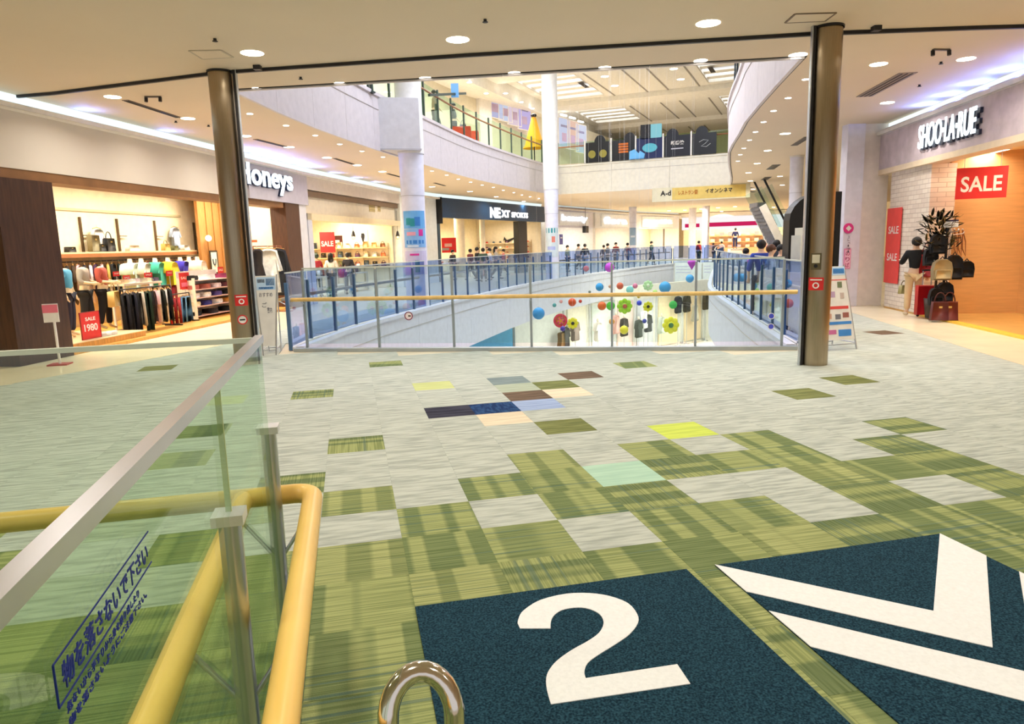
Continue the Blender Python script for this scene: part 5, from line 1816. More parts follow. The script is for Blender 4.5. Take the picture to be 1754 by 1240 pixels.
# ---- shops further down
def far_shop(F, top, wallm, title, tm, lab, band=None, glow=(236, 246, 255), power=110, depth=4.0, tw=.6):
    struct_box('wall_left', F, 0, F.len, 0, .3, 2.9, 4.36, band or mat((230, 232, 238), .5))
    struct_box('wall_far', F, 0, F.len, depth, depth + .1, -.01, 4.0, wallm)
    struct_box('wall_far', F, F.len - .15, F.len, .0, depth, -.01, 4.0, WHITE)
    struct_box('wall_near', F, 0, .3, .0, depth, -.01, 4.0, mat((236, 238, 240), .5))
    struct_box('ceiling', F, 0, F.len, .3, depth, 3.4, 3.5, WHITE)
    sg = thing('shop_sign', lab, 'sign', F.p(F.len / 2, -.1, 3.2))
    F.box(MB(), F.len * (.5 - tw / 2) - .3, F.len * (.5 + tw / 2) + .3, -.1, 0, 3.05, 4.0).build('back_board', mat((240, 244, 250), .4), sg)
    lettering(title, F.p(F.len * (.5 - tw / 2), -.14, 3.25), F.t, (0, 0, 1), F.len * tw, .55, tm, sg, .04, .03, 'lit_letters')
    cove(F, 0, F.len, 'pale ceiling cove over the shop named %s' % lab.split(' with ')[0], emit((214, 238, 240), 1.2))
    for k, u in enumerate((F.len * .3, F.len * .7)):
        panel_light(F, u, depth * .5, 3.38, 1.6, .6, power, '%s ceiling panel light behind the %s' % (ORD[k], lab.split(' with ')[0]), rgb=(255, 246, 232))


far_shop(S4, 0, mat((206, 214, 246), .5), 'beauty', emit((250, 252, 255), 2.2), 'first far shop sign with white letters beyond the slim column', mat((226, 224, 238), .5))
far_shop(S5, 0, mat((250, 226, 196), .5), 'flora', emit((230, 246, 255), 2.2), 'second far shop sign with pale blue white letters')
far_shop(S6, 0, mat((250, 232, 200), .5), 'petit', emit((230, 246, 255), 2.2), 'third far shop sign with pale blue white letters', depth=3.0)
struct_box('wall_far', ENDF, 0, ENDF.len, 3.5, 3.6, -.01, 4.3, mat((250, 226, 190), .6))
struct_box('wall_far', ENDF, 0, ENDF.len, 0, .3, 3.9, 4.36, WHITE)
struct_box('ceiling', ENDF, 0, ENDF.len, .3, 3.5, 3.9, 4.0, WHITE)
sg = thing('shop_sign', 'white shop band with a long crimson stripe at the far end of the mall', 'sign', ENDF.p(6, 0, 3.2))
ENDF.box(MB(), .3, ENDF.len, -.12, .2, 2.75, 3.95).build('band_panel', emit((255, 250, 248), 1.0), sg)
ENDF.box(MB(), .6, 2.0, -.15, -.12, 3.0, 3.35).build('crimson_stripe', emit((214, 40, 96), .9), sg)
ENDF.box(MB(), 2.6, 8.4, -.15, -.12, 3.0, 3.4).build('crimson_stripe', emit((214, 40, 96), .9), sg)
for k, u in enumerate((2, 5, 8, 11)):
    panel_light(ENDF, u, 1.8, 3.85, 1.6, .8, 130, '%s ceiling panel light behind the crimson striped band' % ORD[k])
for r, (z, nm) in enumerate(((.9, 'low'), (1.5, 'middle'), (2.1, 'high'))):
    g = thing('display_shelf', '%s apricot shelf at the far end under the crimson stripe' % nm, 'shelf', ENDF.p(6, 3.2, z))
    ENDF.box(MB(), 2.6, 9.5, 3.0, 3.49, z - .05, z).build('shelf_board', mat((236, 170, 110), .5), g)
    for k in range(8):
        rgb, cn = pal[(r * 5 + k * 3) % 12]
        b = ENDF.p(3 + k * .85, 3.2, z)
        t = thing('goods_box', '%s box, %s on the %s shelf under the crimson stripe' % (cn, ORD[k], nm), 'box', b, 'boxes at the far end shop')
        MB().box(b + Vector((0, 0, .15)), (.4, .3, .3), ENDF.rz).build('carton', mat(tuple((c + 255) // 2 for c in rgb), .6), t)
        MB().box(b + Vector((0, 0, .31)), (.41, .31, .02), ENDF.rz).build('lid', mat(rgb, .6), t)
# red display in the second far shop, black lamp box, dark upright sign
for (F, px, py, d, w, h, m, lab) in [(S5, 1063, 408, 2.0, 1.1, 1.9, mat((232, 96, 60), .5), 'orange red poster in the second far shop'), (S4, 961, 410, -.3, .5, .7, mat((52, 52, 150), .5), 'small dark blue poster beside the slim white column'),
                                     (S6, 1137, 410, .1, .3, 2.4, mat((120, 112, 108), .5), 'narrow grey upright panel in the third far shop')]:
    c = on(F, px, py, d)
    sign(c, w, h, F.rz, m, lab, [('#', -.3, .1, .6, .1, WHITE, 0)] if w > .4 else (), name='poster', cat='poster', th=.04, stand=(c.z - h / 2 - .0) if 'orange' in lab or 'upright' in lab or 'dark blue' in lab else 0)
c = on(S4, 1003, 393, -.3)
g = thing('hanging_box', 'small black box lamp hanging under the first far shop sign', 'lamp', c)
MB().box(c, (.5, .3, .5), S4.rz).build('housing', BLACK, g)
MB().cyl(c, Vector((c.x, c.y, CEIL)), .02, n=6).build('hanger_rod', DARK, g)

# ---- bag shop on the other side
BRICK = bpy.data.materials.new('white_brick')
BRICK.use_nodes = True
_nt = BRICK.node_tree
_b = _nt.nodes.new('ShaderNodeTexBrick')
_b.inputs['Color1'].default_value = lin((246, 236, 222))
_b.inputs['Color2'].default_value = lin((232, 218, 204))
_b.inputs['Mortar'].default_value = lin((206, 190, 176))
_b.inputs['Scale'].default_value = 1.0
_b.inputs['Mortar Size'].default_value = 0.008
_b.inputs['Brick Width'].default_value = 0.3
_b.inputs['Row Height'].default_value = 0.1
_tc = _nt.nodes.new('ShaderNodeTexCoord')
_sx = _nt.nodes.new('ShaderNodeSeparateXYZ')
_ma = _nt.nodes.new('ShaderNodeMath')
_ma.operation = 'ADD'
_mp = _nt.nodes.new('ShaderNodeCombineXYZ')
_nt.links.new(_tc.outputs['Object'], _sx.inputs[0])
_nt.links.new(_sx.outputs[0], _ma.inputs[0])
_nt.links.new(_sx.outputs[1], _ma.inputs[1])
_nt.links.new(_ma.outputs[0], _mp.inputs[0])
_nt.links.new(_sx.outputs[2], _mp.inputs[1])
_nt.links.new(_mp.outputs[0], _b.inputs[0])
_nt.links.new(_b.outputs[0], _nt.nodes['Principled BSDF'].inputs['Base Color'])
_bp = _nt.nodes.new('ShaderNodeBump')
_bp.inputs['Strength'].default_value = 0.5
_bp.inputs['Distance'].default_value = 0.01
_bp.invert = True
_nt.links.new(_b.outputs['Fac'], _bp.inputs['Height'])
_nt.links.new(_bp.outputs[0], _nt.nodes['Principled BSDF'].inputs['Normal'])
zb, zt = RF.hit(1512, 292)[1], RF.hit(1512, 231)[1]
sg = thing('sign_band', 'rose grey stone sign band with white lit letters over the bag shop', 'sign', RF.p(3, 0, zb))
sb0 = RF.hit(1506, 260)[0]
RF.box(MB(), sb0, 9.0, -.12, .25, zb, zt).build('stone_band', mat((206, 192, 198), .6, 0, .12, 4.0, .2), sg)
RF.box(MB(), sb0, 9.0, -.13, .26, zb - .12, zb).build('lower_edge', mat((238, 220, 190), .5), sg)
s0 = RF.hit(1573, 240, -.19)[0]
s1 = RF.hit(1651, 215, -.19)[0]
s2 = s0 + (s1 - s0) * 11 / 9.0
lz = zb + (zt - zb) * .24
lettering('SHOO·LA·RUE', RF.p(s0 + .1, -.125, lz - .04), RF.t, (0, 0, 1), s2 - s0, (zt - zb) * .56, mat((44, 50, 70), .4), sg, .05, .03, 'letter_side_shadow', 'dark letter sides and drop shadow')  # dark lettering shifted sideways as a modelled shadow and sides of the letters
lettering('SHOO·LA·RUE', RF.p(s0, -.18, lz), RF.t, (0, 0, 1), s2 - s0, (zt - zb) * .56, emit((240, 252, 255), 2.0), sg, .02, .012, 'lit_letters', 'glowing white letters')
struct_box('wall_right', RF, sb0, 9.0, .0, .3, zt, 4.3, mat((222, 210, 206), .6))
cove(RF, sb0 - .2, 9.0, 'pale blue glowing ceiling cove above the bag shop sign', emit((224, 242, 244), 1.4))
u0, u1 = RF.hit(1514, 525)[0], RF.hit(1579, 537)[0]
struct_box('wall_right', RF, u0, u1, 0, .5, -.01, zb - .12, BRICK)
struct_box('floor', RF, u0, 9.0, .0, 4.0, -.012, .03, mat((206, 160, 90), .3, 0, .12, 3.0))
struct_box('trim_15', RF, u1, 9.0, -.1, .06, -.012, .036, mat((240, 196, 70), .4))
ORANGE = mat((214, 168, 112), .6, 0, .08, 2.0, aniso=(1, 1, 12))


def ats(px, py, u):
    """point under a picture position at place u along the bag shop front"""
    r_ = ray(px, py)
    o_ = RF.p(u, 0, 0)
    k_ = o_.dot(RF.t) / (r_.x * RF.t.x + r_.y * RF.t.y)
    return Vector((0, 0, EYE)) + r_ * k_
struct_box('wall_far', RF, u1 - .1, 9.0, 1.9, 2.0, .03, zb + .3, ORANGE)
struct_box('wall_far', RF, u1 - .12, u1 - .02, .4, 1.9, .03, zb + .3, ORANGE)
struct_box('ceiling', RF, u0, 9.0, .25, 4.0, zb + .1, zb + .2, mat((244, 226, 190), .6))
for k, u in enumerate((2.6, 4.6, 6.6)):
    panel_light(RF, u, 1.0, zb + .07, .9, .5, P_SHOP * .5, '%s ceiling panel light inside the bag shop' % ORD[k], rgb=(255, 236, 206))
c = on(RF, 1529, 421, -.03)
h_ = RF.hit(1529, 357)[1] - RF.hit(1529, 485)[1]
w_ = RF.hit(1541, 421)[0] - RF.hit(1517, 421)[0]
sign(c, w_, h_, RF.rz, mat((232, 66, 60), .5), 'tall narrow coral red SALE banner on the white brick pier', [('SALE', -.34, .16, .7, .1, WHITE, .01), ('SALE', -.34, -.2, .7, .1, WHITE, .01)], name='sale_banner', cat='banner')
c = on(RF, 1681, 313, .5)
g = sign(c, .85, .6, -.45, RED, 'red hanging SALE sign inside the bag shop opening', [('SALE', -.4, -.28, .8, .5, WHITE, .02)], name='sale_sign')
for k in (-.3, .3):
    q = c + Matrix.Rotation(-.45, 3, 'Z') @ Vector((k, 0, 0))
    MB().cyl(q + Vector((0, 0, .3)), Vector((q.x, q.y, zb + .1)), .006, n=6).build('hanging_wire', ALU, g)
# white wall between walkway and bag shop
xw = Q(1440, 400, 17.75).x
struct('wall_far', MB().box(((xw + 9.35) / 2, 17.8, 2.2), (9.35 - xw, .3, 4.42)), mat((236, 226, 220), .5))
struct('wall_far', MB().box((xw + .2, 17.75, 2.2), (.42, .32, 4.42)), mat((232, 230, 244), .45))
c = Q(1453, 391, 17.57)
g = thing('round_sign', 'round pink sign with a white diamond on the pale wall edge', 'sign', c)
disc(c, (0, -1, 0), .125, .02, mat((222, 60, 140), .5), 'pink_disc', g)
MB().plate([(-.07, 0), (0, -.07), (.07, 0), (0, .07)], c + Vector((0, -.024, 0)), (1, 0, 0), (0, 0, 1), .006).build('white_diamond', WHITE, g)
c = Q(1451, 443, 17.57)
g = thing('vertical_sign', 'vertical grey lettering above a pink framed label on the pale wall edge', 'sign', c)
MB().box(c, (.17, .02, .5), 0).build('pink_label', mat((240, 150, 190), .5), g)
MB().box(c + Vector((0, -.012, 0)), (.13, .006, .44), 0).build('label_field', mat((250, 200, 222), .5), g)
for k, ch in enumerate('のりば'):
    lettering(ch, c + Vector((-.05, -.016, .07 - k * .14)), (1, 0, 0), (0, 0, 1), .1, .11, mat((180, 40, 110), .5), g, .003, .01, 'letter')
for k, ch in enumerate('エレベーター'):
    lettering('｜' if ch == 'ー' else ch, Q(1453, 406 + k * 4.9, 17.56) + Vector((-.03, -.03, -.03)), (1, 0, 0), (0, 0, 1), .03 if ch == 'ー' else .065, .055, mat((90, 86, 100), .5), g, .003, .006, 'letter')
# black totem and pale cabinet behind the pillar
yk = 13.4
xa, xb = Q(1350, 440, yk - .15).x, Q(1437, 440, yk - .15).x
zk = Q(1437, 328, yk - .15).z
pts = [(0, .0), (xb - xa, .0), (xb - xa, zk)] + [(.62 * (1 - math.sin(a)), zk - .5 * (1 - math.cos(a))) for a in [math.pi / 2 * k / 6 for k in range(7)]]
g = thing('black_totem', 'tall black rounded totem standing behind the steel pillar with switch box', 'totem', ((xa + xb) / 2, yk, 0))
MB().plate(pts, (xa, yk, 0), (1, 0, 0), (0, 0, 1), .3).build('casing', mat((14, 14, 16), .35), g)
MB().box(((xa + xb) / 2, yk - .155, 1.1), (xb - xa - .2, .01, 1.5)).build('dark_screen', mat((8, 8, 10), .12), g)
MB().box(((xa + xb) / 2, yk, .03), (xb - xa + .1, .4, .06)).build('base', DARK, g)
yk = 12.5
xa, xb = Q(1363, 420, yk).x, Q(1404, 420, yk).x
zk = Q(1374, 390, yk).z
g = thing('pale_cabinet', 'pale grey machine cabinet between the black totem and the steel pillar', 'cabinet', ((xa + xb) / 2, yk, 0))
MB().box(((xa + xb) / 2 + .03, yk, zk / 2), (xb - xa - .06, .42, zk)).build('body', mat((216, 214, 200), .5), g)
MB().box((xa + .03, yk, (zk - .13) / 2), (.06, .42, zk - .13)).build('side_panel', mat((200, 200, 190), .5), g)
MB().box((xa + .14, yk - .215, zk - .32), (.05, .02, .1)).build('dark_slot', BLACK, g)
MB().box(((xa + xb) / 2, yk - .215, zk - .7), (xb - xa - .14, .01, .3)).build('front_panel', mat((226, 226, 216), .4), g)

# ------------------------------------------------------------------ A-frame signs
def aframe(label, c, w, h, rz, marks, cabinet=WHITE, back=.55, header=None, narrow=.72):
    c = Vector(c)
    t = thing('a_frame_sign', label, 'sign', c, None, rz)
    R = Matrix.Rotation(rz, 3, 'Z')
    x, y = R @ Vector((1, 0, 0)), R @ Vector((0, 1, 0))
    up = (y * .16 + Vector((0, 0, 1))).normalized()
    nn = x.cross(up)
    lo = .16
    MB().plate([(-w / 2, lo), (w / 2, lo), (w / 2 * narrow, h), (-w / 2 * narrow, h)], c, x, up, .02).build('board', cabinet, t)
    board = [q for q in t.children if q.name.startswith('board')][0]
    for sx in (-1, 1):
        MB().tube([c + x * (sx * w * .53), c + x * (sx * w * .52 * narrow) + up * (h + .02)], .013, 8).build('front_leg', ALU, t)
        MB().tube([c + x * (sx * w * .5) + y * back, c + x * (sx * w * .5 * narrow) + up * (h)], .012, 8).build('rear_leg', ALU, t)
        MB().tube([c + x * (sx * w * .53) + up * .1, c + x * (sx * w * .5) + y * back + Vector((0, 0, .1))], .008, 6).build('side_stay', ALU, t)
    MB().tube([c - x * w * .52 + up * .09, c + x * w * .52 + up * .09], .01, 6).build('cross_bar', ALU, t)
    MB().tube([c - x * w * .5 + y * back + Vector((0, 0, .06)), c + x * w * .5 + y * back + Vector((0, 0, .06))], .01, 6).build('cross_bar', ALU, t)
    for (u, v, mw, mh, m, s) in marks:
        o = c + x * (u * w) + up * (lo + v * (h - lo)) + nn * .012
        if s:
            lettering(s, o, x, up, mw * w, mh * (h - lo), m, board, .002, .012)
        else:
            b = MB()
            b.plate([(0, 0), (mw * w, 0), (mw * w, mh * (h - lo)), (0, mh * (h - lo))], o, x, up, .005)
            b.build('printed_block', m, board)
    return t


blu, rdm, gry = mat((70, 140, 214), .5), mat((226, 80, 76), .5), mat((120, 120, 130), .5)
lbl = mat((190, 220, 250), .5)
b = P(452, 604)
b = Vector((Q(458, 560, 11.85).x, 11.85, 0))
aframe('white A-frame sign with pale blue header and grey handwriting, against the clothes shop pillar', b, .2, 1.36, .15,
       [(-.78, .8, 1.56, .18, lbl, ''), (-.7, .9, .6, .05, gry, ''), (0, .86, .7, .1, blu, ''), (-.6, .81, 1.2, .03, blu, ''), (-.6, .7, 1.1, .06, gry, 'おすすめ'), (-.4, .55, .4, .07, gry, 'ご'), (0, .47, .4, .08, gry, '案内')], narrow=1.75)
b = P(1430, 603)
aframe('white A-frame sign with many coloured product prints by the bag shop pillar', b + Vector((.1, .15, 0)), .66, 1.3, .22,
       [(-.32, .88, .64, .11, lbl, ''), (0, .9, .3, .07, blu, ''), (-.36, .81, .72, .012, rdm, ''), (-.3, .7, .12, .07, gry, ''), (.1, .71, .12, .08, mat((120, 130, 100)), ''), (-.1, .58, .12, .08, mat((190, 160, 190)), ''), (.16, .56, .1, .08, mat((200, 180, 170)), ''),
        (-.34, .42, .7, .04, rdm, ''), (-.3, .29, .2, .07, mat((214, 170, 150)), ''), (0, .28, .14, .07, gry, ''), (.2, .3, .16, .07, mat((160, 100, 90)), ''), (-.42, .21, .84, .04, blu, ''), (-.2, .08, .2, .06, mat((206, 110, 160)), ''), (.06, .05, .34, .09, blu, ''), (-.4, .05, .15, .09, lbl, '')], narrow=.6)
for (px, py, y) in ((1345, 541, 11.0), (1345, 559, 11.0)):
    q = Q(px, py, y)
    c = Vector((4.12, 11.07 - .02, q.z)) + Vector((0, -.02, 0))
    g = thing('glass_sticker', 'round blue sticker on the guardrail glass, %s of two by the switch box pillar' % ('upper' if py < 550 else 'lower'), 'sticker', c)
    disc(c, (-.15, -1, 0), .05, .003, mat((70, 80, 200), .5), 'disc', g)
    disc(c, (-.15, -1, 0), .05, .005, WHITE, 'ring', g, r_in=.04)
q = P(700, 541, 0)
fr_ = Frame((-3.62, 12.33), (4.3, 11.04), 1)
c = on(fr_, 700, 541, -.012)
g = thing('glass_sticker', 'round white no-smoking sticker with dark ring on the near guardrail glass', 'sticker', c)
disc(c, -fr_.n, .075, .003, mat((250, 236, 240), .5), 'disc', g)
disc(c, -fr_.n, .075, .006, mat((140, 60, 84), .5), 'ring', g, r_in=.058)
MB().box(c - fr_.n * .004, (.09, .004, .022), fr_.rz - .3).build('cigarette_mark', BLACK, g)

# ------------------------------------------------------------------ bag stand, plant and shopper in the bag shop
pp = P(1560, 536) * .962
pp.z = 0
sx = person('person seen from behind in a loose black shirt and beige trousers at the bag stand', (pp.x - .03, pp.y - .1, 0.03), math.pi + 2.75 - .35, 1.66, 'reach', (22, 24, 28), (226, 198, 152), hair=(24, 20, 20), shoes=(206, 190, 160))
sx.rotation_euler = (0, 0, 2.9)
h0 = Vector((pp.x - .34, pp.y - .1, 0))
handbag((176, 168, 112), on(RF, 1546, 501, .0) - Vector((0.05, .12, .02)), .26, .2, .3, 'small olive beige bag hanging at the shopper side', handle=True, dd=.1)
UB = u1 + .75
stp = ats(1614, 520, UB)
sd_ = (stp - RF.p(UB, 0, 0)).dot(RF.n)
ub = UB
bs = thing('bag_stand', 'dark metal bag stand crowded with backpacks at the bag shop entrance', 'stand', RF.p(ub, sd_, .03))
MB().cyl(RF.p(ub, sd_, .03), RF.p(ub, sd_, 1.85), .025, n=10).build('pole', BLACK, bs)
MB().lathe(RF.p(ub, sd_, .03), [(.001, .03), (.28, .025), (.28, 0)], 20).build('base', BLACK, bs)
for k, (a, z) in enumerate([(0.2, 1.75), (1.6, 1.7), (3.0, 1.75), (4.6, 1.7), (.8, 1.2), (2.2, 1.2), (3.8, 1.2), (5.2, 1.15)]):
    MB().tube([RF.p(ub, sd_, z), RF.p(ub + .3 * math.cos(a), sd_ + .3 * math.sin(a), z + .03), RF.p(ub + .32 * math.cos(a), sd_ + .32 * math.sin(a), z + .07)], .01, 6).build('hook_arm', ALU, bs)


def backpack(rgb, px, py, d, w, h, label, pocket=None, name='backpack'):
    c = ats(px, py, UB + .35 - d) - Vector((0, 0, h / 2))
    t = thing(name, label, 'bag', c, None, -.3)
    R = Matrix.Rotation(-.3, 3, 'Z')
    x = R @ Vector((1, 0, 0))
    y = R @ Vector((0, 1, 0))
    MB().puff([(-.46, 0), (.46, 0), (.5, .5), (.42, .85), (.2, 1), (-.2, 1), (-.42, .85), (-.5, .5)], c, x * w, Vector((0, 0, h)), w * .6, .85).build('bag_body', mat(rgb, .7), t)
    MB().puff([(-.5, 0), (.5, 0), (.46, 1), (-.46, 1)], c + Vector((0, 0, h * .08)) - y * w * .3, x * w * .78, Vector((0, 0, h * .42)), w * .22, .85).build('front_pocket', mat(pocket or tuple(int(v * .8) for v in rgb), .7), t)
    for sgn in (-1, 1):
        MB().tube([c + x * (sgn * w * .28) + y * w * .25 + Vector((0, 0, h * .1)), c + x * (sgn * w * .36) + y * w * .42 + Vector((0, 0, h * .5)), c + x * (sgn * w * .2) + y * w * .3 + Vector((0, 0, h * .95))], .014, 6).build('shoulder_strap', BLACK, t)
    MB().tube([c + x * (-w * .12) + Vector((0, 0, h * .97)), c + Vector((0, 0, h * 1.12)), c + x * (w * .12) + Vector((0, 0, h * .97))], .012, 6).build('grab_loop', BLACK, t)


backpack((170, 150, 112), 1613, 462, .1, .4, .42, 'khaki beige backpack with light pocket, centre of the bag stand', (196, 176, 132))
backpack((22, 24, 34), 1634, 458, .25, .34, .5, 'black backpack right beside the khaki beige backpack')
backpack((26, 26, 30), 1606, 418, .3, .32, .4, 'black backpack hung high over the khaki beige one')
backpack((24, 24, 30), 1594, 440, .4, .3, .36, 'black backpack between the shopper and the khaki backpack')
backpack((30, 32, 44), 1618, 500, .3, .34, .4, 'ink blue backpack low under the khaki beige one')
backpack((26, 24, 26), 1603, 508, .2, .3, .36, 'black backpack low beside the maroon suitcase')
backpack((20, 20, 26), 1655, 461, .35, .3, .34, 'black rucksack hanging apart at the edge of the bag shop opening')
for k, (px, rgb, lab) in enumerate([(1611, (96, 36, 34), 'maroon tote bag on the floor under the bag stand'), (1627, (112, 44, 36), 'rust brown tote bag on the floor beside the maroon tote')]):
    q = ats(px, 505, UB + .5)
    handbag(rgb, Vector((q.x, q.y, .03)), .36, .38, -.3, lab, dd=.16, name='tote_bag')
q = ats(1586, 505, u1 + .5)
s, ds = u1 + .5, (q - RF.p(u1 + .5, 0, 0)).dot(RF.n)
CX = Matrix.Rotation(-.3, 3, 'Z') @ Vector((1, 0, 0))
sp_ = lambda u, z: RF.p(s, ds, z) + CX * u
g = thing('suitcase', 'tall bright red suitcase right behind the shopper', 'suitcase', RF.p(s, ds, .03))
MB().puff([(-.5, 0), (.5, 0), (.5, 1), (-.5, 1)], RF.p(s, ds, .07), CX * .38, Vector((0, 0, .62)), .26, .92).build('shell', mat((196, 30, 40), .35), g)
for k in (-1, 1):
    MB().ball(sp_(.13 * k, .06), .03, 8, 6).build('wheel', BLACK, g)
    MB().cyl(sp_(.08 * k, .68), sp_(.08 * k, 1.0), .01, n=6).build('pull_rod', ALU, g)
MB().cyl(sp_(-.1, 1.0), sp_(.1, 1.0), .016, n=8).build('grip', BLACK, g)
q = ats(1585, 455, u1 + .25)
g = thing('hanging_bag', 'deep red long bag hanging above the red suitcase', 'bag', q)
MB().puff([(-.5, 0), (.5, 0), (.35, 1), (-.35, 1)], q - Vector((0, 0, .25)), CX * .3, Vector((0, 0, .5)), .1).build('bag_body', mat((176, 30, 40), .6), g)
MB().tube([q - CX * .1 + Vector((0, 0, .24)), q + Vector((0, 0, .5)), q + CX * .1 + Vector((0, 0, .24))], .012, 6).build('handle', mat((120, 20, 30), .5), g)
for k, px in enumerate((1633, 1640, 1647)):
    c = ats(px, 418, u1 + .12)
    g = thing('hanging_strap', '%s brown leather strap looped on the orange wall side of the bag stand' % ORD[k], 'strap', c)
    MB().tube([c + Vector((0, 0, .3)), c + CX * .07 + Vector((0, 0, .05)), c + CX * .09 - Vector((0, 0, .25)), c + CX * .02 - Vector((0, 0, .1)), c + Vector((0, 0, .3))], .012, 6).build('strap_loop', mat((150, 96, 60), .5), g)
    MB().ball(c + Vector((0, 0, .3)), .02, 8, 6).build('hook', ALU, g)
# plant
q = ats(1608, 410, u1 + .7)
b = Vector((q.x, q.y, .03))
g = thing('potted_plant', 'dark leafy potted tree behind the bag stand against the orange wall', 'plant', b)
MB().lathe(b, [(.001, .36), (.16, .36), (.17, .4), (.2, .4), (.15, .0), (.001, 0)], 20).build('pot', mat((70, 56, 46), .5), g)
MB().tube([b + Vector((0, 0, .3)), b + Vector((.02, .02, 1.0)), b + Vector((-.02, 0, 1.6))], [.03, .022, .015], 8).build('trunk', mat((80, 60, 40), .7), g)
rnd = random.Random(4)
leafm = MB().puff([(0, 0), (.35, .25), (.3, .7), (0, 1), (-.3, .7), (-.35, .25)], (0, 0, 0), (.1, 0, 0), (0, .2, .06), .006, .7).mesh('leaf')
leafm.materials.append(mat((56, 50, 32), .5, 0, .3, 6.0))
leafm2 = leafm.copy()
leafm2.materials.clear()
leafm2.materials.append(mat((126, 104, 50), .5, 0, .3, 6.0))
for k in range(170):
    o = link('leaf', leafm if k % 3 else leafm2, None)
    th_, ph = rnd.uniform(0, 6.28), rnd.uniform(-.6, 1.2)
    r = rnd.uniform(.05, .32)
    o.parent = g
    o.location = Vector((math.cos(th_) * r, math.sin(th_) * r * .8, 1.72 + rnd.uniform(-.34, .36)))
    o.rotation_euler = (ph, rnd.uniform(-.4, .4), th_ - 1.57)
    o.scale = [rnd.uniform(.6, 1.1)] * 3
c = ats(1629, 383, u1 + .7)
sign(c, .26, .15, -.4, mat((236, 240, 244), .5), 'small white card with dark blue top edge above the plant', [('#', -.5, .3, 1.0, .2, mat((40, 44, 90)), 0)], name='price_card', stand=c.z - .15)

# ------------------------------------------------------------------ people along the mall
crowd = [
    (1278, 19.5, 'stand', (240, 240, 238), (60, 60, 70), 1.5, 2.2, 'person with short black hair in white behind the far balcony glass'),
    (1304, 15.6, 'stand', (44, 70, 170), (60, 60, 80), 1.72, 2.8, 'tall person in a royal blue shirt standing behind the balcony glass'),
    (1321, 15.2, 'carry', (226, 214, 206), (70, 60, 60), 1.62, 1.2, 'brown haired person in a cream top beside the royal blue shirt'),
    (1338, 16.4, 'stand', (54, 40, 46), (40, 40, 46), 1.6, 0.6, 'person in a plum black top close to the black totem'),
    (1330, 19.0, 'walk', (60, 66, 76), (40, 44, 60), 1.7, 2.9, 'person in dark grey walking farther behind the balcony glass'),
    (775, 37.5, 'stand', (60, 56, 60), (40, 40, 50), 1.6, 1.0, 'person in charcoal standing by the red poster of the sports shop'),
    (805, 37.0, 'walk', (120, 60, 60), (50, 50, 60), 1.62, 4.0, 'person in dull red walking past the sports shop'),
    (817, 35.6, 'stand', (26, 28, 30), (36, 36, 44), 1.7, 2.0, 'person in black in the group before the sports shop'),
    (827, 34.8, 'carry', (66, 86, 72), (46, 50, 60), 1.66, 3.2, 'person in mossy green in the group before the sports shop'),
    (838, 36.4, 'stand', (238, 232, 226), (70, 70, 90), 1.64, 5.0, 'person in white in the group before the sports shop'),
    (849, 37.2, 'walk', (186, 176, 160), (60, 60, 66), 1.7, 1.4, 'person in beige with long hair before the sports shop'),
    (862, 41.0, 'walk', (200, 90, 90), (60, 50, 60), 1.55, 4.6, 'person in a rose top by the slim cream shop column'),
    (972, 44.5, 'stand', (150, 160, 130), (50, 54, 66), 1.66, 1.0, 'person in sage green standing under the first far shop sign'),
    (991, 47.0, 'walk', (190, 186, 190), (90, 90, 100), 1.72, 2.0, 'person in pale grey walking under the black box lamp'),
    (1002, 43.5, 'walk', (30, 34, 40), (130, 150, 170), 1.72, 2.6, 'person in a black jacket and light jeans, walking along the far glass'),
    (1034, 48.0, 'stand', (70, 56, 60), (40, 40, 50), 1.6, 3.4, 'person in dark mauve at the second far shop'),
    (1041, 47.0, 'carry', (96, 90, 92), (46, 44, 50), 1.7, 1.8, 'person in grey carrying something at the second far shop'),
    (1055, 49.0, 'stand', (130, 40, 40), (50, 40, 44), 1.75, .4, 'person in deep red before the orange red poster'),
    (1075, 49.5, 'walk', (120, 120, 124), (60, 70, 110), 1.7, 2.2, 'person in mid grey top and blue trousers by the thin column'),
    (1116, 53.0, 'walk', (40, 96, 76), (40, 50, 50), 1.76, 1.0, 'person in a bright green jacket before the third far shop'),
    (1197, 53.0, 'stand', (190, 60, 60), (60, 80, 60), 1.7, 2.0, 'person in red near the crimson striped band'),
    (1222, 56.0, 'carry', (90, 70, 60), (40, 40, 44), 1.5, 1.5, 'person in brown bending near the end of the balcony glass'),
    (1236, 60.0, 'walk', (230, 226, 220), (60, 60, 80), 1.6, 2.4, 'person in white far away under the crimson stripe'),
    (1259, 61.0, 'stand', (30, 34, 70), (30, 34, 70), 2.3, 3.0, 'tall figure in navy suit standing on a box under the crimson stripe'),
]
for (px, y, pose, top, bot, hgt, rz, lab) in crowd:
    b = at_depth(px, y)
    lift = 0.0
    if 'standing on a box' in lab:
        bx_ = thing('display_box', 'white display box carrying the navy suited figure at the far end', 'box', b)
        MB().box(b + Vector((0, 0, .45)), (1.0, .8, .9)).build('box_body', WHITE, bx_)
        MB().box(b + Vector((0, 0, .92)), (1.06, .86, .04)).build('box_top', mat((210, 210, 214), .4), bx_)
        lift = .94
    person(lab, b, rz, hgt if hgt < 2 else 1.75, pose, top, bot, long='long hair' in lab, hair=(86, 54, 36) if 'brown haired' in lab else (26, 22, 22), lift=lift)
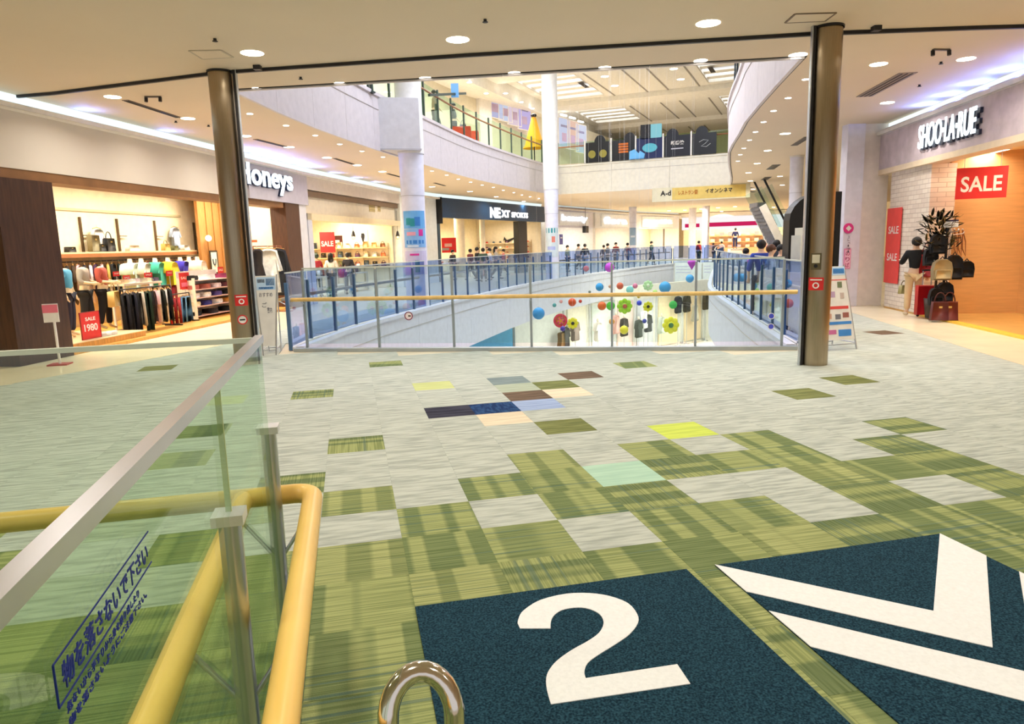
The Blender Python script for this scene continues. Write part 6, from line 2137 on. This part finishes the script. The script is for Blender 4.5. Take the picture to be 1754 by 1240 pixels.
for (px, d, pose, top, bot, lab, hr, lg) in [(542, 1.5, 'carry', (150, 36, 52), (44, 70, 56), 'person in a wine red top looking at a table in the pendant lamp shop', (40, 60, 50), False), (567, .9, 'stand', (236, 226, 214), (60, 50, 50), 'person in an off white top with black hair by the red SALE poster', (24, 20, 20), True),
                                             (534, 2.6, 'stand', (240, 236, 230), (200, 196, 190), 'person in all white at the back of the pendant lamp shop', (30, 26, 26), False), (596, .7, 'reach', (40, 38, 44), (44, 44, 54), 'person in black bending over a table in the pendant lamp shop', (28, 24, 24), False)]:
    s = S2.hit(px, 450, d)[0]
    person(lab, S2.p(max(.5, s), d, 0), S2.rz + 1.0 + d, 1.64, pose, top, bot, hair=hr, long=lg)
handbag((170, 30, 36), S2.p(max(.5, S2.hit(566, 450, .9)[0]) + .1, .55, .7), .3, .34, S2.rz, 'red shopping bag beside the person in off white', name='shopping_bag')
# upper floor walkers
for (px, y, off, pose, top, bot, lab) in [(745, 26.8, .7, 'walk', (150, 134, 112), (60, 50, 46), 'person in beige walking on the upper floor behind the rail'), (777, 29.2, .7, 'walk', (40, 46, 46), (52, 60, 74), 'person in long black coat with a bag on the upper floor')]:
    b = Vector((Q(px, 195, y).x, y, F3))
    person(lab, b, 1.6, 1.6, pose, top, bot, long=y > 28)
    if y > 28:
        handbag((110, 130, 170), b + Vector((.36, -.1, .4)), .3, .34, .2, 'blue grey shopping bag carried on the upper floor', name='shopping_bag')

# ------------------------------------------------------------------ upper floor: posters, rail goods, black boards
W3 = offset(e3l, 4.28)
def on3(px, py):
    best = None
    for i in range(1, len(W3) - 1):
        F = Frame(W3[i], W3[i + 1], 1)
        s, z = F.hit(px, py)
        if -.01 <= s <= F.len:
            return F.p(s, -.04, z), F.rz
    F = Frame(W3[-2], W3[-1], 1)
    s, z = F.hit(px, py)
    return F.p(s, -.04, z), F.rz


for k, (px, py, w, h, rgb, lab) in enumerate([(846, 178, 1.5, 1.5, (196, 196, 230), 'lilac backlit poster, first along the upper floor wall'), (864, 186, 1.3, 1.4, (214, 222, 244), 'pale blue backlit poster, second along the upper floor wall'),
                                              (880, 192, 1.3, 1.5, (236, 214, 226), 'pink white backlit poster, third along the upper floor wall'), (897, 200, 1.3, 1.5, (206, 190, 236), 'violet backlit poster, fourth along the upper floor wall'),
                                              (965, 228, 1.4, 1.8, (214, 220, 244), 'pale blue backlit poster beyond the slim column on the upper floor'), (980, 232, 1.4, 1.8, (244, 206, 186), 'peach backlit poster beyond the slim column on the upper floor'),
                                              (994, 238, 1.4, 1.8, (226, 230, 250), 'white blue backlit poster nearest the black boards')]):
    c, rz = on3(px, py)
    g = sign(c, w, h, rz, emit(rgb, .9), lab, [('#', -.3, .2, .6, .08, mat((150, 150, 190)), 0), ('#', -.2, -.3, .4, .3, mat((190, 170, 206)), 0)], name='lightbox_poster', cat='poster', th=.05, frame=(WHITE, .04))
    MB().box(c + Vector((0, 0, h / 2 + .22)), (w * .5, .1, .1), rz).build('picture_light', emit((255, 250, 240), 4.0), g)
c, rz = on3(834, 165)
g = sign(c, .9, .3, rz, mat((60, 150, 100), .5), 'green exit sign box at the top of the white upper floor pier', [('#', -.3, -.2, .6, .4, WHITE, 0)], name='exit_sign')
c, rz = on3(826, 190)
struct('trim_16', MB().box((c.x, c.y, (F3 + 9.7) / 2), (1.1, .4, 9.7 - F3), rz), WHITE)
q = Q(915, 240, 38.4)
c = Vector((q.x, 38.4, F3 + .01))
g = thing('yellow_dress_display', 'bright yellow triangular display dress on the upper floor by the slim column', 'display', c)
MB().lathe(c, [(.62, .95), (.5, 1.1), (.12, 2.5), (.06, 2.55)], 18).build('dress', mat((240, 176, 30), .7), g)
MB().cyl(c, c + Vector((0, 0, 1.2)), .03, n=8).build('pole', BLACK, g)
MB().lathe(c, [(.001, .03), (.25, .025), (.25, 0)], 16).build('base', BLACK, g)
MB().ball(c + Vector((0, 0, 2.62)), (.16, .16, .1)).build('dark_top', DARK, g)
for k, (px, y, rgb, w) in enumerate([(797, 29.2, (220, 70, 50), .8), (812, 30.4, (236, 90, 66), .7)]):
    b = at_depth(px, y, F3) + Vector((.0, 0, 0))
    g = thing('red_bench', '%s low orange red block seat behind the upper floor rail' % ('nearer' if k == 0 else 'farther'), 'seat', b)
    MB().box(b + Vector((0, 0, .4)), (w, .5, .5)).build('cushion', mat(rgb, .7), g)
    MB().box(b + Vector((0, 0, .075)), (w * .9, .44, .15)).build('plinth', DARK, g)
# post and lintel frame by the upper walkers
b1, b2 = at_depth(733, 24.2, F3 + .01), at_depth(757, 25.4, F3 + .01)
g = thing('gantry', 'dark metal post frame with a long cross bar above the upper floor walkers', 'frame', b1)
zt_ = Q(734, 152, 24.2).z
MB().cyl(b1, Vector((b1.x, b1.y, zt_)), .05, n=8).build('post', DG, g)
MB().cyl(b2, Vector((b2.x, b2.y, zt_ - .25)), .05, n=8).build('post', DG, g)
e = Q(797, 161, 27.5)
MB().bar(Q(735, 163, 24.2), Q(797, 160, 27.5), .08, .08).build('cross_bar', DG, g)
c = Q(779, 155, 26.45)
MB().box((c.x, c.y, c.z), (.27, .06, .48)).build('blue_card', mat((120, 180, 240), .5), g)
b = at_depth(652, 19.4, F3)
g = thing('dark_post', 'single dark post at the upper floor edge left of the column casing', 'post', b)
MB().cyl(b, b + Vector((0, 0, 1.9)), .05, n=8).build('shaft', DG, g)
MB().cyl(b, b + Vector((0, 0, .03)), .1, n=12).build('base_plate', DG, g)
# cinema style boards along the far bridge
BF = Frame((2.74, 38.9), (11.0, 35.3), 1)
boards = [(1004, 1044, 251, 279, (1028, 10), (12, 14, 18), 'black board with twin amber glows, nearest the slim column on the far bridge'), (1049, 1088, 247, 274, (1079, 9), (16, 16, 22), 'black board with an orange square and pale blue figure on the far bridge'),
          (1091, 1136, 243, 272, None, (20, 34, 84), 'dark blue board with a turquoise picture in the middle of the far bridge'), (1138, 1183, 239, 268, (1152, 10), (14, 16, 30), 'black board with three white characters on the far bridge'),
          (1186, 1227, 235, 263, (1202, 11), (12, 14, 16), 'black board with faint white scribble, last on the far bridge')]
tz_ = F3 + .1
for k, (x0, x1, yt, yb, arc, rgb, lab) in enumerate(boards):
    u0, u1 = BF.hit(x0, 260, -.12)[0], BF.hit(x1, 260, -.12)[0]
    w = u1 - u0
    hb = 1.02
    c = BF.p((u0 + u1) / 2, -.14, tz_)
    g = thing('lobby_board', lab, 'board', c)
    poly = [(-w / 2, 0), (w / 2, 0), (w / 2, hb)]
    if arc:
        ua = BF.hit(arc[0], 250, -.12)[0] - (u0 + u1) / 2
        poly += [(ua + .3 * math.cos(a), hb + .34 * math.sin(a)) for a in [math.pi * q / 8 for q in range(9)]]
    poly += [(-w / 2, hb)]
    MB().plate(poly, c, BF.t, (0, 0, 1), .06).build('panel', mat(rgb, .35), g)
    f = -BF.n * .045
    if k == 0:
        for uu in (-.3, .3):
            disc(c + BF.t * uu + Vector((0, 0, .42)) + f * .8, -BF.n, .2, .01, mat((150, 140, 60)), 'amber_disc', g)
        disc(c + Vector((.1, 0, .62)) + f * .8, -BF.n, .09, .012, WHITE, 'white_disc', g)
    if k == 1:
        for q in range(4):
            MB().box(c + BF.t * .0 + f + Vector((0, 0, .42 + q * .13)), (.5, .02, .09), BF.rz).build('orange_bar', mat((206, 110, 40)), g)
    if k == 2:
        MB().plate([(.38 * math.cos(a), .22 * math.sin(a)) for a in [math.pi * 2 * q / 20 for q in range(20)]], c + f + Vector((0, 0, .52)), BF.t, (0, 0, 1), .02).build('turquoise_picture', mat((90, 180, 200)), g)
        MB().box(c + BF.t * -.2 + Vector((0, 0, hb + .3)), (.5, .3, .66), BF.rz).build('black_box', BLACK, g)
        MB().box(c + BF.t * .3 + Vector((0, 0, hb + .3)), (.55, .16, .66), BF.rz).build('lit_panel', emit((150, 214, 224), .9), g)
    if k == 3:
        lettering('新感染', c + BF.t * -.32 + f + Vector((0, 0, .56)), BF.t, (0, 0, 1), .66, .2, WHITE, g, .006, .02)
        MB().box(c + f + Vector((0, 0, .38)), (.6, .02, .05), BF.rz).build('white_line', mat((200, 200, 210)), g)
    if k == 4:
        MB().tube([c + f + BF.t * a_ + Vector((0, 0, .5 + b_)) for a_, b_ in [(-.25, .1), (-.05, .2), (.2, .16), (.05, .02), (-.15, -.1), (.1, -.14), (.3, .0)]], .012, 6).build('white_scribble', mat((206, 210, 210)), g)
    if k < 5:
        MB().box(BF.p(u0 - .06, -.14, tz_ + .58), (.07, .07, 1.16), BF.rz).build('white_post', WHITE, g)
u = BF.hit(1090, 270, -.4)[0]
c = BF.p(u, -.13 - .12, tz_)
g = thing('pale_blue_figure', 'small pale blue stand-up shape before the dark blue board on the far bridge', 'display', c)
MB().plate([(-.5, 0), (.45, 0), (.5, .3), (.2, .5), (.1, .35), (-.15, .62), (-.5, .5)], c, BF.t * .8, Vector((0, 0, .8)), .05).build('cut_out', mat((110, 184, 236)), g)
MB().box(c + Vector((0, 0, .02)), (.7, .12, .04), BF.rz).build('foot', mat((90, 150, 206)), g)
# direction board under the bridge
u0, u1 = BF.hit(1118, 340, -.1)[0], BF.hit(1285, 340, -.1)[0]
um = BF.hit(1152, 340, -.1)[0]
g = thing('direction_board', 'long pale board with yellow direction field hung under the far bridge edge', 'sign', BF.p((u0 + u1) / 2, -.2, 4.0))
BF.box(MB(), u0, u1, -.24, -.16, 3.72, 4.4).build('board', mat((226, 218, 186), .5), g)
BF.box(MB(), um, u1 - .2, -.26, -.24, 3.78, 4.36).build('yellow_field', mat((226, 196, 106), .5), g)
zl_ = 4.0
ux_ = lambda px: BF.hit(px, 338, -.27)[0]
lettering('A-d', BF.p(ux_(1131), -.25, zl_), BF.t, (0, 0, 1), ux_(1149) - ux_(1131), .26, DARK, g, .01, .02)
lettering('レストラン街', BF.p(ux_(1162), -.27, zl_), BF.t, (0, 0, 1), ux_(1195) - ux_(1162), .22, mat((190, 110, 30)), g, .01, .02)
lettering('イオンシネマ', BF.p(ux_(1208), -.27, zl_ + .02), BF.t, (0, 0, 1), ux_(1254) - ux_(1208), .22, DARK, g, .01, .02)
for uu in (u0 + .3, u1 - .3):
    MB().cyl(BF.p(uu, -.12, 4.3), BF.p(uu, -.12, 4.41), .02, n=6).build('hanger', ALU, g)

# ------------------------------------------------------------------ hanging balls and flowers in the void
HB_ = [
    ('ball', 922.6, 536.8, 21, (52, 150, 214), 'large sky blue hanging ball, lowest on the shop side'), ('ball', 1027, 491.6, 14, (52, 158, 218), 'sky blue hanging ball above the handrail, between posts'),
    ('ball', 980, 517.6, 14, (222, 84, 40), 'orange red hanging ball just under the handrail'), ('ball', 994, 516, 6, (206, 60, 50), 'tiny red hanging ball beside the orange red one'),
    ('ball', 949.7, 522.7, 7, (90, 160, 160), 'tiny teal hanging ball above the crimson flower'), ('ball', 961, 516.5, 6, (226, 150, 140), 'tiny salmon hanging ball left of the orange red one'),
    ('ball', 1031, 524, 15, (230, 104, 36), 'orange hanging ball beside the green disc'), ('ring', 960, 549, 24, (214, 44, 66), 'crimson ring flower with orange centre, hanging'),
    ('flower', 981, 553.7, 20, (246, 230, 40), 'yellow hanging flower with black centre beside the crimson ring'), ('ball', 964, 563, 9, (82, 44, 160), 'small indigo hanging ball below the crimson ring'),
    ('disc', 1046, 524, 15, (92, 200, 60), 'bright green hanging disc behind the glass post'), ('ball', 1045, 490.5, 6, (220, 170, 140), 'tiny peach hanging ball above the handrail'),
    ('ball', 1062, 489.7, 12, (220, 96, 60), 'brick orange hanging ball above the handrail'), ('ball', 1088, 489.7, 9, (236, 130, 160), 'pink hanging ball above the handrail'),
    ('flower', 1110, 489, 18, (196, 232, 170), 'pale green hanging flower above the handrail'), ('disc', 1079, 496, 13, (150, 222, 214), 'pale turquoise hanging disc at the handrail'),
    ('ball', 1139, 492, 20, (64, 160, 214), 'large sky blue hanging ball above the handrail toward the bag shop'), ('ball', 1181.5, 477, 14, (66, 164, 222), 'sky blue hanging ball before the white banners'),
    ('cone', 1185, 454, 17, (196, 46, 190), 'magenta hanging heart shaped cone at the end of the glass'), ('ball', 1044, 458, 16, (206, 60, 206), 'magenta hanging ball before the far shop people'),
    ('flower', 1070, 524.5, 27, (170, 214, 50), 'lime green hanging flower with reddish centre'), ('ball', 1095, 519, 9, (70, 80, 200), 'small royal blue hanging ball under the handrail'),
    ('flower', 1110, 525, 18, (238, 230, 50), 'small yellow hanging flower with dark centre beside the royal blue ball'), ('ball', 1104, 550, 8, (50, 56, 150), 'small navy hanging ball over the white mannequin'),
    ('ball', 1069, 565, 15, (244, 226, 40), 'lemon yellow hanging ball, lowest in the middle'), ('flower', 1149, 557, 30, (244, 234, 40), 'largest yellow hanging flower with green centre'),
    ('disc', 1153, 522, 14, (80, 200, 90), 'green hanging leaf disc above the largest yellow flower'), ('disc', 1004, 460, 10, (206, 120, 140), 'dusty rose hanging disc before the black jacket walker'),
    ('ball', 1048, 551, 10, (236, 160, 60), 'amber hanging ball between the glass posts'), ('ball', 1122, 500, 8, (190, 226, 120), 'small pale lime hanging ball at the handrail'),
    ('ball', 1010, 500, 5, (110, 120, 110), 'tiny grey green hanging ball left of the sky blue one'), ('ball', 1094, 508, 6, (224, 190, 80), 'tiny gold hanging ball under the handrail'),
]
for k, (kd, px, py, dia, rgb, lab) in enumerate(HB_):
    y = 23.0 + (k * 7 % 9) * .8
    c = Q(px, py, y)
    if px > 1030 and c.x > 5.6:
        pass
    r = dia / 2 * y / 1200
    g = thing('hanging_' + {'ball': 'ball', 'ring': 'flower', 'flower': 'flower', 'disc': 'disc', 'cone': 'cone'}[kd], lab, 'decoration', c, 'hanging decorations in the void')
    m = mat(rgb, .4, 0, .04)
    fd = Vector((-.1, -1, 0))
    if kd == 'ball':
        MB().ball(c, r, 18, 12).build('sphere', m, g)
        MB().cyl(c + Vector((0, 0, r * .97)), c + Vector((0, 0, r * 1.12)), r * .12, n=8).build('cap', WHITE, g)
    elif kd == 'disc':
        MB().ball(c, (r, r * .35, r), 18, 10).build('disc', m, g)
    elif kd == 'cone':
        MB().lathe(c, [(.001, -r), (r * .9, r * .5), (r * .7, r * .9), (.001, r * .6)], 16).build('cone', m, g)
    elif kd == 'ring':
        disc(c, fd, r, .08, m, 'outer_ring', g, r_in=r * .66)
        MB().ball(c, (r * .68, .04, r * .68), 14, 8).build('centre', mat((246, 160, 60), .5), g)
        for a in range(5):
            MB().ball(c + Vector((math.cos(a * 1.256) * r * .4, -.06, math.sin(a * 1.256) * r * .4)), (r * .16, .03, r * .16), 8, 5).build('petal_spot', mat((226, 60, 110), .5), g)
    else:
        for a in range(8):
            an = a * math.pi / 4
            MB().ball(c + Vector((math.cos(an) * r * .66, 0, math.sin(an) * r * .66)), (r * .34, r * .12, r * .34), 10, 6).build('petal', m, g)
        cc_ = (40, 36, 30) if 'black' in lab or 'dark' in lab else ((60, 120, 60) if 'green centre' in lab else ((190, 90, 70) if 'reddish' in lab else (230, 240, 200)))
        MB().ball(c + Vector((0, -r * .06, 0)), (r * .42, r * .14, r * .42), 12, 8).build('flower_base', m, g)
        MB().ball(c + Vector((0, -r * .16, 0)), (r * .3, r * .1, r * .3), 12, 8).build('centre', mat(cc_, .5), g)
    MB().cyl(c, (c.x, c.y, ROOF), .0015, n=4).build('wire', mat((226, 226, 226), .5), g)

# ------------------------------------------------------------------ shop displays on the floor below
def low_pt(px, back=.7):
    for a, b in zip(lowpts, lowpts[1:]):
        F = Frame(a, b, 1)
        s, z = F.hit(px, 560, -back)
        if -.01 <= s <= F.len + .01:
            return F.p(s, -back, LOW), F.rz
    return None, None


for k, (px, kd, top, bot, lab) in enumerate([(961, 'dress', (120, 90, 50), None, 'brown dress on a stand in the white shop below'), (968, 'coat', (60, 56, 54), None, 'dark slim coat on a stand in the white shop below'), (985, 'coat', (150, 130, 120), None, 'taupe coat on a stand in the white shop below'),
                                              (1094, 'coat', (60, 66, 60), None, 'dark green long coat on a stand in the shop below'), (1110, 'coat', (56, 58, 60), None, 'slate long coat on a stand beside the white dress below'), (1103, 'dress', (246, 244, 240), None, 'white dress on a stand in the shop below'),
                                              (1161, 'shirt', (26, 28, 44), None, 'navy jacket displayed in the shop below'), (1176, 'coat', (50, 44, 40), None, 'black brown coat with scarf in the shop below'), (1190, 'dress', (180, 170, 150), None, 'khaki dress on a stand in the shop below'),
                                              (1208, 'trousers', (60, 50, 40), None, 'long dark trousers hung at the wall end below'), (1069, 'coat', (54, 46, 40), None, 'espresso coat on a stand under the lemon ball'), (1055, 'dress', (214, 160, 150), None, 'rose dress on a stand in the shop below'),
                                              (1133, 'dress', (200, 206, 190), None, 'pale sage dress on a stand in the shop below'), (1024, 'shirt', (230, 220, 214), None, 'oatmeal blouse on a stand in the shop below')]):
    b, rz = low_pt(px)
    if b is None:
        continue
    zt_ = 2.1 + (1.2 if px in (1161, 1208, 1176) else .25 * (k % 3))
    g = thing('dress_form', lab, 'mannequin', b, None, rz)
    R = Matrix.Rotation(rz, 3, 'Z')
    MB().cyl(b, b + Vector((0, 0, zt_)), .02, n=8).build('pole', ALU, g)
    MB().lathe(b, [(.001, .03), (.2, .025), (.2, 0)], 14).build('base', ALU, g)
    MB().puff(SHAPES[kd], b + Vector((0, 0, zt_)), R @ Vector((.8, 0, 0)), Vector((0, 0, 1.15)), .3, .8).build('garment', mat(top, .8), g)
    MB().ball(b + Vector((0, 0, zt_ + .1)), (.07, .08, .11), 10, 7).build('head_form', mat((226, 210, 190), .5), g)
for k, px in enumerate((966, 1010, 1052, 1088, 1124, 1168, 1205)):
    b, rz = low_pt(px, .32)
    g = thing('shop_front_post', '%s slim pale grey post of the shop fronts on the floor below' % ORD[k], 'post', b)
    MB().box(b + Vector((0, 0, 1.75)), (.12, .1, 3.5), rz).build('shaft', mat((200, 200, 200), .4), g)
    MB().box(b + Vector((0, 0, .06)), (.18, .14, .12), rz).build('foot', ALU, g)
for k, (x0, x1, rgb, nm) in enumerate([(972, 1004, (246, 236, 216), 'cream'), (1014, 1046, (226, 232, 226), 'pale sage'), (1058, 1084, (240, 214, 206), 'pale pink'), (1090, 1120, (226, 226, 232), 'silver white'), (1128, 1160, (246, 226, 186), 'peach cream'), (1172, 1200, (240, 214, 176), 'apricot')]):
    a_, rz = low_pt(x0, .16)
    b_, _ = low_pt(x1, .16)
    if a_ is None or b_ is None:
        continue
    m_ = (a_ + b_) / 2
    g = thing('shop_wall_panel', '%s back panel of a shop front on the floor below' % nm, 'panel', m_)
    MB().box(m_ + Vector((0, 0, 1.7)), ((b_ - a_).length, .05, 3.2), rz).build('panel', mat(rgb, .6), g)
    MB().box(m_ + Vector((0, 0, 3.36)), ((b_ - a_).length, .09, .12), rz).build('top_trim', WHITE, g)
# white banners at the end of the void
EF = Frame((12.4, 53.5), (15.6, 52.0), 1)
for k, (x0, x1) in enumerate(((1156, 1202), (1204, 1226))):
    u0, u1 = EF.hit(x0, 470, -.12)[0], EF.hit(x1, 470, -.12)[0]
    g = thing('white_banner', '%s white printed banner hung on the far end of the void' % ('wide' if k == 0 else 'narrow'), 'banner', EF.p((u0 + u1) / 2, -.14, -.8))
    EF.box(MB(), u0, u1, -.16, -.12, -1.62, .1).build('sheet', mat((240, 248, 255), .5), g)
    for q in range(3):
        EF.box(MB(), u0 + .1, u0 + (u1 - u0) * .6, -.175, -.16, -.2 - q * .22, -.15 - q * .22).build('printed_line', mat((200, 206, 236), .5), g)
# escalator beyond the balcony
a, b = Q(1306, 352, 33), Q(1346, 432, 33)
g = thing('escalator', 'white sided escalator rising behind the balcony crowd', 'escalator', (b.x, 33, 0))
for k, dy in enumerate((0, 1.3)):
    va, vb = a + Vector((0, dy, 0)), b + Vector((0, dy, 0))
    MB().bar(va, vb, .08, .34).build('side_panel', mat((244, 240, 232), .4), g)
    MB().bar(va + Vector((0, 0, .75)), vb + Vector((0, 0, .75)), .03, .9).build('glass_side', GLASS_C, g)
    MB().tube([va + Vector((0, 0, 1.25)), vb + Vector((0, 0, 1.25))], .05, 8).build('handrail', BLACK, g)
for q in range(14):
    f_ = q / 13
    m_ = a.lerp(b, f_)
    MB().box(m_ + Vector((0, .65, .05)), (.4, 1.1, .2)).build('step', mat((120, 120, 124), .4, .6), g)
MB().box((b.x, 33.65, (b.z) / 2), (.5, 1.3, max(.1, b.z))).build('base', mat((200, 200, 196), .5), g)
